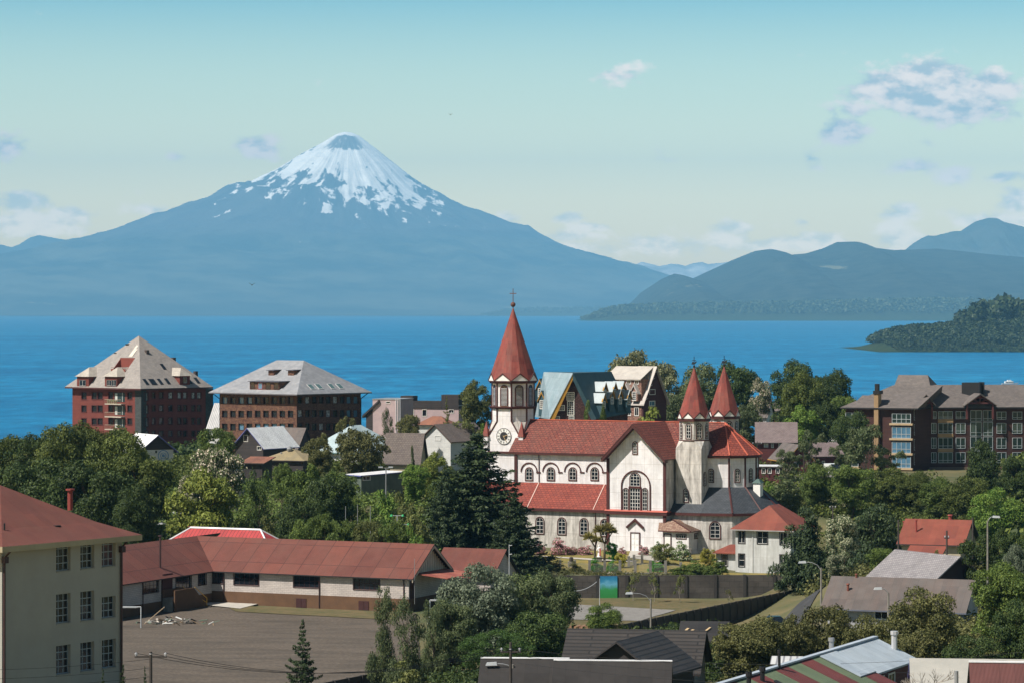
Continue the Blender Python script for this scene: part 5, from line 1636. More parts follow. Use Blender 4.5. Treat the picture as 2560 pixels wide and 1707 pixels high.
for px in (560, 799, 1010):
    x, _ = sc_.hv(px, 1450); mb = MB(); mb.tube((x, -.1, 0), (x, -.1, ze - .5), .07, n=6); mb.tube((x, -.1, ze - .5), (x - .25, -.4, ze - .1), .07, n=6); mb.build('downpipe', M('brown_pipe', (.06, .03, .03)), S0)
y, z1 = sc_.hu(400.5, 1340, -LM_ - 1.2); z0 = ze
mb = MB(); mb.tube((-LM_ - 1.2, y, z0), (-LM_ - 1.2, y, z1), .13); mb.tube((-LM_ - 1.2, y, z1), (-LM_ - 1.2, y, z1 + .15), .26); mb.build('chimney', M('brown_pipe', (.06, .03, .03)), sr)
# stair with brown cheek walls and yellow rails
sy0, _ = sc_.hu(403, 1480, -LM_); sy1, _ = sc_.hu(441, 1480, -LM_)
zl = z_ = sc_.hu(403, 1482, -LM_)[1]
hL = zb_ + .1
mb = MB()
ya = min(a0, a1) - .2; yb_ = max(a0, a1) + 2.0
mb.box(-LM_ + .06, -LM_ + 1.6, ya, yb_, -1, hL - .02)
nst = 7
for i in range(nst):
    y0_ = yb_ + i * .42; h = hL * (1 - (i + 1) / (nst + 1))
    mb.box(-LM_ + .3, -LM_ + 1.75, y0_, y0_ + .42, -1, h)
st = mb.build('stair', CONC, S0)
mb = MB()
for x in (-LM_ + .06, -LM_ + 1.78):
    w = .16
    out = [(ya, -.8), (ya, hL + .95), (yb_, hL + .95), (yb_ + nst * .42 * .8, .75), (yb_ + nst * .42, .5), (yb_ + nst * .42, -.8)]
    mb.prism(PS(x), out, 0, w, back=True)
mb.build('stair_wall', BROWNB, st)
YR = M('yellow_rail', (.75, .40, .05), rough=.5)
for x in (-LM_ + .15, -LM_ + 1.88):
    mb = MB(); pa, pb = (x, yb_ + .3, hL + 1.0), (x, yb_ + nst * .42 + .3, 1.05)
    mb.tube(pa, pb, .045, n=6); mb.tube(pb, (x, pb[1], -.2), .045, n=6)
    mb.tube((x, pb[1], .5), (x, pb[1] - 1.2, 1.0), .035, n=6)
    mb.build('handrail', YR, st)
# entrance canopy on the gable end
CANR = M('rusty_red_canopy', (.20, .05, .04), (.33, .12, .08), rough=.8)
mb = MB(); cz = sc_.hu(1060, 1444, 1.5)[1]
mb.slab([(.1, 1.4, cz + .5), (.1, WD - 1.0, cz + .5), (4.6, WD - 1.0, cz + .05), (4.6, 1.4, cz + .05)][::-1], .1, 0); mb.build('canopy', CANR, S0)
for y in (1.7, WD - 1.4):
    mb = MB(); mb.tube((4.4, y, -.5), (4.4, y, cz), .06, n=6); mb.build('canopy_post', DARKR, S0)
mb = MB(); mb.pbox(PS(0), .25, 1.6, zb_, zb_ + 2.2, 0, .06); mb.build('door', DARKR, S0)
mb = MB(); mb.tube((.9, -.2, 1.0), (.9, -.2, ze + 2.3), .03, n=5); mb.build('antenna_pole', GREYM, S0)

# second red-roofed school building at the right of it
house('school_annex', 'small red-roofed building with a translucent roof strip, right of the long school wing', 'building', (1226, 1440), 405, -24, 1085, 1290, 37.5, 'gu', 3.1, BRW, RED1, o=.5, me=BLACK, t=.12)
# ribbed red roof with white ridges behind the school
WR = M('white_ridge', (.72, .72, .74), rough=.5)
RIB = M('ribbed_red_sheet', (.42, .05, .05), (.36, .045, .045), 'grid', rough=.6, bw=.55, rh=20, ms=.045, mortar=(.11, .02, .025))
h_ = house('school_hall', 'low hall with ribbed bright red roof and white ridges behind the school wing', 'building', (672, 1375), 432, -24, 408, 720, 38.3, 'hip', 2.4, BRW, RIB, o=.4, me=WR)
mb = MB(); x0, x1, m_ = -h_.L - .4, .4, h_.W / 2; zr = h_.ze + 2.4 + .16
rd = (h_.L - h_.W) / 2 if h_.L > h_.W else 0
xa, xb = -h_.L / 2 - rd, -h_.L / 2 + rd
mb.tube((xa, m_, zr), (xb, m_, zr), .2, n=5)
for (sx, ex) in ((xa, x0), (xb, x1)):
    for y in (-.4, h_.W + .4): mb.tube((sx, m_, zr), (ex, y, h_.ze + .18), .14, n=5)
mb.build('ridge_cap', WR, h_.roof)
for px in (474, 485):
    x, z = h_.hv(px, 1316, 3.0); mb = MB(); mb.tube((x, 3, z - 1.8), (x, 3, z), .16); mb.tube((x, 3, z), (x, 3, z + .1), .28); mb.build('chimney', M('rust', (.2, .07, .05)), h_.roof)

# ---------------------------------------------------------------- the two hotels by the lake
BRK = M('red_boarding', (.185, .048, .036), (.165, .042, .033), 'brick', rough=.85, bw=3.5, rh=.32, ms=.02, mortar=(.10, .028, .022), stain=(.1, .03, .03), stain_amt=.3, st=(.15, .1))
GSH = M('grey_roof_shingle', (.29, .26, .235), (.23, .205, .19), 'brick', rough=.6, bw=.6, rh=.5, ms=.02, mortar=(.2, .18, .17), spec=.5)
c_ = B4(990, 795)
RW = [172 + 0]
wf = []
for (x0, x1) in ((232, 292), (366, 428), (444, 503), (583, 640), (832, 888)):
    for (y0, y1) in ((835, 925), (1008, 1092), (1175, 1258)): wf.append(RC(B4, x0, y0, x1, y1, 2, 1))
ws = []
for (x0, x1, k) in ((1048, 1098, 1), (1152, 1192, 0), (1245, 1298, 0), (1365, 1418, 0), (1486, 1532, 0), (1560, 1606, 0), (1668, 1712, 0), (1742, 1790, 0)):
    for j, (y0, y1) in enumerate(((838, 915), (1005, 1080), (1170, 1250), (1340, 1410))):
        ws.append(RC(B4, x0, y0, x1, y1 + (30 if k and j < 3 else 0), 2, 1, CURT if (k or (j == 0 and x0 > 1300)) else GLASS))
hp = house('pyramid_roof_hotel', 'tall dark red hotel with steep grey pyramid roof by the lake', 'building', (353, 974), 750, -43, 181, 514, 36, 'hip', 12.3, BRK, GSH, o=1.3, wf=wf, ws=ws, rec=.2, trim=.16, tm=M('dark_red_shade', (.075, .02, .018)), frame=M('dark_red_shade', (.075, .02, .018)), ridge=.05, below=2, t=.35, me=TRIM)
rt = hp.root
RCS = M('dark_recess_strip', (.075, .085, .085), (.05, .058, .06), 'brick', bw=.5, rh=.3, rough=.9)  # darkness of the corner recesses put into the colour of flat strips
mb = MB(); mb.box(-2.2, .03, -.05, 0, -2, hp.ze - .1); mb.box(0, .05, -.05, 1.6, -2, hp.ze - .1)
mb.build('painted_recess', RCS, rt)
mb = MB(); mb.box(-1.5, .06, hp.W, hp.W + 2.4, -2, hp.ze - .1); mb.build('painted_recess', RCS, rt)
def rslope(fr, x, y, o=1.3, t=.35, rise=12.3):      # height of the pyramid roof above (x, y)
    X0, X1, Y0, Y1 = -fr.L - o, o, -o, fr.W + o
    ix = min(x - X0, X1 - x) / ((X1 - X0) / 2); iy = min(y - Y0, Y1 - y) / ((Y1 - Y0) / 2)
    return fr.ze + t + rise * min(ix, iy)
# balconies
for j, (y0, y1) in enumerate(((835, 960), (1008, 1130), (1178, 1300))):
    a0, a1, z0, z1 = hp.rect(RC(B4, 662, y0, 796, y1))
    mb = MB(); mb.pbox(PF(0), a0, a1, z0, z1, .01, .06); rc = mb.build('balcony_door', glass('balcony_glass', (.03, .05, .055)), rt)
    mb = MB(); mb.pbox(PF(0), a0 + .25, a0 + 1.1, z0, z1 - .2, .06, .09); mb.pbox(PF(0), a1 - .9, a1 - .75, z0, z1, .06, .1); mb.build('curtain', M('pale_curtain', (.5, .52, .5)), rc)
    _, zf = hp.hv(*B4(690, (988, 1155, 1320)[j]))
    b0 = hp.hv(*B4(585, 988))[0]
    mb = MB(); mb.box(b0, a1 + .1, -1.3, 0, zf - .12, zf + .12); bl = mb.build('balcony', M('balcony_slab', (.45, .40, .33)), rt)
    mb = MB(); mb.tube((b0, -1.27, zf + 1.1), (a1 + .1, -1.27, zf + 1.1), .05, n=5); mb.tube((b0, -1.27, zf + 1.1), (b0, 0, zf + 1.1), .05, n=5)
    k_ = 18
    for i in range(k_ + 1): x = b0 + (a1 + .1 - b0) * i / k_; mb.tube((x, -1.27, zf), (x, -1.27, zf + 1.1), .02, n=4)
    mb.build('railing', M('rail_tan', (.33, .27, .2)), bl)
    if j == 0:
        for i in range(5):
            x = b0 + .8 + i * .75; mb = MB(); mb.tube((x, -.9, zf + .1), (x, -.9, zf + .45), .16, .2, n=6); mb.ball((x, -.9, zf + .75), .3, n=6); mb.build('flower_pot', M('flower_mix', (.5, .35, .3), (.1, .2, .05), nscale=6), bl)
# front dormers with small hip roofs
LR = M('dormer_roof', (.46, .42, .36), (.38, .34, .3), 'brick', rough=.6, bw=.5, rh=.4, ms=.02)
def dormer_front(fr, x0, x1, z0, z1, zr, wins, rt, wm, rm, depth, rf=rslope, o=.4, P=None):
    """box dormer standing in a front slope, with a hipped roof"""
    ym = None
    for k in range(200):
        y = -1.2 + k * .1
        if rf(fr, (x0 + x1) / 2, y) >= z0: ym = y; break
    mb = MB(); mb.box(x0, x1, ym, ym + depth, z0 - .4, z1)
    d = mb.build('dormer', wm, rt)
    mb = MB()
    a = [(x0 - o, ym - o, z1), (x1 + o, ym - o, z1), (x1 + o, ym + depth + 1, z1), (x0 - o, ym + depth + 1, z1)]
    mx = (x0 + x1) / 2; hw = (x1 - x0) / 2 + o
    r0, r1 = (mx, ym - o + hw * .9, zr), (mx, ym + depth + 2.5, zr)
    mb.poly([a[0], a[1], r0], 0); mb.poly([a[1], a[2], r1, r0], 0); mb.poly([a[3], a[0], r0, r1], 0)
    mb.poly([(p[0], p[1], p[2] - .05) for p in a[::-1]], 1)
    mb.build('dormer_roof', [rm, TRIM], d, fix=False)
    for (w0, w1, wz0, wz1) in wins:
        rect_window(d, PF(ym), w0, w1, wz0, wz1, trim=.12, tm=DARKR, frame=M('window_white', (.7, .7, .7)), cols=2, rows=1, g=GLASS)
    return d, ym
for (bx0, bx1, wx) in ((300, 455, ((335, 415),)), (660, 820, ((688, 745), (752, 808)))):
    yv = 2.0
    x0, z1 = hp.hv(*B4(bx0, 625), yv); x1, z0 = hp.hv(*B4(bx1, 760), yv)
    wz1, wz0 = hp.hv(*B4(bx1, 675), yv)[1], hp.hv(*B4(bx1, 748), yv)[1]
    zr = hp.hv(*B4(bx0 + 145, 505), yv + 2)[1]
    dormer_front(hp, x0, x1, z0, z1, zr, [(hp.hv(*B4(a, 700), yv)[0], hp.hv(*B4(b, 700), yv)[0], wz0, wz1) for a, b in wx], hp.roof, BRK, LR, 4.5)
# side dormer
yA, z1 = hp.hu(*B4(1452, 620), -1.2); yB, z0 = hp.hu(*B4(1585, 735), -1.2)
xm = None
for k in range(200):
    x = 1.2 - k * .1
    if rslope(hp, x, (yA + yB) / 2) >= z0: xm = x; break
mb = MB(); mb.box(xm - 4.5, xm, yA, yB, z0 - .4, z1); d = mb.build('dormer', BRK, hp.roof)
mb = MB(); a = [(xm + .4, yA - .4, z1), (xm + .4, yB + .4, z1), (xm - 5, yB + .4, z1), (xm - 5, yA - .4, z1)]; hw = (yB - yA) / 2 + .4; my = (yA + yB) / 2; zr = z1 + hw * .95
r0, r1 = (xm + .4 - hw * .9, my, zr), (xm - 7, my, zr)
mb.poly([a[0], a[1], r0]); mb.poly([a[1], a[2], r1, r0]); mb.poly([a[3], a[0], r0, r1]); mb.build('dormer_roof', LR, d, fix=False)
rect_window(d, PS(xm), my - .6, my + .6, z1 - 1.7, z1 - .4, trim=.1, tm=DARKR, cols=2)
# recessed roof terrace: sloping brick cheeks and back wall
def yslope(fr, bx, by, fn, rf, side):
    # march along the pixel ray to find where it meets the roof
    px, py = fn(bx, by)
    for k in range(900):
        t = fr.oy - 25 + k * .06
        p = fr._loc(fr._pt(px, py, t))
        if -fr.L < p[0] < 2 and -2 < p[1] < fr.W and p[2] <= rf(fr, p[0], p[1]): return p
    return (-3, 3, 0)
pa, pb_, pc = yslope(hp, 745, 385, B4, rslope, 'f'), yslope(hp, 935, 385, B4, rslope, 'f'), yslope(hp, 720, 570, B4, rslope, 'f')
xa, xb, yb0, yb1 = pa[0], pb_[0], pc[1], pa[1]
zf = rslope(hp, (xa + xb) / 2, yb0) - .5; ztop = rslope(hp, (xa + xb) / 2, yb1)
print('terrace', xa, xb, yb0, yb1, zf, ztop)
cut = MB(); cut.box(xa, xb, yb0, yb1, zf, ztop + 3)
co_ = cut.build('cutter', BLACK, rt)
md = hp.roof.modifiers.new('b', 'BOOLEAN'); md.object = co_; md.solver = 'EXACT'
bpy.context.view_layer.update()
dg = bpy.context.evaluated_depsgraph_get()
nm_ = bpy.data.meshes.new_from_object(hp.roof.evaluated_get(dg))
hp.roof.modifiers.clear(); hp.roof.data = nm_
while nm_.uv_layers: nm_.uv_layers.remove(nm_.uv_layers[0])
auto_uv(nm_)
bpy.data.objects.remove(co_)
TER = M('terrace_red', (.24, .06, .045), (.21, .055, .04), 'brick', bw=3, rh=.25, ms=.02)
mb = MB()
mb.box(xa + .02, xb - .02, yb1 - .25, yb1 - .01, zf, ztop - .02)
for x in (xa + .02, xb - .14): mb.prism(lambda a, z, d=0: (x + d, a, z), [(yb0, zf), (yb1 - .3, zf), (yb1 - .3, ztop - .3), (yb0, zf + .5)], 0, .12, back=True)
mb.build('roof_terrace_wall', TER, hp.roof)
mb = MB(); mb.tube((xa, yb0, zf + 1.5), (xb, yb0, zf + 1.5), .06, n=5); mb.box(xa, xb, yb0 - .05, yb0 + .05, zf, zf + 1.2); mb.build('terrace_parapet', TER, hp.roof)
for (bx, t_, b_, y, r) in ((845, 205, 270, 8.5, .55), (685, 320, 395, 6.6, .45), (972, 352, 425, 6.8, .5), (592, 585, 765, .6, .42)):
    x, z1 = hp.hv(*B4(bx, t_), y); zz = rslope(hp, x, y)
    mb = MB(); mb.box(x - r * .8, x + r * .8, y - r * .8, y + r * .8, min(zz, z1) - 1.5, z1); mb.box(x - r, x + r, y - r, y + r, z1 - .35, z1); mb.build('chimney', BLACK, hp.roof)
for (bx, t_, x_) in ((1083, 285, -8.2), (1432, 382, -9), (1720, 560, -4.5)):
    y, z1 = hp.hu(*B4(bx, t_), x_); zz = rslope(hp, x_, y); mb = MB(); mb.box(x_ - .4, x_ + .4, y - .4, y + .4, min(zz, z1) - 1.5, z1); mb.build('chimney', M('dark_brown_flue', (.07, .05, .045)), hp.roof)
def skylight(fr, rf, side, a0, a1, q0, q1, m=None, frame=None):
    mb = MB()
    def pt(a, q):
        x, y = (a, q) if side == 'f' else (-q, a)
        return x, y, rf(fr, x, y)
    c = [pt(a0, q0), pt(a1, q0), pt(a1, q1), pt(a0, q1)]
    mb.hexa([(p[0], p[1], p[2] - .1) for p in c] + [(p[0], p[1], p[2] + .14) for p in c]); o_ = mb.build('skylight', frame or BLACK, fr.roof)
    mb = MB(); c2 = [Vector(p) for p in c]; g_ = sum(c2, Vector()) / 4; mb.poly([(p + (g_ - p) * .14) + Vector((0, 0, .16)) for p in c2]); mb.build('pane', m or GLASS, o_, fix=False)
for (bx, by) in ((1075, 710), (1150, 710), (1182, 710), (1262, 705), (1356, 700), (1642, 695), (1742, 690), (1300, 510)):
    p = yslope(hp, bx, by, B4, rslope, 's'); q = -p[0]; skylight(hp, rslope, 's', p[1] - .45, p[1] + .45, q - .65, q + .85)
for (bx, by) in ((945, 268), (895, 340), (265, 695)):
    p = yslope(hp, bx, by, B4, rslope, 'f'); skylight(hp, rslope, 'f', p[0] - .7, p[0] + .7, p[1] - .7, p[1] + .7, m=M('pale_blind', (.6, .55, .47)), frame=M('blind_frame', (.4, .38, .34)))  # these panes carry a plain pale blind colour

SHB = M('brown_shingle_wall', (.20, .105, .062), (.10, .042, .032), 'brick', rough=.9, bw=.42, rh=.3, ms=.03, mortar=(.05, .025, .02), lich=(.28, .15, .09), lich_amt=.03)
GRS = M('grey_slate_roof', (.29, .295, .31), (.225, .23, .245), 'brick', rough=.55, bw=.8, rh=.6, ms=.018, mortar=(.2, .21, .23), spec=.5, stain=(.22, .22, .24), stain_amt=.4, st=(.4, .1))
wf, ws = [], []
PINK = M('pink_red_frame', (.45, .05, .09), rough=.5)
for i, x in enumerate((235, 350, 465, 580, 697, 812, 927, 1042, 1157)):
    for j, y in enumerate((560, 748, 928)):
        g = SKYG if (j == 0 and i in (0, 2, 3)) or (j == 2 and i in (2, 4, 5, 6, 7)) else GLASS
        wf.append(RC(B5, x - 36, y - 45, x + 36, y + 48, 1, 1, g))
for i, x in enumerate((1290, 1395, 1490, 1588, 1685, 1783, 1880, 1973, 2070)):
    for j, y in enumerate((553, 742, 928)):
        ws.append(RC(B5, x - 33, y - 45, x + 33, y + 48, 1, 1, SKYG if i > 6 else (CURT if (i + j) % 4 == 1 else GLASS)))
h2 = house('shingle_hotel', 'brown shingled hotel with wide grey hip roof, between the pyramid-roofed hotel and the pink block', 'building', (742, 987), 700, -40, 549, 902, 38, 'hip', 7.2, SHB, GRS, o=1.8, wf=wf, ws=ws, rec=.28, trim=.04, tm=DARKR, frame=DARKR, me=M('grey_fascia', (.12, .11, .12)), t=.25, ridge=8.5)
def rs2(fr, x, y, o=1.8, t=.25, rise=7.2):
    X0, X1, Y0, Y1 = -fr.L - o, o, -o, fr.W + o
    hx = ((X1 - X0) - 8.5) / 2 if (X1 - X0) >= (Y1 - Y0) else (X1 - X0) / 2
    hy = ((Y1 - Y0) - 8.5) / 2 if (X1 - X0) < (Y1 - Y0) else (Y1 - Y0) / 2
    return fr.ze + t + rise * min(1, min(x - X0, X1 - x) / hx, min(y - Y0, Y1 - y) / hy)
for (bx, by) in ((1445, 375), (1555, 372), (1728, 368), (1845, 365)):
    p = yslope(h2, bx, by, B5, rs2, 's'); q = -p[0]; skylight(h2, rs2, 's', p[1] - .75, p[1] + .75, q - .75, q + .75, m=glass('skylight_teal', (.1, .17, .17)), frame=M('skylight_frame', (.5, .5, .5)))
def shed_dormer(fr, rf, x0, x1, y0, hgt, wins, name='dormer'):
    z0 = rf(fr, (x0 + x1) / 2, y0); y1 = y0 + 5
    zt = z0 + hgt
    for k in range(100):
        y1 = y0 + k * .1
        if rf(fr, (x0 + x1) / 2, y1) > zt + .15: break
    mb = MB(); P = PF(y0)
    mb.poly([(x0, y0, z0 - .3), (x1, y0, z0 - .3), (x1, y0, zt), (x0, y0, zt)]); mb.poly([(x0, y0, z0 - .3), (x0, y1, zt), (x0, y0, zt)]); mb.poly([(x1, y0, z0 - .3), (x1, y1, zt), (x1, y0, zt)])
    d = mb.build(name, SHB, fr.roof, fix=False)
    mb = MB(); mb.hexa([(x0 - .3, y0 - .4, zt), (x1 + .3, y0 - .4, zt), (x1 + .3, y1, zt + .12), (x0 - .3, y1, zt + .12), (x0 - .3, y0 - .4, zt + .12), (x1 + .3, y0 - .4, zt + .12), (x1 + .3, y1, zt + .24), (x0 - .3, y1, zt + .24)])
    mb.build('dormer_roof', M('dark_dormer_roof', (.09, .09, .11)), d)
    for (a, b, g, fm) in wins: rect_window(d, P, a, b, z0 + .15, zt - .15, trim=.03, tm=fm, frame=fm, cols=1, g=g)
p0, p1 = yslope(h2, 580, 410, B5, rs2, 'f'), yslope(h2, 1000, 412, B5, rs2, 'f')
wd_ = (p1[0] - p0[0])
shed_dormer(h2, rs2, p0[0], p1[0], (p0[1] + p1[1]) / 2, 1.75, [(p0[0] + wd_ * a, p0[0] + wd_ * b, g, f) for a, b, g, f in ((.03, .17, GLASS, DARKR), (.29, .43, SKYG, PINK), (.55, .71, GLASS, DARKR), (.83, .98, GLASS, DARKR))])
for bx in (885, 1160):
    p = yslope(h2, bx, 212, B5, rs2, 'f'); shed_dormer(h2, rs2, p[0] - .9, p[0] + .9, p[1], 1.1, [])
for (bx0, by0) in ((130, 478), (2160, 470)):
    pass
mb = MB()
for (x, y, sx, sy) in ((-h2.L, 0, -1, -1), (0, h2.W, 1, 1)):
    mb.tube((x, y, h2.ze - 1.2), (x + sx * 1.2, y + sy * 1.2, h2.ze + .1), .1, n=5); mb.tube((x + .05, y, -1), (x + .05, y, h2.ze - 1.2), .1, n=5)
mb.build('downpipe', BLACK, h2.root)

# ---------------------------------------------------------------- teal A-frame hotel and its neighbour
TEAL_LIT = M('lit_teal_sheet', (.30, .37, .41), (.24, .31, .35), 'grid', rough=.5, bw=.9, rh=2.6, ms=.02, mortar=(.16, .24, .26), spec=.5, stain=(.16, .26, .28), stain_amt=.5, st=(.5, .12))  # sunlight on the left slope is put into this paler roof colour
TEALD = M('dark_teal_sheet', (.038, .085, .11), (.03, .07, .09), 'grid', rough=.6, bw=.9, rh=2.6, ms=.02, mortar=(.02, .05, .06), stain=(.06, .10, .11), stain_amt=.6, st=(.5, .12))  # darker copy of the same sheet, for the slope turned from the sun
SHD = M('dark_red_shingle_wall', (.12, .055, .05), (.055, .026, .026), 'brick', rough=.9, bw=.35, rh=.28, ms=.03, mortar=(.03, .016, .016), lich=(.17, .09, .08), lich_amt=.03)
ORNG = M('orange_board', (.42, .22, .035), rough=.7)
G = empty('a_frame_hotel', (wpt(1432, 775, 640).x, 640, 42), 0, 'steep teal-roofed alpine hotel with many pale-sloped dormers behind the nave', 'building')
def gp(px, py, Y): p = wpt(px, py, Y); return (p.x - G.location.x, p.y - 640, p.z - 42)
Ap, Lb, Rb = gp(1432, 931.4, 640), gp(1374, 1044, 640), gp(1490, 1044, 640)
Lr, Le = gp(1359, 928.7, 651), gp(1337.5, 1038, 655)
Rr, Re = gp(1530, 928.7, 651), gp(1579, 1028, 654)
Rr = (Rr[0], 14.0, Ap[2]); 
zg0 = -2
def lerp(a, b, t): return tuple(a[i] + (b[i] - a[i]) * t for i in range(3))
mb = MB(); mb.slab([Lb, Ap, Lr, Le], .25); ra = mb.build('roof', TEAL_LIT, G, fix=True)
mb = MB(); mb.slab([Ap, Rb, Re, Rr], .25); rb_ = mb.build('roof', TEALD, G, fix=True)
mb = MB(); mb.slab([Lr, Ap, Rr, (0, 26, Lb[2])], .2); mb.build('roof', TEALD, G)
mb = MB()
gy = .9
mb.poly([(Lb[0] + 1.2, gy, zg0), (Rb[0] - 1.2, gy, zg0), (Rb[0] - 1.2, gy, Rb[2] - .2), (Rb[0] - .5, gy, Rb[2] + .2), (0 + Ap[0], gy, Ap[2] - .6), (Lb[0] + .5, gy, Lb[2] + .2), (Lb[0] + 1.2, gy, Lb[2] - .2)])
mb.poly([(Rb[0] - 1.2, gy, zg0), (Re[0] - .8, Re[1], zg0), (Re[0] - .8, Re[1], Re[2] - .2), (Rb[0] - 1.2, gy, Rb[2] - .2)])
mb.poly([(Lb[0] + 1.2, gy, zg0), (Le[0] + .8, Le[1], zg0), (Le[0] + .8, Le[1], Le[2] - .2), (Lb[0] + 1.2, gy, Lb[2] - .2)])
mb.poly([(Re[0] - .8, Re[1], zg0), (0, 26, zg0), (0, 26, Re[2]), (Rr[0], Rr[1], Rr[2] - .4), (Re[0] - .8, Re[1], Re[2] - .2)])
mb.poly([(Le[0] + .8, Le[1], zg0), (0, 26, zg0), (0, 26, Le[2]), (Lr[0], Lr[1], Lr[2] - .4), (Le[0] + .8, Le[1], Le[2] - .2)])
mb.build('wall', SHD, G, fix=False)
P = lambda a, z, d=0: (a, -d, z)
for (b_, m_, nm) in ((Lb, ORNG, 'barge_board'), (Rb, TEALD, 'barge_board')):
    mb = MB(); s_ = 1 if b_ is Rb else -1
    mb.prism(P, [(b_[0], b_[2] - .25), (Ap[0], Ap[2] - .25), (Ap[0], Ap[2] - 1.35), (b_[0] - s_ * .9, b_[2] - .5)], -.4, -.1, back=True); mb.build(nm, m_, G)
def gwin(px0, py0, px1, py1, c, r, Yp=None, par=None):
    a0, _, z1 = gp(px0, py0, 640 + gy); a1, _, z0 = gp(px1, py1, 640 + gy)
    rect_window(par or G, lambda a, z, d=0: (a, gy - d, z), a0, a1, z0, z1, trim=.12, tm=FRM, cols=c, rows=r, w=.04)
gwin(*B3(552, 855), *B3(620, 920), 3, 3); gwin(*B3(660, 675), *B3(755, 775), 5, 4); gwin(*B3(668, 800), *B3(752, 985), 3, 6); gwin(*B3(465, 1010), *B3(550, 1050), 4, 2); gwin(*B3(690, 1008), *B3(752, 1055), 3, 2)
# dormers
def gable_dormer(par, base, out, w, h, rh, depth, wm, rm, win=True, bm=ORNG, rm2=None, floor=2.0):
    """small gabled dormer: base = middle of the foot of its front, out = horizontal direction it faces"""
    ox_, oy_ = out; l = math.hypot(ox_, oy_); ox_, oy_ = ox_ / l, oy_ / l
    ang = math.atan2(ox_, -oy_)
    P = PG(base[0], base[1], ang); z = base[2]
    mb = MB(); mb.poly([P(-w / 2, z - floor), P(w / 2, z - floor), P(w / 2, z + h), P(0, z + h + rh), P(-w / 2, z + h)])
    for s_ in (-1, 1): mb.poly([P(s_ * w / 2, z - floor), P(s_ * w / 2, z - floor, -depth), P(s_ * w / 2, z + h, -depth), P(s_ * w / 2, z + h)])
    d = mb.build('dormer', wm, par, fix=False)
    oo = .3
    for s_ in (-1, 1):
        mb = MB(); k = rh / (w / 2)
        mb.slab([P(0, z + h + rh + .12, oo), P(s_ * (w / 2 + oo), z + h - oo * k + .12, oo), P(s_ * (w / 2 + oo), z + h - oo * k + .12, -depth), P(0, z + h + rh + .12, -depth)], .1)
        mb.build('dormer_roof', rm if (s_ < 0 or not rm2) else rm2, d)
    mb = MB(); 
    for s_ in (-1, 1): mb.prism(P, [(0, z + h + rh - .02), (s_ * (w / 2 + .2), z + h - .1), (s_ * (w / 2 + .2), z + h - .4), (0, z + h + rh - .45)], .02, oo - .02, back=True)
    mb.build('barge_board', bm, d)
    if win: rect_window(d, P, -w * .27, w * .27, z - .4, z + h - .1, trim=.1, tm=FRM, cols=2, rows=4, w=.04)
    return d
e = Vector(Re) - Vector(Rb); e2 = Vector((e.x, e.y)).normalized(); outR = (e2.y, -e2.x)
def onroof(A, B, C, D, s, t): return lerp(lerp(A, B, s), lerp(D, C, s), t)
LITRF = M('lit_dormer_slope', (.33, .38, .40), (.27, .32, .34), rough=.5)  # sunlit left slopes of the dormers, painted paler than the right ones
def roofhit(px, py, A, B, C):
    n = (Vector(B) - Vector(A)).cross(Vector(C) - Vector(A)); o_ = Vector((-G.location.x, -640, CZ - 42)); d = Vector(((px - CX) / F, 1, -(py - HZ) / F))
    t = (Vector(A) - o_).dot(n) / d.dot(n); return tuple(o_ + d * t)
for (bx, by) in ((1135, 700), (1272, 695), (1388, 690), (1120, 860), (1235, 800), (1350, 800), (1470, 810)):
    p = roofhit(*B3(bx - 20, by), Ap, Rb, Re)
    gable_dormer(G, (p[0] + outR[0] * 1.2, p[1] + outR[1] * 1.2, p[2]), outR, 1.9, 1.0, 1.5, 5.0, TEALD, LITRF, rm2=TEALD)
e = Vector(Lb) - Vector(Le); e2 = Vector((e.x, e.y)).normalized(); outL = (e2.y, -e2.x)
for (bx, by) in ((345, 700), (370, 870), (215, 860)):
    p = roofhit(*B3(bx, by), Ap, Lb, Le)
    gable_dormer(G, (p[0] + outL[0] * .9, p[1] + outL[1] * .9, p[2]), (outL[0] + .8, outL[1]), 2.0, 1.3, 1.9, 4.5, TEALD, TEALD)
for (bx, by) in ((400, 545), (560, 560)):
    p = roofhit(*B3(bx, by), Ap, Lb, Le); c = [(p[0] - .5, p[1] - .2, p[2] - .9), (p[0] + .6, p[1] - .7, p[2] - .9), (p[0] + .9, p[1] + .3, p[2] + .8), (p[0] - .2, p[1] + .8, p[2] + .8)]
    mb = MB(); mb.hexa([(q[0], q[1], q[2] - .3) for q in c] + [(q[0], q[1], q[2] + .3) for q in c]); mb.build('skylight', M('skylight_frame', (.5, .5, .5)), ra)
# windows of the low storey at the right
Pw_ = PG(Rb[0] - 1.2, gy, math.atan2(Re[1] - gy, Re[0] - .8 - (Rb[0] - 1.2)))
Lw = math.hypot(Re[0] - .8 - Rb[0] + 1.2, Re[1] - gy)
for k in range(5): rect_window(G, Pw_, Lw * (.12 + .18 * k), Lw * (.12 + .18 * k) + 2.2, Lb[2] - 3.4, Lb[2] - 1.6, trim=.12, tm=FRM, cols=3, rows=2)

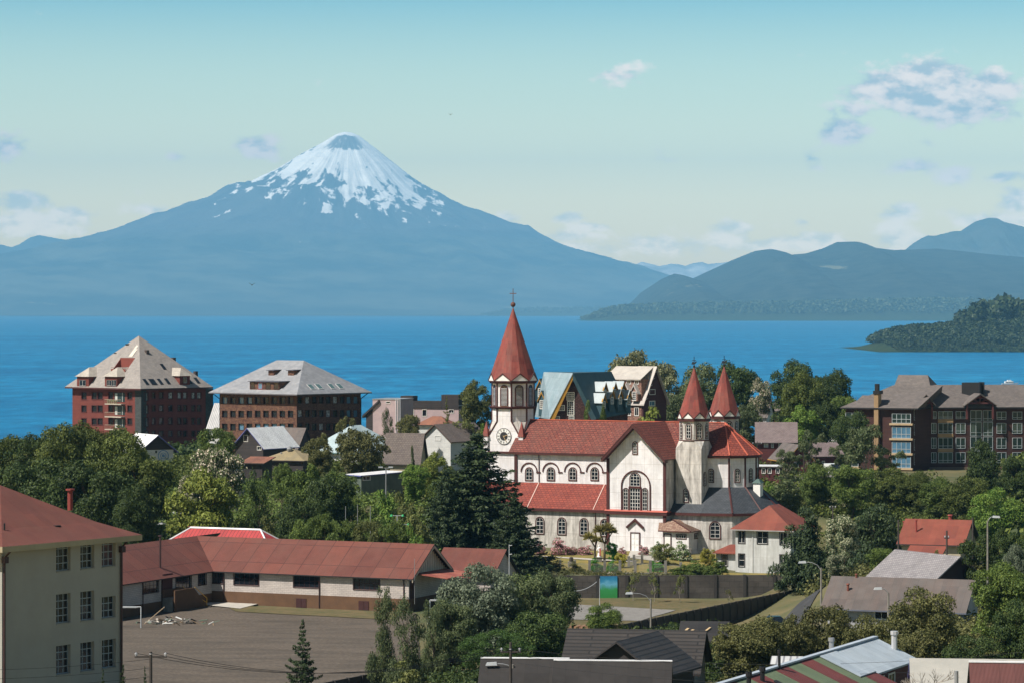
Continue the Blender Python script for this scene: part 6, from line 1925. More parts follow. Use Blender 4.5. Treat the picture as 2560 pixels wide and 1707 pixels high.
PSH = M('pinkish_shingle', (.42, .25, .18), (.22, .11, .09), 'brick', rough=.9, bw=.35, rh=.3, ms=.03, mortar=(.12, .06, .05))
DRW = M('plum_boarding', (.085, .03, .035), (.07, .026, .03), 'brick', bw=3, rh=.25, ms=.015)
WSH = M('weathered_roof', (.50, .46, .43), (.40, .36, .33), rough=.8)
h3 = house('gabled_hotel', 'tall gabled house with plum end wall and pale bargeboards, right of the teal-roofed hotel', 'building', (B3(1725, 795)), 662, -42, B3(1520, 795)[0], B3(2050, 760)[0], 41, 'gu', 7.0, DRW, WSH, o=.5, og=.6, me=WSH, t=.25, below=1,
          ws=[RC(B3, 1815, 635, 1888, 695, 2, 1, SKYG), RC(B3, 1812, 797, 1886, 856, 2, 1, SKYG)], trim=.12, tm=FRM, gable_m=DRW)
# its shed-roofed upper storey and dormers on the front slope
mb = MB(); q = h3; mb.box(-q.L - 6, -.4, -.1, q.W * .5, -1, q.ze + 4.6); 
uw = mb.build('upper_storey', PSH, q.root)
mb = MB(); mb.slab([(-q.L - 6.6, -.5, q.ze + 4.6), (-.3, -.5, q.ze + 4.6), (-.3, q.W / 2, q.ze + 7.2), (-q.L - 6.6, q.W / 2, q.ze + 7.2)], .2); mb.build('shed_roof', M('bright_weathered', (.42, .39, .35), (.34, .31, .28), rough=.7), q.root)
for i in range(4):
    x = -.9 - i * (q.L + 4.5) / 4 - .8
    gable_dormer(q.root, (x, -.9, q.ze + .6), (0, -1), 1.7, 1.4, 1.6, 1.0, PSH, WSH, bm=WSH, floor=.6)
    rect_window(q.root, PF(.1 - .2), x - .5, x + .5, q.ze + 3.6, q.ze + 4.3, trim=.1, tm=FRM, cols=2)
    rect_window(q.root, PF(-.1 + .2 - .2), x - .5, x + .5, q.ze - 3.0, q.ze - 1.4, trim=.12, tm=FRM, cols=2)
mb = MB(); P = PS(.62); zr = q.ze + 7.1
for s_ in (-1, 1):
    for k in range(5):
        t = k / 5; y = q.W / 2 + s_ * q.W / 2 * t; z = zr - 7.0 * t - .9; mb.tube((.6, y, z), (.6, y + s_ * .6, z - .2), .07, n=4)
mb.build('gable_fretwork', WSH, q.root)

# ---------------------------------------------------------------- brown hotel at the right
HB = M('plum_brown_boarding', (.075, .034, .029), (.06, .028, .025), 'brick', rough=.9, bw=3, rh=.3, ms=.02, mortar=(.05, .022, .02))
HR = M('brown_grey_shingle', (.15, .13, .12), (.115, .10, .095), 'brick', rough=.75, bw=.6, rh=.45, ms=.015, mortar=(.09, .075, .07))
TAN = M('tan_render', (.33, .22, .12), (.28, .185, .10), rough=.85)
HG = glass('hotel_glass', (.03, .05, .045), spec=.5)
BLF = M('pale_window_frame', (.40, .44, .46), rough=.5)
def bigwin(parent, P, a0, a1, z0, z1, cols, low=.25, g=None):
    mb = MB()
    if a1 < a0: a0, a1 = a1, a0
    mb.band(P, rectp(a0 + .1, a1 - .1, z0 + .1, z1 - .1), rectp(a0, a1, z0, z1), 0, .1, closed=True)
    z = z0 + (z1 - z0) * low; mb.pbox(P, a0 + .1, a1 - .1, z - .05, z + .05, .02, .09)
    for i in range(1, cols): a = a0 + (a1 - a0) * i / cols; mb.pbox(P, a - .05, a + .05, z0 + .1, z1 - .1, .02, .085)
    o_ = mb.build('window', BLF, parent)
    mb = MB(); mb.prism(P, rectp(a0 + .02, a1 - .02, z0 + .02, z1 - .02), -.03, .03); mb.build('pane', g or HG, o_)
    return o_
rh_ = Frame('brown_hotel', B6(975, 590)[0], 650, -22, 41, 'large dark brown hotel with balconies and grey-brown roofs at the right edge', 'building')
ze = rh_.hv(B6(975, 590)[0], 1019)[1]
LA = -rh_.hv(B6(172, 590)[0], 1019)[0]
WA = 16.0
mb = MB(); mb.box(-LA, 0, 0, WA, -3, ze); mb.build('wall', HB, rh_.root, fix=True)
# second wing: front plane turned to the right, starts beyond the inner corner
XB = 5.2
w2 = MB()
LBW = 46
fa = R(30)         # wing turned back relative to the first
P2o = (1.5, 6.0)
def W2(a, b, z): return (P2o[0] + a * math.cos(fa) - b * math.sin(fa), P2o[1] + a * math.sin(fa) + b * math.cos(fa), z)
w2.hexa([W2(0, 0, -3), W2(LBW, 0, -3), W2(LBW, 15, -3), W2(0, 15, -3), W2(0, 0, ze), W2(LBW, 0, ze), W2(LBW, 15, ze), W2(0, 15, ze)])
w2.hexa([(-.01, .5, -3), W2(1.0, 0, -3), W2(1, 5, -3), (-1, 10, -3), (-.01, .5, ze), W2(1.0, 0, ze), W2(1, 5, ze), (-1, 10, ze)])
w2.build('wing_wall', HB, rh_.root)
PW = PG(P2o[0], P2o[1], fa)
def hw2(px, py, off=0.0):
    """pixel -> (a, z) on the front of the second wing"""
    k = (px - CX) / F
    nx, ny = math.sin(fa), -math.cos(fa)
    best = None
    # plane through P2o with normal (nx,ny) in local coords
    # local point = A*t - B
    Ax = k * rh_.U[0] + rh_.U[1]; Ay = k * rh_.V[0] + rh_.V[1]
    Bx = rh_.ox * rh_.U[0] + rh_.oy * rh_.U[1]; By = rh_.ox * rh_.V[0] + rh_.oy * rh_.V[1]
    t = (off + nx * (Bx + P2o[0]) + ny * (By + P2o[1])) / (nx * Ax + ny * Ay)
    x, y = Ax * t - Bx, Ay * t - By
    return (x - P2o[0]) * math.cos(fa) + (y - P2o[1]) * math.sin(fa), CZ - (py - HZ) / F * t - rh_.zb
# roofs
mb = MB(); o = 1.0; t = .3
zr = rh_.hv(*B6(750, 303), 8)[1]; zr2 = hw2(*B6(1800, 305), -7)[1]
xr0, _ = rh_.hv(*B6(750, 303), WA / 2)
E = [(-LA - o, -o, ze), (o + .6, -o, ze), (o + .6, WA + o, ze), (-LA - o, WA + o, ze)]
r0, r1 = (xr0, WA / 2, zr), (4, WA / 2 + 2, zr)
mb.poly([E[0], E[1], r1, r0]); mb.poly([E[0], r0, E[3]]); mb.poly([E[1], E[2], r1]); mb.poly([E[3], r0, r1, E[2]])
lo_ = [(p[0], p[1], p[2] - t) for p in E]
for i in range(4): j = (i + 1) % 4; mb.poly([lo_[i], lo_[j], E[j], E[i]], 1)
mb.poly(lo_[::-1], 1)
ro = mb.build('roof', [HR, BLACK], rh_.root, fix=False)
mb = MB()
Q = [W2(-6, -o, ze), W2(LBW, -o, ze), W2(LBW, 15 + o, ze), W2(-6, 15 + o, ze)]
s0, s1 = W2(-3, 7.5, zr), W2(LBW, 7.5, zr)
mb.poly([Q[0], Q[1], s1, s0]); mb.poly([Q[3], s0, s1, Q[2]]); mb.poly([Q[0], s0, Q[3]])
lo_ = [(p[0], p[1], p[2] - t) for p in Q]
for i in range(4): j = (i + 1) % 4; mb.poly([lo_[i], lo_[j], Q[j], Q[i]], 1)
mb.poly(lo_[::-1], 1)
ro2 = mb.build('wing_roof', [HR, BLACK], rh_.root, fix=False)
# roof lantern
x0, z0 = rh_.hv(*B6(760, 300), 12); x1, z1 = rh_.hv(*B6(1250, 182), 12)
mb = MB(); q = [(x0, 10, z0 - 1.5), (x1, 10, z0 - 1.5), (x1, 20, z0 - 1.5), (x0, 20, z0 - 1.5)]
xa, xb = rh_.hv(*B6(815, 182), 14)[0], rh_.hv(*B6(1175, 182), 14)[0]
tp = [(xa, 14, z1), (xb, 14, z1)]
mb.poly([q[0], q[1], tp[1], tp[0]]); mb.poly([q[1], q[2], tp[1]]); mb.poly([q[3], q[0], tp[0]]); mb.poly([q[2], q[3], tp[0], tp[1]])
mb.build('upper_roof', HR, ro, fix=False)
# rear low roof at the left
mb = MB(); xq, zq = rh_.hv(*B6(340, 430), 14); mb.slab([(xq - 2, 10, zq - 3.5), (xq + 8, 10, zq - 3.5), (xq + 8, 16, zq), (xq, 16, zq)], .3); mb.build('rear_roof', HR, ro)
# chimney up the wall
x0, z1 = rh_.hv(*B6(520, 400), -.5); x1, _ = rh_.hv(*B6(572, 400), -.5)
mb = MB(); mb.box(x0, x1, -.9, 1.6, -3, z1 - .2); cc = mb.build('chimney', TAN, rh_.root)
mb = MB(); mb.box(x0 - .15, x1 + .3, -1.05, 1.75, z1 - .2, z1 + .5); mb.box(x0 + .1, x0 + .8, -.7, .6, z1 + .5, z1 + 1.9); mb.build('chimney_cap', BLACK, cc)
# corner balcony bays: tan slabs and glass
for (bx0, bx1, ys, wrap) in ((172, 330, (750, 930, 1110, 1290), 0), (740, 972, (762, 945, 1128, 1308), 1)):
    for j, y in enumerate(ys):
        a0, zs = rh_.hv(*B6(bx0, y + 14)); a1, _ = rh_.hv(*B6(bx1, y))
        zt = zs + (2.15 if j == 0 else 2.5)
        mb = MB(); mb.box(a0 - .5, a1 + .4, -.7, .0, zs - .25, zs + .15); sb = mb.build('balcony_slab', M('pale_tan', (.45, .33, .2), rough=.8), rh_.root)
        bigwin(rh_.root, PF(.0 - .35), a0, a1, zs + .16, zt, 4 if wrap else 2, low=.42 if j == 0 else .36, g=SKYG if (wrap and j) else HG)
        mb = MB(); mb.box(a0 + .02, a1 - .02, -.34, .02, zs + .16, zt); mb.build('bay', M('bay_dark', (.05, .04, .04)), sb)
# shaded front of the second wing
for (bx0, bx1, cols) in ((1215, 1278, 2), (1300, 1478, 3), (1515, 1634, 2), (1693, 1832, 2), (1848, 1970, 2), (2016, 2134, 2), (2208, 2328, 2)):
    for j, (y0, y1) in enumerate(((622, 715), (765, 895), (945, 1078), (1125, 1255))):
        if bx0 > 2000 and j == 0: y0, y1 = 627, 722
        a0, z1 = hw2(*B6(bx0, y0)); a1, z0 = hw2(*B6(bx1, y1))
        if 1680 < bx0 < 1900: z1 += .2; z0 -= .5
        bigwin(rh_.root, PW, a0, a1, z0, z1, cols, g=HG if (j + cols) % 3 else glass('hotel_glass_pale', (.07, .10, .085)))
for (bx0, bx1) in ((1295, 1482),):
    a0, _ = hw2(*B6(bx0, 700)); a1, _ = hw2(*B6(bx1, 700))
    for y0, y1 in ((718, 760), (898, 940), (1080, 1120)):
        _, z1 = hw2(*B6(bx0, y0)); _, z0 = hw2(*B6(bx0, y1)); mb = MB(); mb.pbox(PW, a0, a1, z0, z1, 0, .25); mb.build('spandrel', TAN, rh_.root)
# windows between the wings
PJ = PG(0, .5, math.atan2(P2o[1] - .5, P2o[0]))
for j, (y0, y1) in enumerate(((600, 728), (778, 912), (957, 1095), (1138, 1275))):
    z1, z0 = rh_.hv(*B6(1050, y0), 3)[1], rh_.hv(*B6(1050, y1), 3)[1]
    for (a0, a1) in ((.6, 2.4), (3.3, 4.6)): bigwin(rh_.root, PJ, a0, a1, z0, z1, 1)
# base
mb = MB(); a0, zb1 = hw2(*B6(960, 1310)); mb.hexa([W2(-5, -.3, -3), W2(LBW, -.3, -3), W2(LBW, 0, -3), W2(-5, 0, -3), W2(-5, -.3, zb1), W2(LBW, -.3, zb1), W2(LBW, 0, zb1), W2(-5, 0, zb1)]); mb.build('plinth', M('taupe_render', (.16, .115, .085)), rh_.root)
a0, z1 = hw2(*B6(1300, 1355)); a1, z0 = hw2(*B6(1555, 1500)); bigwin(rh_.root, lambda a, z, d=0: PW(a, z, d + .3), a0, a1, z0, z1, 4, g=HG)
# truss gables over the fronts
for (bx0, bx1, byt, byb, ins) in ((1060, 1238, 432, 530, 0), (1645, 1985, 425, 530, 0)):
    a0, zb1 = hw2(*B6(bx0, byb), 1.4); a1, _ = hw2(*B6(bx1, byb), 1.4); _, zt = hw2(*B6((bx0 + bx1) / 2, byt), 1.4); am = (a0 + a1) / 2
    PT = lambda a, z, d=0: PW(a, z, d + 1.4)
    mb = MB(); mb.band(PT, [(a0 + .35, zb1), (am, zt - .45), (a1 - .35, zb1)], [(a0, zb1), (am, zt), (a1, zb1)], -.3, .05)
    mb.pbox(PT, a0 + .2, a1 - .2, zb1 - .05, zb1 + .3, -.3, .0); mb.pbox(PT, am - .14, am + .14, zb1, zt - .3, -.25, -.02)
    for f_ in (-.45, .45): stroke(mb, PT, (am, zb1 + .1), (am + (a1 - a0) * f_ * .5, zb1 + (zt - zb1) * .5), .22, -.25, -.04)
    for a in (a0 + .2, a1 - .2): mb.pbox(PT, a - .18, a + .18, zb1 - 3.2, zb1, -.3, .0)
    gt_ = mb.build('gable_truss', M('plum_timber', (.11, .035, .035)), rh_.root)
    mb = MB()
    for s_ in (0, 1):
        e_ = a0 - .5 if s_ == 0 else a1 + .5
        mb.slab([PT(e_, zb1 - .3, .4), PT(am, zt + .35, .4), PT(am, zt + .35, -7), PT(e_, zb1 - .3, -7)][::(1 if s_ else -1)], .2)
    mb.build('gable_roof', HR, gt_)
for (bx, t_, w_, d_, zz) in ((1718, 270, 1.9, 1.4, 2.8), (1833, 265, .5, .5, 2.4)):
    a, z = hw2(*B6(bx, t_), -4.5); c = W2(a, 4.5, 0); mb = MB(); mb.box(c[0] - w_, c[0] + w_, c[1] - d_, c[1] + d_, z - zz - 1, z); mb.build('chimney', BLACK, ro2)
a, z = rh_.hv(*B6(1075, 345), 5); 

# ---------------------------------------------------------------- smaller houses
def rm(name, c, c2=None, **k): return M(name, c, c2, 'grid', bw=.9, rh=3, ms=.012, mortar=tuple(x * .6 for x in c), corr=4, **k)
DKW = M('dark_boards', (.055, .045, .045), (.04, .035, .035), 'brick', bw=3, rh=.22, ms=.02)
WHW = M('white_boards', (.62, .62, .6), (.56, .56, .55), 'brick', bw=3, rh=.2, ms=.015, mortar=(.4, .4, .4))
REDW = M('dark_red_boards', (.12, .035, .035), (.1, .03, .03), 'brick', bw=3, rh=.22, ms=.02)
TILE = M('dark_roof_tile', (.045, .038, .034), (.03, .026, .024), 'brick', rough=.6, bw=6, rh=.5, ms=.07, mortar=(.014, .013, .013), spec=.4, bump=.03)
BLKS = rm('black_corrugated', (.038, .034, .032), (.028, .025, .024), rough=.7, spec=.3)
GRYS = rm('grey_corrugated', (.15, .13, .12), (.115, .10, .095), rough=.6, stain=(.20, .12, .09), stain_amt=.35, st=(.5, .1))
WHR = rm('white_roof_sheet', (.80, .80, .80), (.72, .72, .73), rough=.45)
RUST = rm('rusty_roof', (.30, .13, .08), (.22, .10, .07), stain=(.12, .06, .05), stain_amt=.6, st=(.5, .2))
TANR = rm('tan_roof', (.34, .27, .15), (.28, .23, .14), stain=(.18, .15, .09), stain_amt=.5, st=(.4, .2))
PTEAL = rm('pale_teal_roof', (.46, .56, .58), (.40, .50, .53), rough=.5)
BRWR = M('brown_grey_tile', (.16, .13, .115), (.12, .095, .09), 'brick', bw=.5, rh=.35, ms=.03, mortar=(.07, .055, .05), stain=(.22, .18, .15), stain_amt=.3)
PLR = M('plum_grey_tile', (.20, .155, .15), (.16, .12, .12), 'brick', bw=.5, rh=.35, ms=.02)
CRM = M('cream_boards', (.50, .43, .31), (.45, .39, .28), 'brick', bw=3, rh=.9, ms=.015)
PNK = M('pink_render', (.45, .34, .34), (.38, .29, .30), rough=.9, stain=(.3, .24, .24), stain_amt=.4)
GRN = rm('green_sheet_wall', (.13, .16, .13), (.10, .13, .105))
BL = M('dark_fascia', (.04, .035, .035))
h = house('white_house', 'white house with dark gable and round blue emblem below the pyramid-roofed hotel', 'house', A5(1545, 1292), 600, 28, A5(1250, 1290)[0], 450, 44, 'gv', 2.7, WHW, WHR, o=.8, me=M('blue_edge', (.12, .13, .35)), gable_m=DKW, W=10, wf=[RC(A5, 1382, 1300, 1402, 1328, 1, 1)], trim=.06)
ex, ez = h.hv(*A5(1455, 1348)); mb = MB(); P = PF(0)
for r0, r1 in ((.95, 1.12), (.5, .62)):
    mb.band(P, [(ex + r0 * math.sin(i * .35), ez + r0 * math.cos(i * .35)) for i in range(18)], [(ex + r1 * math.sin(i * .35), ez + r1 * math.cos(i * .35)) for i in range(18)], 0, .03, closed=True)
mb.ball((ex, -.02, ez), .3, n=8); mb.build('round_emblem', M('emblem_blue', (.16, .27, .42)), h.root)
mb = MB(); x, z = h.hv(*A5(1296, 1165), 5); mb.tube((x, 5, z - 1.5), (x, 5, z), .12); mb.tube((x, 5, z), (x, 5, z + .15), .22); mb.build('chimney', GREYM, h.roof)
house('shaded_house', 'house with shade-dark walls and a brilliant white metal roof in front of the shingled hotel', 'house', A6(432, 985), 590, -32, A6(212, 985)[0], 737, 44, 'gv', 3.2, DKW, WHR, o=.7, me=M('blue_edge', (.12, .13, .35)), wf=[RC(A6, 282, 900, 312, 948, 2, 2), RC(A6, 388, 988, 418, 1015, 2, 1)], frame=FRM, trim=.08)  # the shade on its walls is put into the dark board colour
house('grey_roofed_house', 'house with weathered grey roof and brick chimney right of the brilliant white roof', 'house', A6(700, 988), 612, -30, A6(560, 985)[0], 778, 44, 'gu', 3.4, DKW, GRYS, me=BL, chim=[(A6(703, 0)[0], A6(0, 888)[1], A6(0, 950)[1], .45, M('chimney_stone', (.2, .18, .17)), 2.5)])
h = house('tan_roofed_house', 'low house with tan hip roof above the thicket', 'house', A6(745, 1106), 560, -22, A6(425, 1100)[0], 772, 43, 'hip', 1.9, DKW, TANR, me=BL, W=8, doors=())
mb = MB(); x, z = h.hv(*A6(640, 1008), 3); mb.ball((x, 3, z), .55, n=8, sz=1); mb.tube((x, 3, z - 1), (x, 3, z), .05); mb.build('satellite_dish', GREYM, h.roof)
mb = MB(); x, z = h.hv(*A6(574, 1040), 2); mb.tube((x, 2, z - 1), (x, 2, z), .1); mb.ball((x, 2, z), .2, n=6); mb.build('chimney', GREYM, h.roof)
house('rusty_shed', 'small open shed with rusty roof beside the white-flowering tree', 'shed', A6(425, 1122), 535, -15, A6(270, 1120)[0], 672, 42, 'shedf', .7, DKW, RUST, me=BL, W=5)
house('teal_roofed_hall', 'wide hall with pale teal metal roof half hidden by trees', 'building', A6(1180, 1048), 598, -32, A6(785, 1040)[0], A6(1530, 940)[0], 43, 'hip', 5.0, WHW, PTEAL, me=M('teal_edge', (.10, .2, .22)), o=.7)
h = house('brown_roofed_house', 'house with rounded brown-grey roof in front of the white gabled house', 'house', A6(1655, 1075), 572, -22, A6(1390, 1070)[0], 1064, 43, 'gu', 4.2, CRM, BRWR, me=BL, o=.5, chim=[(A6(1465, 0)[0], A6(0, 945)[1], A6(0, 1020)[1], .3, REDP, 2.2)])
house('white_gabled_house', 'white house with brown-grey gable roof beside the clock tower', 'house', A6(1902, 942), 602, -35, A6(1668, 940)[0], A6(2195, 940)[0], 43, 'gv', 2.9, WHW, BRWR, me=M('brown_barge', (.12, .07, .05)), o=.5, wf=[RC(A6, 1780, 905, 1823, 938, 2, 1)], chim=[(A6(2103, 0)[0], A6(0, 835)[1], A6(0, 905)[1], .4, BLACK, 9)], trim=.1, tm=FRM)
house('rust_roofed_house', 'low house with orange-brown hip roof below the pink block', 'house', A6(1880, 826), 642, -20, A6(1645, 820)[0], 1140, 43, 'hip', 1.7, WHW, RUST, me=BL, o=.5)
h = house('pink_block', 'long pink flat-roofed block with black upper band by the lake', 'building', (1146.6, 1014), 690, -16, 1001.5, 1168, 40, 'flat', .3, PNK, GREYM, o=.1, wf=[RC(A6, 1540, 700, 1612, 745, 2, 1, M('yellow_curtain_glass', (.35, .3, .12), (.1, .1, .05))), RC(A6, 1682, 700, 1712, 750, 1, 1), RC(A6, 1890, 700, 1925, 725, 2, 1)])
for (x0, x1, y0) in ((1510, 1606, 592), (1606, 1830, 632), (1830, 1966, 584)):
    a0, _ = h.hv(*A6(x0, 660)); a1, z1 = h.hv(*A6(x1, y0)); mb = MB(); mb.box(a0 + .02, a1 - .02, -.15, 3.5, h.ze - .6, z1); mb.build('parapet', DKW, h.root)
h = house('pink_gabled_building', 'pink end building with steep black side roof left of the pink block', 'building', A6(1497, 622), 672, -18, A6(1290, 620)[0], 1006, 40, 'flat', .3, PNK, GREYM, o=.1, wf=[RC(A6, 1398, 636, 1428, 650, 1, 1)], W=9)
mb = MB(); (xa, za), (xb, zb2) = h.hv(*A6(1212, 745)), h.hv(*A6(1345, 622)); mb.slab([(xa, -.4, za), (xb, -.4, zb2), (xb, 9, zb2), (xa, 9, za)], .5); mb.build('side_roof', DKW, h.root)
mb = MB(); mb.poly([(xa + .8, -.02, za - 8), (-h.L + .05, -.02, za - 8), (-h.L + .05, -.02, zb2 - 1.5), (xa + .8, -.02, za - .4)]); mb.build('side_wall', DKW, h.root, fix=False)
for i in range(3): mb = MB(); x = -.6 + i * .45; mb.tube((x, -.1, 0), (x, -.1, h.ze + .3), .09); mb.build('vent_pipe', M('white_pipe', (.6, .6, .62)), h.root)
house('metal_shed', 'green corrugated shed with white roof on the bank above the thicket', 'shed', A6(1202, 1222), 520, -52, A6(1074, 1220)[0], A6(1525, 1200)[0], 44, 'shedf', .35, GRN, WHR, me=M('blue_edge', (.12, .13, .35)), o=.35, ws=[RC(A6, 1215, 1222, 1270, 1250, 2, 1)], below=2)
house('ribbed_roof_house', 'building with pale ribbed roof showing between the two lakeside hotels', 'building', (556, 1064), 752, -30, 522, 592, 38, 'gu', 5.2, WHW, M('pale_ribbed', (.5, .5, .5), (.46, .46, .46), 'grid', bw=.5, rh=20, ms=.08, mortar=(.22, .22, .24)), me=BL)
def Z4(x, y): return 1840 + x / 7.84, 1060 + y / 7.84
house('long_brown_house', 'long low red-brown house with plum-grey roof behind the apse', 'house', Z4(1165, 332), 640, -4, Z4(420, 360)[0], 2010, 40, 'gu', 3.6, REDW, PLR, me=BL, W=9, wf=[RC(Z4, 555, 378, 625, 440, 2, 1, CURT), RC(Z4, 695, 372, 732, 450, 1, 2, CURT), RC(Z4, 838, 352, 915, 440, 3, 1, CURT), RC(Z4, 966, 350, 1004, 436, 1, 2, CURT), RC(Z4, 1088, 346, 1126, 430, 1, 2, CURT)], frame=FRM)
house('chimney_house', 'pale cottage with white chimney under the far trees', 'house', (1916, 1036), 765, -30, 1889, 1934, 37, 'gu', 3.5, WHW, GRYS, me=BL, chim=[(1901, 1003, 1022, .45, WHITE, 3)])
house('far_brown_roof', 'small house with brown hip roof against the dark trees', 'house', (1954, 1028), 785, -25, 1915, 1978, 37, 'hip', 2.6, REDW, BRWR, me=BL)
house('red_brown_house', 'red-brown house with pale grey roof behind the gum trees', 'house', (2106, 1138), 622, 14, 2028, 2110, 41, 'gu', 2.3, REDW, PLR, me=BL, W=9, wf=[RC(Z4, 1690, 720, 1735, 760, 2, 1)])
house('orange_gabled_house', 'red-brown house with orange bargeboards on its gable', 'house', (2030, 1146), 604, 12, 1966, 2034, 41, 'gv', 2.6, REDW, GRYS, me=ORNG, W=10, o=.6, wf=[(1986, 1154, 1996, 1166, 2, 1, SKYG)])
house('white_flat_roof', 'dark low building with white flat roof right of the apse', 'building', (1952, 1166), 586, -8, 1896, 1960, 40, 'flat', .2, REDW, WHR, o=.3, W=5, wf=[(1905, 1170, 1913, 1182), (1920, 1170, 1928, 1182), (1940, 1170, 1948, 1182)])
house('white_roofed_cottage', 'cottage with bright white roof beyond the gum tree left of the brown hotel', 'house', (2125, 1122), 690, -20, 2068, 2146, 40, 'gu', 2.6, WHW, WHR, me=WR)
# white annex of the church
h = house('parish_house', 'two-storey white metal-clad house with red hip roof right of the church', 'house', A4(545, 520), 497, -24, A4(162, 510)[0], 2040, 33.4, 'hip', 3.7, M('annex_white_sheet', (.68, .69, .68), (.6, .61, .6), 'grid', bw=1, rh=2.6, ms=.012, mortar=(.4, .4, .4), corr=2.5, stain=(.3, .28, .24), stain_amt=.6, st=(1.6, .15)), RED2, o=.75, me=M('grey_soffit', (.35, .34, .33)), W=10.5,
          wf=[RC(A4, 184, 515, 226, 598, 2, 1), RC(A4, 314, 517, 383, 603, 2, 2), RC(A4, 471, 524, 512, 608, 2, 1), RC(A4, 186, 674, 224, 760, 1, 2), RC(A4, 470, 680, 512, 740, 2, 1)], trim=.12, tm=M('dark_grey_trim', (.05, .045, .05)), frame=FRM, rec=.08,
          chim=[(A4(651, 0)[0], A4(0, 345)[1], A4(0, 450)[1], .12, BLACK, 5.0)], ridge=4.5, below=3)
x0, z1 = h.hv(*A4(28, 668), 2.2); mb = MB(); mb.box(x0, -h.L, 2.2, 7, -3, z1); lt = mb.build('lean_to', MATS['annex_white_sheet'], h.root)
mb = MB(); mb.slab([(x0 - .6, 1.5, z1 + .1), (-h.L + .3, 1.5, z1 + .1), (-h.L + .02, 4.5, z1 + 1.3), (x0 + 1.6, 4.5, z1 + 1.3)], .12); mb.slab([(x0 - .6, 7.5, z1 + .1), (x0 - .6, 1.5, z1 + .1), (x0 + 1.6, 4.5, z1 + 1.3)], .12); mb.build('lean_to_roof', RED2, lt)
rect_window(lt, PF(2.2), *h.rect(RC(A4, 68, 675, 107, 755), 2.2), trim=.12, tm=MATS['dark_grey_trim'], cols=1, rows=2)
mb = MB(); mb.tube((-h.L + 2.9, -.08, -1), (-h.L + 2.9, -.08, h.ze - .2), .05, n=5); mb.build('downpipe', WHITE, h.root)
h = house('red_roofed_house', 'cream house with bright red metal roof at the right below the brown hotel', 'house', A4(1718, 604), 404, -20, A4(1312, 590)[0], 2440, 41, 'gu', 2.6, CRM, RED2, o=.6, me=BL, W=9.5, wf=[RC(A4, 1500, 607, 1544, 680, 1, 1)], chim=[(A4(1328, 0)[0], A4(0, 452)[1], A4(0, 480)[1], .14, REDP, 4.5), (A4(1412, 0)[0], A4(0, 442)[1], A4(0, 535)[1], .12, REDP, 2), (A4(1647, 0)[0], A4(0, 408)[1], A4(0, 470)[1], .25, REDP, 6)])
house('red_roofed_shed', 'low lean-to with bright red roof just below the cream red-roofed house', 'shed', A4(1545, 738), 391, -20, A4(1330, 730)[0], 2352, 40.5, 'shedf', 1.5, CRM, RED2, o=.4, me=BL, W=4.5)
house('pale_patterned_roof_house', 'dark house with pale patterned tile roof and grey gable trim at the right', 'house', A4(1915, 885), 362, 30, A4(1470, 895)[0], 2480, 40, 'gv', 3.3, M('dark_violet_wall', (.035, .025, .035)), M('pale_fish_tile', (.30, .28, .28), (.22, .205, .21), 'brick', bw=.35, rh=.3, ms=.05, mortar=(.16, .15, .16)), o=.7, me=M('grey_blue_trim', (.22, .24, .29)), W=11)
mb = MB()
house('grey_roofed_bungalow', 'bungalow with wide grey corrugated roof and rust streak at the right', 'house', A4(1720, 1062), 336, -19, A4(800, 1040)[0], A4(1840, 1000)[0], 39.5, 'gu', 2.7, M('pale_grey_wall', (.36, .36, .37)), GRYS, o=.7, me=M('blue_grey_fascia', (.13, .14, .18)), W=9.5, wf=[RC(A4, 1125, 1066, 1215, 1125, 2, 1)], chim=[(A4(940, 0)[0], A4(0, 885)[1], A4(0, 945)[1], .14, M('rust', (.2, .07, .05)), 2.4), (A4(998, 0)[0], A4(0, 818)[1], A4(0, 885)[1], .12, M('rust', (.2, .07, .05)), 4.6)])
# dark houses at the bottom
house('tiled_house', 'house with large dark tiled roof in the lower middle', 'house', A3(1480, 1484), 262, -9, A3(600, 1440)[0], 1830, 41, 'gu', 2.75, M('grey_wall', (.2, .2, .2)), TILE, o=.6, me=BL, W=9.5)
house('tiled_wing', 'low dark tiled gable wing in front of the large dark tiled roof', 'house', A3(1225, 1500), 251, -24, A3(700, 1480)[0], 1700, 41, 'gv', 2.3, BL, TILE, o=.6, me=BL, W=8)
h = house('workshop_shed', 'low shed with dark roof sheet and loose planks, beyond the dark tiled roof', 'shed', A3(1690, 1284), 300, -6, A3(1385, 1260)[0], 1830, 40.5, 'shedf', 1.15, M('grey_wall', (.2, .2, .2)), BLKS, o=.3, me=BL, W=6)
PLK = M('new_plank', (.50, .36, .20), (.42, .3, .17), rough=.8)
def plank(px0, py0, px1, py1, w, label):
    def on(px, py):
        for k in range(400):
            t = 292 + k * .05; p = h._loc(h._pt(px, py, t)); z = h.ze + .19 + 1.15 * p[1] / 6
            if p[2] <= z: return Vector((p[0], p[1], z + .05))
        return Vector((0, 0, h.ze))
    a, b = on(px0, py0), on(px1, py1); d = (b - a); nn = Vector((-d.y, d.x, 0)).normalized() * w
    mb = MB(); mb.hexa([a - nn, a + nn, b + nn, b - nn] + [q + Vector((0, 0, .07)) for q in (a - nn, a + nn, b + nn, b - nn)])
    o_ = mb.build('plank', PLK, None); o_.matrix_world = h.root.matrix_basis.copy(); props(o_, label, 'plank', 'planks lying on the shed roof')
plank(*A3(1390, 1238), *A3(1440, 1195), .12, 'short plank at the left end of the dark shed roof')
plank(*A3(1435, 1228), *A3(1475, 1205), .14, 'wider short plank second from the left on the dark shed roof')
plank(*A3(1490, 1268), *A3(1592, 1188), .1, 'long plank lying across the right half of the dark shed roof')
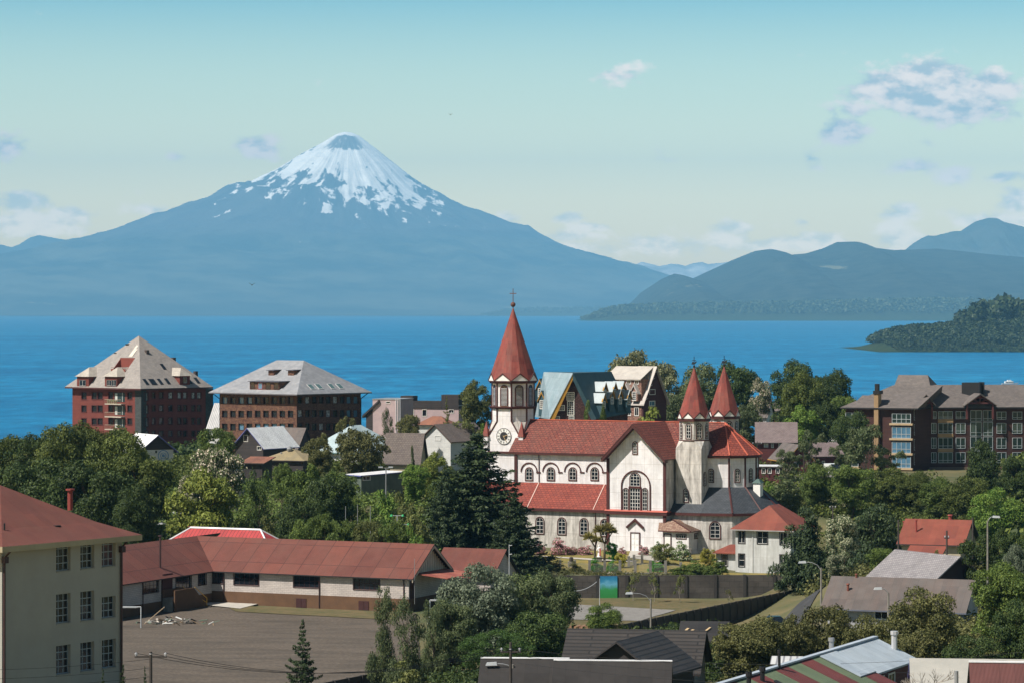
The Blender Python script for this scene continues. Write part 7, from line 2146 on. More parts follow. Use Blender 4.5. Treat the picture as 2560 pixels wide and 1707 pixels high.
for (c, pl, Y, lab) in (((1398, 1764), 1206, 228, 'black corrugated roof with white ridge at bottom centre, the left lower one'), ((1660, 1772), 1392, 225, 'black corrugated roof with white ridge at bottom centre, the right one')):
    house('black_roofed_house', lab, 'house', c, Y, -4, pl, c[0] + 30, 42, 'gu', 2.75, M('grey_wall', (.2, .2, .2)), BLKS, o=.5, me=BL, W=9.5, cap=M('white_ridge_cap', (.8, .8, .82)), chim=())
house('white_lean_roof', 'narrow white roof left of the striped roof', 'building', (2040, 1664), 240, -8, 1935, 2046, 43, 'gu', .35, M('grey_wall', (.2, .2, .2)), MATS['pale_ribbed'], o=.3, me=BL, W=4)
house('white_roofed_hall', 'hall with broad white sheet roof at the bottom right corner', 'building', (2640, 1740), 206, -6, 2300, 2660, 43, 'gu', 1.7, WHW, M('offwhite_sheet', (.36, .345, .31), (.31, .30, .27), rough=.6), o=.6, me=M('blue_edge', (.12, .13, .35)), W=10)
h = house('maroon_roofed_house', 'house with dull maroon roof in front of the broad white roof, bottom right corner', 'house', (2660, 1775), 186, -6, 2450, 2680, 44, 'gu', 2.2, M('grey_wall', (.2, .2, .2)), rm('maroon_sheet', (.13, .05, .045), rough=.7), o=.5, me=BL, W=8, cap=M('white_ridge_cap', (.8, .8, .82)))
r_, H_, s_ = pole('flue_pipe', 2391, 1676, 188, 'grey flue pipe standing left of the maroon roof, bottom right', r=.17, m=GREYM, cat='flue pipe', zb=46)
# striped house
sf = Frame('striped_roof_house', 2080, 219.4, -24.6, 44, 'house with green and maroon striped metal roof joined to a pale blue-grey roof', 'house')
zr = CZ - (1624.6 - HZ) / F * 219.4 - 44
SG, SRD, SBL = rm('faded_green_sheet', (.16, .20, .11), (.13, .17, .10), rough=.6), rm('maroon_stripe_sheet', (.17, .045, .04), (.14, .04, .036), rough=.6), rm('pale_blue_sheet', (.46, .52, .57), (.40, .46, .52), rough=.5)
mb = MB(); mb.poly([(-6, -34, -3), (6, -34, -3), (6, 0, -3), (6, 0, zr - 2.7), (6, -34, zr - 2.7)]); mb.box(-5.8, 5.8, -34, -.1, -3, zr - 2.85); mb.box(-2.7, 2.7, -.1, 9, -3, zr - 1.6); mb.build('wall', REDW, sf.root)
lens = [0, -1.6, .9, -.6, .8, -.3, .4, -.8, .2, .9, 0, .3, -.5, .4, 0]
for s_ in (1, -1):
    mb = MB(); k_ = .42 * s_
    for i in range(14):
        y1 = -i * 2.45; y0 = y1 - 2.42
        w = 6.4
        pts = [(0, y0, zr), (s_ * w, y0, zr - .43 * w), (s_ * w, y1, zr - .43 * w), (0, y1, zr)]
        mb.slab(pts if s_ > 0 else pts[::-1], .1, i % 2)
    mb.build('striped_roof', [SRD, SG], sf.root)
    mb = MB(); pts = [(0, .02, zr + .02), (s_ * 3.3, .02, zr - 1.45), (s_ * 3.3, 9.6, zr - 1.45), (0, 9.6, zr + .02)]
    mb.slab(pts if s_ > 0 else pts[::-1], .12, 0)
    if s_ > 0: mb.slab([(.3, -3.4, zr - .02), (3.2, -3.4, zr - 1.28), (3.2, .05, zr - 1.28), (.3, .05, zr - .02)], .06)
    mb.build('pale_roof', SBL, sf.root)
mb = MB(); mb.box(-.2, .2, -34, 9.7, zr - .02, zr + .1); mb.build('ridge_cap', M('blue_grey_cap', (.35, .4, .46)), sf.root)
for (px, t_, y, x, r, m_) in ((A4(1260, 0)[0], A4(0, 1212)[1], 6.8, 1.6, .22, M('silver_flue', (.55, .55, .56), metal=.3, rough=.4)), (A4(465, 0)[0], A4(0, 1342)[1], -12.5, .2, .1, BLACK), (A4(825, 0)[0], A4(0, 1258)[1], 2, -2.5, .18, GREYM)):
    yy, z1 = sf.hu(px, t_, x); mb = MB(); mb.tube((x, yy, zr - .5 * abs(x) - .2), (x, yy, z1), r); mb.tube((x, yy, z1 - .2), (x, yy, z1 + .05), r * 1.3); mb.build('chimney', m_, sf.root)
for (px, t_) in ((1872, 1678), (1906, 1665)):
    yy, z1 = sf.hu(px, t_, .8); mb = MB(); mb.tube((.8, yy, zr - .5), (.8, yy, z1), .16); mb.tube((.8, yy, z1 - .3), (.8, yy, z1), .22); mb.build('chimney', BLACK, sf.root)
for (y, x) in ((-14.2, 2.2), (-15.2, 1.2), (-7.0, 4.4), (-5.6, 4.2)):
    mb = MB(); mb.hexa([(x, y, zr - .43 * x), (x + .9, y, zr - .43 * (x + .9)), (x + .9, y + .5, zr - .43 * (x + .9)), (x, y + .5, zr - .43 * x), (x, y, zr - .43 * x + .1), (x + .9, y, zr - .43 * (x + .9) + .1), (x + .9, y + .5, zr - .43 * (x + .9) + .1), (x, y + .5, zr - .43 * x + .1)]); mb.build('roof_vent', BLACK, sf.root)
for (y0, y1) in ((1.5, 3.2), (4.2, 5.6)): rect_window(sf.root, PS(2.7), y0, y1, zr - 3.6, zr - 2.0, trim=.08, tm=FRM, cols=2)

# ---------------------------------------------------------------- walls, fences, garden
def run_wall(name, label, A, B, zb, zt, th, m, every, pm, pw, cat='wall', group=None, cap=None, extra=None):
    """A, B = (x,y); wall with its pillars; origin at A"""
    d = Vector((B[0] - A[0], B[1] - A[1])); L = d.length; ang = math.atan2(d.y, d.x)
    root = empty(name, (A[0], A[1], zb), ang, label, cat, group)
    mb = MB(); mb.box(0, L, -th / 2, th / 2, -1.2, zt - zb); mb.build('wall_panel', m, root)
    n = int(L / every)
    for i in range(n + 1):
        x = L * i / n; mb = MB(); mb.box(x - pw / 2, x + pw / 2, -th / 2 - .14, th / 2 + .1, -1.2, zt - zb + (.05 if cap is None else 0)); mb.build('pillar', pm, root)
    if cap: mb = MB(); mb.box(-.1, L + .1, -th / 2 - .12, th / 2 + .12, zt - zb, zt - zb + .12); mb.build('coping', cap, root)
    return root, L, ang
DKC = M('dark_block_wall', (.085, .075, .068), (.065, .058, .052), 'brick', rough=.95, bw=1.4, rh=.8, ms=.03, mortar=(.04, .035, .032), stain=(.16, .14, .12), stain_amt=.5, st=(.3, .5))
DKP = M('dark_pillar', (.05, .045, .042))
def xy(px, Y): return ((px - CX) / F * Y, Y)
A, B = xy(1345, 449), xy(2082, 451)
root, L, ang = run_wall('court_wall', 'tall dark block wall with a painted mural panel below the church garden', A, B, 34, 37.3, .25, DKC, 4.0, DKP, .45)
mb = MB(); x0 = xy(1500, 450)[0] - A[0]; x1 = xy(1543, 450)[0] - A[0]; mb.box(x0, x1, -.24, -.14, 0.02, 3.22)
mm = bpy.data.materials.new('landscape_mural'); mm.use_nodes = True
N, Lk = mm.node_tree.nodes, mm.node_tree.links
tcx = N.new('ShaderNodeTexCoord'); sp = N.new('ShaderNodeSeparateXYZ'); nz_ = N.new('ShaderNodeTexNoise'); nz_.inputs['Scale'].default_value = 1.6; nz_.inputs['Detail'].default_value = 5
Lk.new(tcx.outputs['Object'], sp.inputs[0]); Lk.new(tcx.outputs['Object'], nz_.inputs['Vector'])
ad = N.new('ShaderNodeMath'); ad.operation = 'MULTIPLY_ADD'; ad.inputs[1].default_value = 1.1; Lk.new(nz_.outputs[0], ad.inputs[0]); Lk.new(sp.outputs[2], ad.inputs[2])
cr = N.new('ShaderNodeValToRGB'); dv = N.new('ShaderNodeMath'); dv.operation = 'DIVIDE'; dv.inputs[1].default_value = 4.3; Lk.new(ad.outputs[0], dv.inputs[0]); Lk.new(dv.outputs[0], cr.inputs[0])
e_ = cr.color_ramp.elements; e_[0].position = .1; e_[0].color = (.03, .22, .05, 1); e_[1].position = 1; e_[1].color = (.015, .12, .26, 1)
for p_, c_ in ((.45, (.035, .28, .08, 1)), (.52, (.08, .32, .30, 1)), (.62, (.14, .42, .58, 1)), (.75, (.03, .24, .42, 1))): q_ = e_.new(p_); q_.color = c_
Lk.new(cr.outputs[0], N['Principled BSDF'].inputs['Base Color'])
mb.build('mural', mm, root)
A, B = xy(1560, 386), xy(2085, 446)
root, L, ang = run_wall('panel_fence', 'long dark concrete panel fence running diagonally below the sports ground', A, B, 34.2, 36.7, .12, M('dark_panel', (.075, .068, .065), (.055, .05, .048), rough=.9, nscale=.8, stain=(.03, .028, .028), stain_amt=.4), 2.2, DKP, .18, cat='fence')
A, B = xy(800, 300), xy(1130, 322)
run_wall('yard_fence', 'low dark fence at the lower edge of the school yard', A, B, 38.1, 39.6, .12, MATS['dark_panel'], 2.5, DKP, .18, cat='fence')
A, B = xy(2270, 372), xy(2420, 378)
run_wall('garden_wall', 'dark wall behind the bungalow with a whitish end post', A, B, 40.8, 42.6, .15, MATS['dark_panel'], 3, WOODP, .3, cat='wall')
# iron fences of the church garden
IRON = M('pale_iron', (.30, .29, .27), rough=.6)
def rail_fence(label, pts, zf, ph, ch_, nbar, group='iron garden fences below the church'):
    root = empty('garden_fence', (pts[0][0], pts[0][1], zf(pts[0])), 0, label, 'fence', group)
    ox_, oy_, oz = root.location
    for i, p in enumerate(pts):
        z = zf(p) - oz; mb = MB(); mb.box(p[0] - ox_ - .2, p[0] - ox_ + .2, p[1] - oy_ - .2, p[1] - oy_ + .2, z - .6, z + ph); mb.build('pillar', CONC, root)
        if i + 1 < len(pts):
            q = pts[i + 1]; zq = zf(q) - oz; mb = MB()
            for k in range(nbar):
                t = (k + .5) / nbar; x, y, zz = p[0] + (q[0] - p[0]) * t - ox_, p[1] + (q[1] - p[1]) * t - oy_, z + (zq - z) * t
                mb.tube((x, y, zz + .1), (x, y, zz + ch_), .022, n=4)
            for hh in (.15, ch_ - .1): mb.tube((p[0] - ox_, p[1] - oy_, z + hh), (q[0] - ox_, q[1] - oy_, zq + hh), .03, n=4)
            mb.build('railing', IRON, root)
            mb = MB(); mb.hexa([(p[0] - ox_, p[1] - oy_ - .12, z - .8), (q[0] - ox_, q[1] - oy_ - .12, zq - .8), (q[0] - ox_, q[1] - oy_ + .12, zq - .8), (p[0] - ox_, p[1] - oy_ + .12, z - .8),
                                (p[0] - ox_, p[1] - oy_ - .12, z + .08), (q[0] - ox_, q[1] - oy_ - .12, zq + .08), (q[0] - ox_, q[1] - oy_ + .12, zq + .08), (p[0] - ox_, p[1] - oy_ + .12, z + .08)]); mb.build('kerb', CONC, root)
tz_ = lambda p: T(p[0], p[1])
rail_fence('long iron fence with concrete pillars along the foot of the church garden', [xy(p, 486) for p in (1400, 1437, 1474, 1512, 1550, 1588, 1626, 1664, 1702)], tz_, 2.1, 1.6, 16)
rail_fence('iron railing along the ramp up to the church door', [xy(1572, 498), xy(1585, 500), xy(1605, 502), xy(1637, 503)], tz_, 1.7, 1.4, 12)
rail_fence('dark iron gate railing right of the porch under the apse wall', [xy(1725, 509), xy(1760, 511)], tz_, 1.9, 1.7, 12)
# statue
sx, sy = xy(1498, 503); szb = T(sx, sy)
st = empty('statue', (sx, sy, szb), 0, 'white and red robed statue on a stone pedestal between the two cabbage palms', 'statue')
mb = MB(); mb.box(-.45, .45, -.45, .45, -.3, .75); mb.box(-.55, .55, -.55, .55, .75, .85); mb.build('pedestal', CONC, st)
mb = MB(); prof = [(.36, .85), (.30, 1.0), (.22, 1.5), (.26, 2.0), (.30, 2.25), (.12, 2.42), (.09, 2.48)]
for (r0, z0), (r1, z1) in zip(prof, prof[1:]): mb.tube((0, 0, z0), (0, 0, z1), r0, r1, n=10, cap=False)
mb.ball((0, 0, 2.62), .15, n=8, sz=1.2)
for s_ in (-1, 1): mb.tube((s_ * .27, 0, 2.2), (s_ * .42, -.12, 1.85), .08, .06, n=6); mb.tube((s_ * .42, -.12, 1.85), (s_ * .3, -.38, 2.0), .06, .05, n=6)
fg = mb.build('figure', M('statue_white', (.8, .78, .76)), st)
mb = MB(); mb.prism(PF(-.0), [(.02, 1.0), (.2, 1.05), (.28, 2.2), (.1, 2.2)], .2, .34, back=True); mb.build('robe', M('statue_red', (.5, .08, .07)), fg)
mx, my = xy(1428, 497); mo = empty('stone_marker', (mx, my, T(mx, my)), 0, 'small dark stone marker on the dry lawn', 'monument')
mb = MB(); mb.box(-.55, .55, -.4, .4, -.3, .9); mb.build('plinth', CONC, mo); mb = MB(); mb.ball((0, 0, 1.25), .38, n=7, sz=1.2); mb.box(-.3, .3, -.2, .2, .9, 1.2); mb.build('bust', M('dark_stone', (.06, .055, .05)), mo)
for (px, py, r, lab) in ((1476, 1430, .3, 'upper round stone left of the left green bush'), (1480, 1433, .26, 'lower round stone beside the left green bush'), (1524, 1433, .3, 'left round stone at the foot of the second green bush'), (1530, 1435, .28, 'right round stone at the foot of the second green bush')):
    x, y = xy(px, 484); mb = MB(); mb.ball((0, 0, r * .7), r, n=8, sz=.85); mb.build('boulder', M('pale_stone', (.42, .37, .3)), None, loc=(x, y, T(x, y)), label=lab, cat='stone', group='round stones in the church garden')

# cabbage palms
def palm(px, pt, Y, heads, label):
    x, y = xy(px, Y); zb = T(x, y); H = CZ - (pt - HZ) / F * Y - zb
    root = empty('cabbage_palm', (x, y, zb), 0, label, 'tree', 'cabbage palms in the church garden')
    rng = np.random.default_rng(px); mb = MB(); V, Fc, off = [], [], 0
    mb.tube((0, 0, -.3), (.05, 0, H * .45), .2, .15)
    for (dx, fz, r) in heads:
        hx, hz = dx, H * fz - r
        mb.tube((.05, 0, H * .42), (hx, 0, hz), .13, .08, n=6)
        n = 260; d = fib(n, rng); d[:, 2] = np.abs(d[:, 2]) * 1.2 - .35
        C = np.array([hx, 0, hz]) + d * r * .55
        nn_ = np.cross(d, rng.normal(size=(n, 3))); v, f = leaf_quads(C, nn_, np.full(n, r * .5) * rng.uniform(.7, 1.2, n), rng, aspect=.1, up=d * 3)
        V.append(v); Fc.append(f + off); off += len(v)
    mb.build('trunk', BARK, root, smooth=True)
    np_mesh('crown', np.concatenate(V), np.concatenate(Fc), LM['palm'], parent=root)
palm(1487, 1322, 505, [(-.9, .97, 1.2), (.4, .86, 1.1)], 'left cabbage palm, the shorter one, with spiky yellow-green heads')
palm(1511, 1300, 503, [(-.8, .95, 1.3), (.5, 1.0, 1.4), (1.3, .88, 1.0)], 'right cabbage palm, the taller one, beside the white statue')

# ---------------------------------------------------------------- poles, lamps, wires
def wires(name, label, pts, sag, r=.022, group=None, m=None):
    mb = MB()
    p0 = Vector(pts[0][0])
    for a, b in pts:
        a, b = Vector(a) - p0, Vector(b) - p0; prev = a; n = 12
        for i in range(1, n + 1):
            t = i / n; p = a.lerp(b, t); p.z -= sag * 4 * t * (1 - t); mb.tube(prev, p, r, n=4, cap=False); prev = p
    return mb.build(name, m or BLACK, None, loc=p0, fix=False, label=label, cat='wire', group=group)
LAMPH = M('lamp_head_white', (.48, .5, .52), rough=.35)
def street_lamp(px, pt, Y, arm, label, pb=None, head=1.0, r=.13, zb=None):
    """arm = (dx, dz) in metres from the pole top to the head"""
    root, H_, s = pole('street_lamp', px, pt, Y, label, r=r, cat='street lamp', pb=pb, zb=zb, group='street lamps')
    mb = MB(); pts = [Vector((0, 0, H_ - .3)), Vector((arm[0] * .25, 0, H_ - .3 + arm[1] * .65)), Vector((arm[0] * .6, 0, H_ - .3 + arm[1] * .95)), Vector((arm[0], 0, H_ - .3 + arm[1]))]
    for a, b in zip(pts, pts[1:]): mb.tube(a, b, .045, n=6)
    mb.build('arm', GREYM, root)
    mb = MB(); q = pts[-1]; s_ = 1 if arm[0] > 0 else -1
    mb.hexa([(q.x - .05 * s_, -.16, q.z - .1), (q.x + .8 * s_ * head, -.13, q.z - .12), (q.x + .8 * s_ * head, .13, q.z - .12), (q.x - .05 * s_, .16, q.z - .1), (q.x, -.12, q.z + .14), (q.x + .7 * s_ * head, -.1, q.z + .1), (q.x + .7 * s_ * head, .1, q.z + .1), (q.x, .12, q.z + .14)])
    mb.build('lamp_head', LAMPH, root); return root
street_lamp(427, 1325, 458, (-1.2, 1.3), 'street lamp with white head rising behind the long school roof', zb=39)
street_lamp(1627, 1495, 360, (-2.1, .9), 'grey lamp post with long arm in front of the sports ground', zb=35)
street_lamp(2053, 1418, 345, (-1.7, .9), 'lamp post in front of the dark cypress', r=.14)
street_lamp(2221, 1480, 322, (-.7, .7), 'lamp post standing before the wide grey corrugated roof')
street_lamp(2469, 1300, 350, (.6, .7), 'tall lamp post at the far right before the red roof')
street_lamp(1282, 1660, 232, (-1.2, .35), 'low street lamp at the bottom centre by the power pole', zb=44)
def cross_pole(px, pt, Y, label, arms, zb=None, r=.14, lean=0):
    root, H_, s = pole('power_pole', px, pt, Y, label, r=r, m=M('dark_pole', (.06, .05, .045)), cat='power pole', zb=zb, group='power poles')
    for (z, w, n) in arms:
        mb = MB(); mb.box(-w, w, -.06, .06, H_ - z - .06, H_ - z + .06); a_ = mb.build('crossarm', M('dark_pole', (.06, .05, .045)), root)
        for i in range(n):
            x = -w + .1 + (2 * w - .2) * i / max(1, n - 1); mb = MB(); mb.tube((x, 0, H_ - z + .06), (x, 0, H_ - z + .3), .07, .05, n=6); mb.tube((x, 0, H_ - z + .18), (x, 0, H_ - z + .24), .12, .1, n=6); mb.build('insulator', M('insulator_grey', (.4, .4, .42)), a_)
    return root, H_
rA, HA = cross_pole(377, 1628, 215, 'power pole with three insulators at the bottom left', [(.35, 1.1, 3)], zb=44)
rB, HB_ = cross_pole(1276.5, 1604, 228, 'dark power pole with crossarm at bottom centre', [(.7, .75, 3)], zb=44)
cross_pole(2367, 1325, 372, 'dark post right of the cream red-roofed house wall', [(.9, .3, 2)])
cross_pole(2246, 1298, 400, 'tall plain dark pole left of the cream red-roofed house', [])
cross_pole(2432, 1293, 380, 'dark pole at the right end of the bright red roof', [])
cross_pole(2010, 1128, 596, 'slender pole between the gum trees behind the apse', [(.8, .9, 2), (4.0, .9, 2)], r=.11)
cross_pole(2082, 1262, 470, 'pole with small fittings above the dark cypress', [(.4, .5, 3)])
cross_pole(1893, 1102, 600, 'pole beside the apse roof with short crossarm', [(.5, .9, 2)], r=.1)
cross_pole(1162, 995, 640, 'thick dark pole left of the clock tower before the pink block', [], r=.35)
for (px, pt, Y, lab) in ((848.5, 1218, 470, 0), (965, 1168, 500, 1)):
    root, H_, s = pole('floodlight_mast', px, pt, Y, ('shorter pale floodlight mast over the thicket', 'tall slim floodlight mast right of the metal shed')[lab], r=.11, m=GREYM, cat='floodlight', group='floodlight masts')
    mb = MB(); mb.box(-.9, .9, -.05, .05, H_ - .1, H_); mb.build('crossarm', GREYM, root)
    for x in (-.85, .75):
        mb = MB(); mb.box(x - .35, x + .35, -.3, .1, H_ - .02, H_ + .18); mb.build('floodlight', LAMPH, root)
for (px, pt, lab) in ((864, 1264, 'left of three thin posts over the bushes'), (894, 1260, 'middle of three thin posts over the bushes'), (926, 1262, 'right of three thin posts over the bushes')):
    root, H_, s = pole('thin_post', px, pt, 455, lab, r=.06, m=GREYM, cat='post', group='thin posts')
GRL = M('green_lamp', (.03, .35, .12), rough=.4)
for (px, pt, Y, lab) in ((993, 1287, 448, 'upper T-shaped post with two green lamps'), (1007, 1309, 436, 'lower T-shaped post with two green lamps')):
    root, H_, s = pole('lamp_post', px, pt, Y, lab, r=.07, m=LAMPH, cat='lamp post', group='posts with green lamps')
    mb = MB(); mb.box(-.85, .85, -.04, .04, H_ - .08, H_); mb.build('crossarm', LAMPH, root)
    for x in (-.8, .8): mb = MB(); mb.tube((x, 0, H_ - .15), (x, 0, H_ + .12), .22, .12, n=8); mb.build('lamp_head', GRL, root)
root, H_, s = pole('sign_post', 1273, 1360, 380, 'thin post with two short arms by the big fir', r=.06, m=LAMPH, cat='post')
for z in (.15, 1.2): mb = MB(); mb.tube((0, 0, H_ - z), (.35, 0, H_ - z + .05), .05, n=5); mb.build('bracket', LAMPH, root)
pa = rA.location + Vector((0, 0, HA)); pb = rB.location + Vector((0, 0, HB_))
wl_ = [((pa + Vector((x, 0, -.1)), pb + Vector((x * .7, 0, -.4)))) for x in (-1, 0, 1)]
for i, w in enumerate(wl_): wires('power_line', 'power line across the school yard between the bottom poles', [w], 1.6, group='power lines over the yard')
for i, dz in enumerate((0, .6, 1.2)):
    wires('cable', 'cable crossing in front of the cream school building', [((-48, 206, 52.2 - dz), tuple(pa + Vector((0, 0, -.5 - dz))))], .7, r=.016, group='cables before the school')
for i in range(3): wires('cable', 'cable sagging over the striped roof', [(tuple(pb + Vector((.5, 0, -.5 - i * .5))), (38, 208, 53 - i * .9))], 1.2, r=.014, group='cables over the striped roof')
wires('cable', 'white cable swinging from the school end to the court mural', [((wpt(1412, 1470, 430)), (wpt(1492, 1453, 430)))], .7, r=.05, m=LAMPH)
# goal posts
def goal(px0, px1, Y, zb, h, label, d=1.2):
    x0, x1 = xy(px0, Y)[0], xy(px1, Y)[0]; g = empty('goal', (x0, Y, zb), 0, label, 'goal', 'white goal frames')
    for x in (0, x1 - x0): mb = MB(); mb.tube((x, 0, -.1), (x, 0, h), .06, n=8); mb.build('post', LAMPH, g)
    mb = MB(); mb.tube((0, 0, h), (x1 - x0, 0, h), .06, n=8); mb.build('crossbar', LAMPH, g)
    mb = MB(); mb.tube((x1 - x0, 0, h), (x1 - x0 - .8, d, h - .2), .04, n=6); mb.tube((x1 - x0 - .8, d, h - .2), (0, d, h - .2), .04, n=6); mb.build('rear_bar', LAMPH, g)
goal(255, 352.5, 368, T(*xy(352, 368)), 2.5, 'white goal frame beside the rubble at the corner of the school yard')
goal(1075, 1108, 372, T(*xy(1075, 372)), 3.0, 'white goal frame among the trees at the right end of the school')
# net post of the court
root, H_, s = pole('net_post', 1499, 1445, 436, 'thin white post before the mural on the sports court', r=.05, m=LAMPH, cat='post')
# rubble heap
def rubble():
    cx_, cy_ = xy(436, 374)[0], 374; zb = T(cx_, cy_)
    root = empty('rubble_heap', (cx_, cy_, zb), 0, 'heap of scrap wood and rubble at the foot of the yellow-railed stair', 'rubble')
    rng = random.Random(5); mats = [M('scrap_pale', (.42, .38, .33)), M('scrap_wood', (.22, .15, .09)), M('scrap_dark', (.06, .055, .05)), M('scrap_white', (.6, .6, .58)), M('scrap_green', (.12, .18, .13))]
    for i in range(46):
        x, y = rng.gauss(0, 1.9), rng.gauss(0, 1.1); z = max(0, .75 - abs(x) * .2) * rng.random()
        l, w, t = rng.uniform(.4, 1.7), rng.uniform(.05, .3), rng.uniform(.03, .12)
        mb = MB(); mb.box(-l / 2, l / 2, -w / 2, w / 2, -t / 2, t / 2)
        o_ = mb.build('scrap', mats[rng.randrange(5)], root, loc=(x, y, z + .12)); o_.rotation_euler = (rng.uniform(-.4, .4), rng.uniform(-.5, .5), rng.uniform(0, 3.1))
    mb = MB(); mb.box(-1.7, 1.7, -.12, .12, -.04, .04); o_ = mb.build('board', M('scrap_board', (.4, .3, .2)), root, loc=(-2.4, -.6, .95)); o_.rotation_euler = (0, -.7, .1)
rubble()
mb = MB(); rng = random.Random(2)
x, y = xy(1458, 402); lg = empty('log_pile', (x, y, T(x, y)), 0, 'pile of brown rolls with a blue tarp at the left end of the court', 'pile')
for i in range(5): mb = MB(); mb.tube((-1.6 + i * .65, -.6, .3), (-1.1 + i * .65, .6, .35), .3, n=8); mb.build('roll', M('brown_roll', (.34, .2, .12), (.2, .11, .07), nscale=3), lg)
mb = MB(); mb.ball((1.4, .8, .4), .6, n=8, sz=.6); mb.build('tarp', M('blue_tarp', (.03, .14, .2)), lg)

# ---------------------------------------------------------------- cars, boat
def car(x, y, z, rz, col, label, L=4.2, W=1.7, H=1.42, name='parked_car', group=None, van=False):
    r = empty(name, (x, y, z), rz, label, 'van' if van else 'car', group)
    b = MB(); h1_ = H * .56
    prof = [(-L / 2, .3), (-L / 2, h1_ * .95), (-L * .47, h1_), (L * .22, h1_), (L * .46, h1_ * .82), (L / 2, h1_ * .62), (L / 2, .3)]
    if van: prof = [(-L / 2, .3), (-L / 2, H * .95), (-L * .46, H), (L * .2, H), (L * .4, h1_), (L / 2, h1_ * .8), (L / 2, .3)]
    b.prism(lambda a, zz, d=0: (a, d, zz), prof, -W / 2, W / 2, back=True); b.build('body', M('paint_' + label[:5].strip().replace(' ', ''), col, rough=.3, spec=.6), r)
    c = MB()
    if not van:
        for s0 in (0,):
            lo = [(-L * .44, -W * .46), (L * .2, -W * .46), (L * .2, W * .46), (-L * .44, W * .46)]; hi = [(-L * .3, -W * .37), (L * .02, -W * .37), (L * .02, W * .37), (-L * .3, W * .37)]
            c.hexa([(*p, h1_ - .01) for p in lo] + [(*p, H) for p in hi])
        cb = c.build('cabin', GLASS, r); c = MB(); c.hexa([(p[0] * .98, p[1] * .98, H - .02) for p in hi] + [(p[0] * .96, p[1] * .94, H + .03) for p in hi]); c.build('roof', MATS['paint_' + label[:5].strip().replace(' ', '')], cb)
    else:
        c.hexa([(L * .21, -W * .44, H - .02), (L * .41, -W * .44, h1_ + .05), (L * .41, W * .44, h1_ + .05), (L * .21, W * .44, H - .02), (L * .23, -W * .44, H), (L * .43, -W * .44, h1_ + .08), (L * .43, W * .44, h1_ + .08), (L * .23, W * .44, H)]); c.build('windscreen', GLASS, r)
    for sx_ in (-.31, .31):
        for sy_ in (-1, 1):
            w = MB(); w.tube((sx_ * L, sy_ * W * .5 - sy_ * .2, .3), (sx_ * L, sy_ * W * .5 + sy_ * .02, .3), .3, n=12); t_ = w.build('wheel', BLACK, r)
            w = MB(); w.tube((sx_ * L, sy_ * W * .5, .3), (sx_ * L, sy_ * W * .5 + sy_ * .03, .3), .17, n=8); w.build('hubcap', GREYM, t_)
    for sy_ in (-1, 1): w = MB(); w.box(L / 2 - .05, L / 2 + .02, sy_ * W * .35 - .15, sy_ * W * .35 + .15, h1_ * .55, h1_ * .75); w.build('headlight', FRM, r)
    return r
x, y = xy(1949, 366); car(x, y, T(x, y) + .12, R(5), (.012, .03, .03), 'dark teal hatchback parked by the diagonal panel fence')
x, y = xy(1983, 545); car(x, y, T(x, y) + .1, R(20), (.03, .12, .25), 'blue car behind the parish house roof')
x, y = xy(2082, 596); car(x, y, T(x, y) + .1, R(-75), (.7, .72, .7), 'white van parked in front of the red-brown house', L=4.6, W=1.9, H=2.0, van=True, name='parked_van')
x, y = xy(465, 500); car(x, y, T(x, y) + .1, R(10), (.65, .65, .65), 'silver car behind the yellow-green tree at the left')
by = 75 * 7900 / (962 - HZ); bx = (2524 - CX) / F * by
bt = empty('boat', (bx, by, 0), R(8), 'small white motor cruiser on the lake above the right-hand hotel', 'boat')
mb = MB(); hl_ = [(-8, .2), (-8, 2.0), (7, 2.3), (9, 2.6), (6.5, .2)]; mb.prism(lambda a, z, d=0: (a, d, z), hl_, -2, 2, back=True); mb.build('hull', M('boat_hull', (.25, .3, .35)), bt)
mb = MB(); mb.box(-5, 3.5, -1.6, 1.6, 2.0, 4.0); mb.box(-2.5, 1.5, -1.3, 1.3, 4.0, 5.2); cb = mb.build('cabin', WHITE, bt)
mb = MB(); mb.box(-4.6, 3.56, -1.65, -1.55, 2.8, 3.5); mb.build('window', GLASS, cb); mb = MB(); mb.tube((-.5, 0, 5.2), (-.5, 0, 7.2), .08, n=5); mb.build('mast', GREYM, bt)
def bird(px, py, Y, label, s=1.0):
    p = wpt(px, py, Y); mb = MB(); w = .55 * s
    mb.ball((0, 0, 0), .12 * s, n=6, sz=.8); mb.hexa([(-.02, -.1, 0), (-w, .0, .22), (-w, .08, .22), (-.02, .12, 0), (-.02, -.1, .03), (-w, 0, .24), (-w, .08, .24), (-.02, .12, .03)]); mb.hexa([(.02, -.1, 0), (w, .0, .2), (w, .08, .2), (.02, .12, 0), (.02, -.1, .03), (w, 0, .22), (w, .08, .22), (.02, .12, .03)])
    mb.build('bird', BLACK, None, loc=p, label=label, cat='bird')
bird(630, 713, 330, 'small dark bird flying low over the hazy foot of the volcano', .6)
bird(1126, 288, 420, 'tiny bird high in the sky right of the volcano', .5)

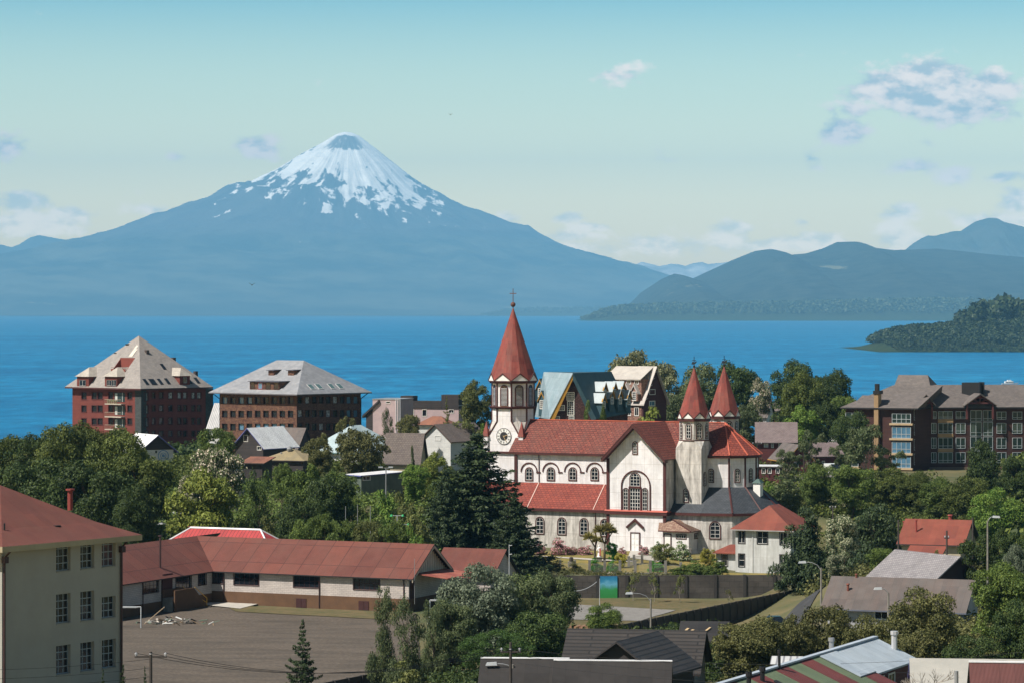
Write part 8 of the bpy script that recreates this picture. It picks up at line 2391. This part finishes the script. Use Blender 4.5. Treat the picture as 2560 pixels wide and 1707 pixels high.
# ---------------------------------------------------------------- trees (species, leaf, px, top, width px, distance, label)
TL = [
 ('heavy0', 'pine', 25, 1092, 165, 485, 'dark rounded tree at the left picture edge'),
 ('heavy1', 'dark', 84, 1087, 130, 480, 'dark tree with pointed top, second from the left edge'),
 ('heavy0', 'pine', 158, 1062, 170, 478, 'big dark tree below the left corner of the pyramid-roofed hotel'),
 ('heavy1', 'pine', 218, 1058, 150, 482, 'big dark tree touching the lowest balcony of the red hotel'),
 ('heavy0', 'pine', 300, 1072, 185, 470, 'broad dark tree left of the white house with the emblem'),
 ('heavy1', 'pine', 356, 1132, 165, 462, 'dark tree in front of the white house with the emblem'),
 ('heavy0', 'dark', 110, 1150, 220, 455, 'dark tree low behind the cream school roof, left one'),
 ('heavy1', 'dark', 235, 1158, 230, 450, 'dark tree low behind the cream school roof, right one'),
 ('heavy0', 'dark', 340, 1215, 130, 432, 'dark tree above the corner of the cream school building'),
 ('round0', 'lime', 508, 1172, 195, 452, 'yellow-green leafy tree left of the thicket'),
 ('blossom', 'white', 532, 1122, 150, 480, 'tree covered in pale pink-white blossom'),
 ('blossom', 'white', 468, 1190, 60, 476, 'small side tree with whitish blossom left of the flowering tree'),
 ('round1', 'mid', 545, 1070, 105, 545, 'green tree before the left end of the shingled hotel'),
 ('bush0', 'olive', 497, 1128, 70, 520, 'olive bush between the white house and the flowering tree'),
 ('column0', 'dark', 645, 1175, 100, 452, 'dense rounded dark tree behind the ribbed red roof'),
 ('round2', 'mid', 705, 1158, 60, 485, 'small green tree below the tan-roofed house'),
 ('round0', 'mid', 760, 1162, 120, 470, 'broad green tree left of the floodlight mast'),
 ('round1', 'dark', 820, 1188, 130, 462, 'dark green tree behind the floodlight mast'),
 ('round2', 'mid', 850, 1178, 110, 482, 'green tree left of the metal shed'),
 ('heavy0', 'dark', 740, 1240, 140, 448, 'dark tree low in the thicket above the school roof'),
 ('bush1', 'olive', 668, 1288, 70, 438, 'olive bush at the right end of the ribbed red roof'),
 ('round1', 'mid', 760, 1298, 90, 430, 'round green tree over the school roof, leftmost of the row'),
 ('round2', 'mid', 810, 1284, 85, 428, 'round green tree over the school roof, second of the row'),
 ('round0', 'mid', 860, 1300, 90, 426, 'round green tree over the school roof, third of the row'),
 ('round1', 'olive', 925, 1302, 95, 424, 'round olive tree over the school roof, fourth of the row'),
 ('round2', 'mid', 985, 1300, 90, 422, 'round green tree over the school roof, fifth of the row'),
 ('bush2', 'bright', 1040, 1312, 70, 420, 'bright green bush at the right end of the row over the school roof'),
 ('round0', 'brown', 800, 1084, 80, 540, 'brownish tree in front of the pale teal roof, left one'),
 ('open0', 'brown', 868, 1040, 75, 548, 'tall open tree in front of the shingled hotel corner'),
 ('round2', 'brown', 902, 1075, 130, 535, 'large brown-green tree with visible trunk before the pale teal roof'),
 ('column1', 'dark', 969, 1021, 46, 590, 'narrow dark conifer in front of the pink end building'),
 ('round1', 'brown', 1022, 1036, 62, 600, 'brownish tree in front of the pink block'),
 ('spruce', 'olive', 1117, 992, 38, 640, 'slim yellowish conifer before the black band of the pink block'),
 ('round0', 'olive', 1190, 952, 100, 640, 'dense olive round tree left of the belfry'),
 ('round1', 'olive', 1160, 1052, 90, 610, 'low olive tree below the dense round tree left of the tower'),
 ('bush0', 'bright', 1200, 1060, 50, 590, 'green bush directly left of the clock tower'),
 ('column0', 'dark', 958, 1160, 30, 540, 'small dark columnar tree behind the floodlight mast'),
 ('cypress0', 'dark', 1033, 1118, 42, 530, 'small dark pointed tree left of the brown-roofed house wall'),
 ('round0', 'lime', 1090, 1132, 95, 510, 'yellow-green tree left of the big fir'),
 ('round2', 'bright', 1035, 1160, 75, 500, 'bright green tree right of the metal shed'),
 ('round1', 'mid', 1110, 1190, 90, 495, 'green tree just behind the left side of the big fir'),
 ('bush0', 'mid', 900, 1240, 90, 478, 'green bush on the bank below the metal shed'),
 ('bush1', 'bright', 960, 1225, 100, 482, 'bright green bush on the bank right of the metal shed'),
 ('bush2', 'olive', 1015, 1232, 90, 474, 'olive bush on the bank left of the big fir'),
 ('bush0', 'mid', 935, 1268, 110, 458, 'green bush low on the bank, left one'),
 ('bush1', 'olive', 1045, 1268, 90, 452, 'olive bush low on the bank, right one'),
 ('fir0', 'fir', 1194, 1090, 400, 472, 'huge broad dark fir standing in front of the church'),
 ('fir1', 'fir', 1285, 1235, 180, 458, 'lower dark fir in front of the right side of the huge fir'),
 ('fir0', 'fir', 1115, 1180, 170, 466, 'dark fir at the left foot of the huge fir'),
 ('heavy0', 'silver', 1195, 1412, 215, 335, 'big silvery olive tree right of the school wing'),
 ('heavy1', 'gum', 1385, 1428, 140, 350, 'rounded grey-green tree left of the sports court'),
 ('heavy0', 'gum', 1295, 1436, 160, 340, 'rounded grey-green tree right of the big silvery tree'),
 ('heavy1', 'gum', 1130, 1500, 130, 322, 'silver-green tree behind the slender willow-like trees'),
 ('heavy0', 'dark', 1330, 1530, 190, 310, 'dark tree under the silvery crowns'),
 ('column0', 'gum', 958, 1468, 90, 306, 'slender drooping tree at the right edge of the yard'),
 ('column1', 'gum', 1020, 1494, 130, 300, 'wider drooping tree at the right edge of the yard'),
 ('column0', 'gum', 1085, 1500, 80, 312, 'third slender drooping tree toward the goal frame'),
 ('fine1', 'grassy', 1255, 1576, 200, 282, 'bright grassy-green feathery shrub tree at bottom centre'),
 ('bush1', 'olive', 1010, 1655, 120, 262, 'olive bush at the bottom, right of the yard fence'),
 ('spruce', 'fir', 757, 1550, 118, 270, 'young sparse spruce standing in the school yard'),
 ('spruce', 'fir', 308, 1664, 80, 212, 'dark spruce top at the foot of the cream school building'),
 ('spruce', 'fir', 362, 1668, 46, 218, 'small spruce top beside the bottom left power pole'),
 ('spruce', 'fir', 258, 1676, 50, 211, 'low spruce top left of the dark one at the bottom left'),
 ('heavy0', 'mid', 1512, 1508, 100, 372, 'round tree at the lower left of the sports court'),
 ('bush2', 'mid', 1530, 1570, 130, 345, 'bush at the foot of the round tree by the court'),
 ('sapling', 'olive', 1583, 1432, 46, 445, 'leftmost young tree before the block wall'),
 ('sapling', 'olive', 1636, 1436, 42, 443, 'middle young tree before the block wall'),
 ('sapling', 'olive', 1700, 1434, 40, 442, 'right young tree before the block wall'),
 ('sapling', 'brown', 1823, 1472, 26, 440, 'thin sapling beside the far end of the block wall'),
 ('cypress0', 'fir', 2018, 1268, 200, 432, 'dark cypress right of the parish house'),
 ('cypress1', 'fir', 2190, 1262, 190, 425, 'second dark cypress behind the silver blossom tree'),
 ('cypress1', 'dark', 2120, 1310, 120, 436, 'dark cypress squeezed between the two large ones'),
 ('blossom', 'cream', 2112, 1288, 92, 405, 'tall tree with creamy blossom between dark cypresses'),
 ('blossom', 'cream', 2090, 1385, 60, 398, 'low creamy shoot at the foot of the blossom tree'),
 ('round1', 'mid', 2200, 1370, 80, 400, 'mid green tree right of the creamy blossom tree'),
 ('heavy0', 'mid', 2040, 1160, 110, 545, 'rounded green tree right of the apse roof'),
 ('heavy1', 'mid', 2132, 1162, 125, 535, 'rounded green tree in front of the red-brown house'),
 ('heavy0', 'pine', 2225, 1170, 150, 545, 'green tree before the left base of the brown hotel'),
 ('heavy1', 'pine', 2285, 1178, 100, 540, 'green tree before the middle base of the brown hotel'),
 ('heavy1', 'mid', 2350, 1196, 125, 530, 'rounded green tree under the brown hotel bay'),
 ('heavy0', 'pine', 2415, 1192, 140, 525, 'green tree under the right part of the brown hotel'),
 ('heavy0', 'bright', 2490, 1222, 150, 505, 'bright green tree at the right under the hotel'),
 ('heavy1', 'dark', 2545, 1140, 90, 540, 'dark tree at the right picture edge by the hotel'),
 ('cypress1', 'dark', 2455, 1100, 120, 560, 'dark spreading conifer before the brown hotel'),
 ('open1', 'gum', 2165, 1060, 130, 560, 'tall gum tree before the left corner of the brown hotel'),
 ('open0', 'gum', 2105, 1110, 80, 566, 'smaller gum tree left of the tall one'),
 ('open0', 'gum', 2026, 1074, 82, 575, 'gum tree with round crown right of the long brown house'),
 ('open1', 'gum', 1968, 1122, 72, 560, 'gum tree left of the orange-gabled house'),
 ('open0', 'gum', 2220, 1120, 90, 565, 'gum tree with bare pale limbs by the hotel chimney'),
 ('bush0', 'bright', 1915, 1202, 60, 548, 'bright green bush right of the apse ventilator'),
 ('bush1', 'gum', 1955, 1190, 90, 552, 'grey-green bush below the gum tree behind the apse'),
 ('bush2', 'olive', 1985, 1225, 90, 540, 'olive bush above the parish house roof'),
 ('heavy0', 'dark', 1985, 902, 130, 705, 'tall dark rounded tree by the lake, left of a pair'),
 ('heavy1', 'dark', 2075, 926, 125, 700, 'tall dark rounded tree by the lake, right of a pair'),
 ('heavy0', 'pine', 2005, 930, 110, 680, 'green rounded tree before the tall dark pair'),
 ('round0', 'bright', 2005, 1012, 105, 660, 'bright green tree below the tall dark pair'),
 ('round2', 'dark', 2060, 1000, 80, 665, 'dark tree right of the bright green one'),
 ('round1', 'mid', 2110, 990, 90, 670, 'green tree left of the brown hotel roof'),
 ('heavy1', 'dark', 2125, 1030, 110, 640, 'dark tree at the left corner of the brown hotel'),
 ('round2', 'willow', 1600, 878, 185, 720, 'large silvery willow by the lake behind the gabled house'),
 ('round0', 'willow', 1655, 925, 130, 700, 'silvery tree right of the large willow'),
 ('heavy0', 'gum', 1760, 912, 150, 700, 'big grey-green tree behind the two turrets, left one'),
 ('heavy1', 'dark', 1838, 906, 120, 712, 'big dark tree behind the two turrets, right one'),
 ('round1', 'gum', 1690, 985, 110, 680, 'grey-green tree left of the front turret spire'),
 ('round2', 'gum', 1860, 1010, 90, 660, 'grey-green tree right of the far turret'),
 ('round0', 'white', 1905, 944, 60, 690, 'pale flowering tree at the lake edge'),
 ('bush1', 'lime', 1620, 1018, 125, 600, 'round yellowish shrub peeping over the nave roof'),
 ('cypress0', 'mid', 1470, 1006, 66, 590, 'dark small tree before the teal-roofed hotel'),
 ('cypress1', 'mid', 1508, 1016, 40, 592, 'narrow small tree right of the one before the teal-roofed hotel'),
 ('heavy0', 'brown', 2300, 1472, 200, 292, 'large brownish leafy tree over the bungalow roof'),
 ('round1', 'brown', 2070, 1515, 150, 290, 'brownish tree left of the large leafy one'),
 ('heavy1', 'brown', 1880, 1545, 210, 272, 'large brown-green tree in the lower right middle'),
 ('round0', 'brown', 1990, 1540, 120, 280, 'brown-green tree between the two larger ones'),
 ('heavy0', 'brown', 2170, 1540, 160, 268, 'brown-green tree above the pale blue-grey roof'),
 ('heavy1', 'brown', 2290, 1570, 170, 255, 'dark leafy tree right of the silver flue'),
 ('heavy0', 'dark', 2420, 1590, 170, 252, 'dark tree above the broad white roof'),
 ('heavy1', 'mid', 2500, 1408, 165, 305, 'big mid green tree at the right picture edge'),
 ('heavy0', 'silver', 2540, 1362, 80, 315, 'pale green tree top at the right picture edge'),
 ('heavy0', 'dark', 2545, 1500, 150, 270, 'dark tree low at the right picture edge'),
 ('round2', 'dark', 2450, 1335, 120, 360, 'dark green tree right of the cream red-roofed house'),
 ('round0', 'dark', 2520, 1320, 100, 375, 'dark tree behind the far right lamp post'),
 ('bush1', 'olive', 2345, 1375, 42, 388, 'olive bush before the cream red-roofed house wall'),
 ('bush0', 'mid', 1660, 1590, 70, 300, 'low bush behind the shed with planks'),
 ('bush2', 'dark', 1790, 1592, 90, 288, 'dark bush right of the shed with planks'),
 # garden of the church
 ('bush0', 'pink', 1400, 1342, 66, 512, 'large shrub with pink flowers under the aisle windows'),
 ('bush1', 'pink', 1432, 1366, 42, 514, 'low pink hydrangea right of the large pink shrub'),
 ('bush2', 'pink', 1462, 1362, 44, 513, 'pink hydrangea left of the palms'),
 ('bush0', 'pink', 1352, 1352, 30, 512, 'pink hydrangea at the edge of the fir'),
 ('bush1', 'pink', 1556, 1366, 26, 514, 'small pink flowers left of the church door'),
 ('bush2', 'pink', 1610, 1362, 32, 513, 'pink hydrangea right of the church door'),
 ('ball', 'emerald', 1531, 1355, 34, 505, 'dark green clipped ball shrub by the church door path'),
 ('bush0', 'emerald', 1490, 1393, 48, 489, 'bright green round bush, leftmost inside the iron fence'),
 ('bush1', 'emerald', 1531, 1400, 36, 488, 'bright green round bush, second inside the iron fence'),
 ('bush2', 'emerald', 1641, 1401, 52, 490, 'bright green round bush below the big mushroom shrub'),
 ('ball', 'yellow', 1552, 1382, 34, 496, 'yellow clipped shrub beside the ramp railing'),
 ('ball', 'olive', 1658, 1358, 60, 502, 'mushroom-shaped clipped shrub in front of the porch'),
 ('bush0', 'bloom', 1640, 1352, 36, 512, 'light green bush with white flowers left of the side door'),
 ('bush1', 'bloom', 1700, 1352, 60, 508, 'large green bush with white flowers in front of the porch'),
 ('ball', 'yellow', 1768, 1370, 44, 503, 'yellow rounded shrub left of the parish house'),
 ('bush2', 'mid', 1745, 1402, 90, 490, 'broad green bush before the yellow rounded shrub'),
 ('bush0', 'mid', 1700, 1410, 70, 486, 'green bush above the block wall, left part'),
 ('bush1', 'mid', 1790, 1396, 70, 488, 'green bush left of the lean-to of the parish house'),
 ('bush2', 'brown', 1375, 1400, 90, 482, 'brownish scrub left of the iron fence'),
 ('bush0', 'brown', 1440, 1402, 50, 484, 'brownish shrub behind the iron fence'),
 ('bush1', 'dark', 1340, 1420, 70, 470, 'dark shrub at the right foot of the huge fir'),
 ('bush2', 'lime', 1995, 1440, 26, 455, 'lime bush at the end of the parish lawn'),
]
for t in TL: tree(*t)
# bare tree at the bottom right
def bare(px, pt, Y, label):
    x, y = xy(px, Y); zb = T(x, y); H = CZ - (pt - HZ) / F * Y - zb
    root = empty('bare_tree', (x, y, zb), 0, label, 'tree'); rng = random.Random(4)
    mb = MB(); mb.tube((0, 0, -.2), (0, 0, H * .75), .16, .1, n=7); mb.build('trunk', BARK, root)
    mb = MB()
    def grow_(p, d, l, r, k):
        q = p + d * l; mb.tube(p, q, r, r * .6, n=4, cap=False)
        if k == 0: return
        for _ in range(3):
            nd = (d + Vector((rng.uniform(-.7, .7), rng.uniform(-.7, .7), rng.uniform(-.1, .6)))).normalized(); grow_(q, nd, l * .68, r * .6, k - 1)
    for i in range(9):
        a = i * .7; grow_(Vector((0, 0, H * (.45 + .035 * i))), Vector((math.cos(a), math.sin(a), .35)).normalized(), .9, .05, 3)
    mb.build('crown', PALEBARK, root, fix=False)
bare(2324, 1655, 207, 'leafless tree with pale branches before the white roof at the bottom right')

# undergrowth that nobody could count: low shrubs and weeds over banks and gardens
def undergrowth(name, label, boxes, n, hmin, hmax, mat, seed, leaf=.17):
    rng = np.random.default_rng(seed); V, Fc, off = [], [], 0
    tot = sum((b[1] - b[0]) * (b[3] - b[2]) for b in boxes)
    for b in boxes:
        k = int(n * (b[1] - b[0]) * (b[3] - b[2]) / tot)
        px = rng.uniform(b[0], b[1], k); Y = rng.uniform(b[2], b[3], k); X = (px - CX) / F * Y; Z = terr(X, Y)
        for x, y, z in zip(X, Y, Z):
            h = rng.uniform(hmin, hmax); w = h * rng.uniform(.7, 1.3); m = int(30 + 34 * h)
            d = fib(m, rng); d[:, 2] = np.abs(d[:, 2])
            C = np.array([x, y, z - .1]) + d * np.array([w, w, h]) * rng.uniform(.65, 1.05, (m, 1))
            v, f = leaf_quads(C, d + rng.normal(size=d.shape) * .6, leaf * (.6 + h * .3) * rng.uniform(.6, 1.3, m), rng, aspect=.7)
            V.append(v); Fc.append(f + off); off += len(v)
    o_ = np_mesh(name, np.concatenate(V), np.concatenate(Fc), mat); props(o_, label, 'undergrowth', kind='stuff')
undergrowth('undergrowth', 'green brambles and scrub covering the bank behind the school', [(380, 1180, 425, 545), (1040, 1330, 420, 500)], 1500, .7, 2.6, LM['mid'], 11)
undergrowth('undergrowth', 'dark scrub among the left trees', [(-60, 460, 410, 560)], 700, .8, 2.5, LM['dark'], 12)
undergrowth('undergrowth', 'mixed scrub between the houses behind the thicket', [(380, 1260, 545, 700), (1850, 2100, 510, 700), (2100, 2560, 500, 590)], 1900, .6, 2.6, LM['pine'], 13, leaf=.2)
undergrowth('undergrowth', 'dark scrub at the lower right', [(1830, 2640, 225, 330), (2080, 2600, 330, 400), (2030, 2560, 400, 510)], 1900, .6, 2.2, LM['brown'], 14, leaf=.15)
undergrowth('undergrowth', 'weeds between the court and the lower houses', [(1090, 1420, 255, 400), (1420, 1830, 280, 384)], 1100, .4, 1.8, LM['dark'], 15, leaf=.14)
undergrowth('undergrowth', 'scrub on the slopes at the far right', [(2560, 3000, 400, 700)], 1200, 1, 5, LM['pine'], 21, leaf=.3)
undergrowth('undergrowth', 'scrub on the slopes at the far left', [(-500, -40, 400, 700)], 900, 1, 5, LM['pine'], 22, leaf=.3)
undergrowth('undergrowth', 'low brownish growth along the garden fence', [(1350, 1800, 453, 486)], 420, .3, .9, LM['brown'], 16, leaf=.13)
undergrowth('undergrowth', 'woods along the lake shore behind the town', [(-100, 2700, 700, 860)], 1500, 1.5, 4.5, LM['dark'], 17, leaf=.3)

# ---------------------------------------------------------------- air: one even volume round the whole place, below and inside the sky
hz_m = bpy.data.materials.new('haze_air'); hz_m.use_nodes = True
hn, hl = hz_m.node_tree.nodes, hz_m.node_tree.links
hn.clear()
pv = hn.new('ShaderNodeVolumePrincipled')
pv.inputs['Color'].default_value = (.24, .62, 1.0, 1)
pv.inputs['Density'].default_value = 3.0e-5
pv.inputs['Anisotropy'].default_value = -.1
ho = hn.new('ShaderNodeOutputMaterial')
hl.new(pv.outputs[0], ho.inputs['Volume'])
mb = MB(); mb.box(-62000, 62000, -2000, 63500, -8, 3100)
mb.build('haze', hz_m, kind='stuff', fix=False)
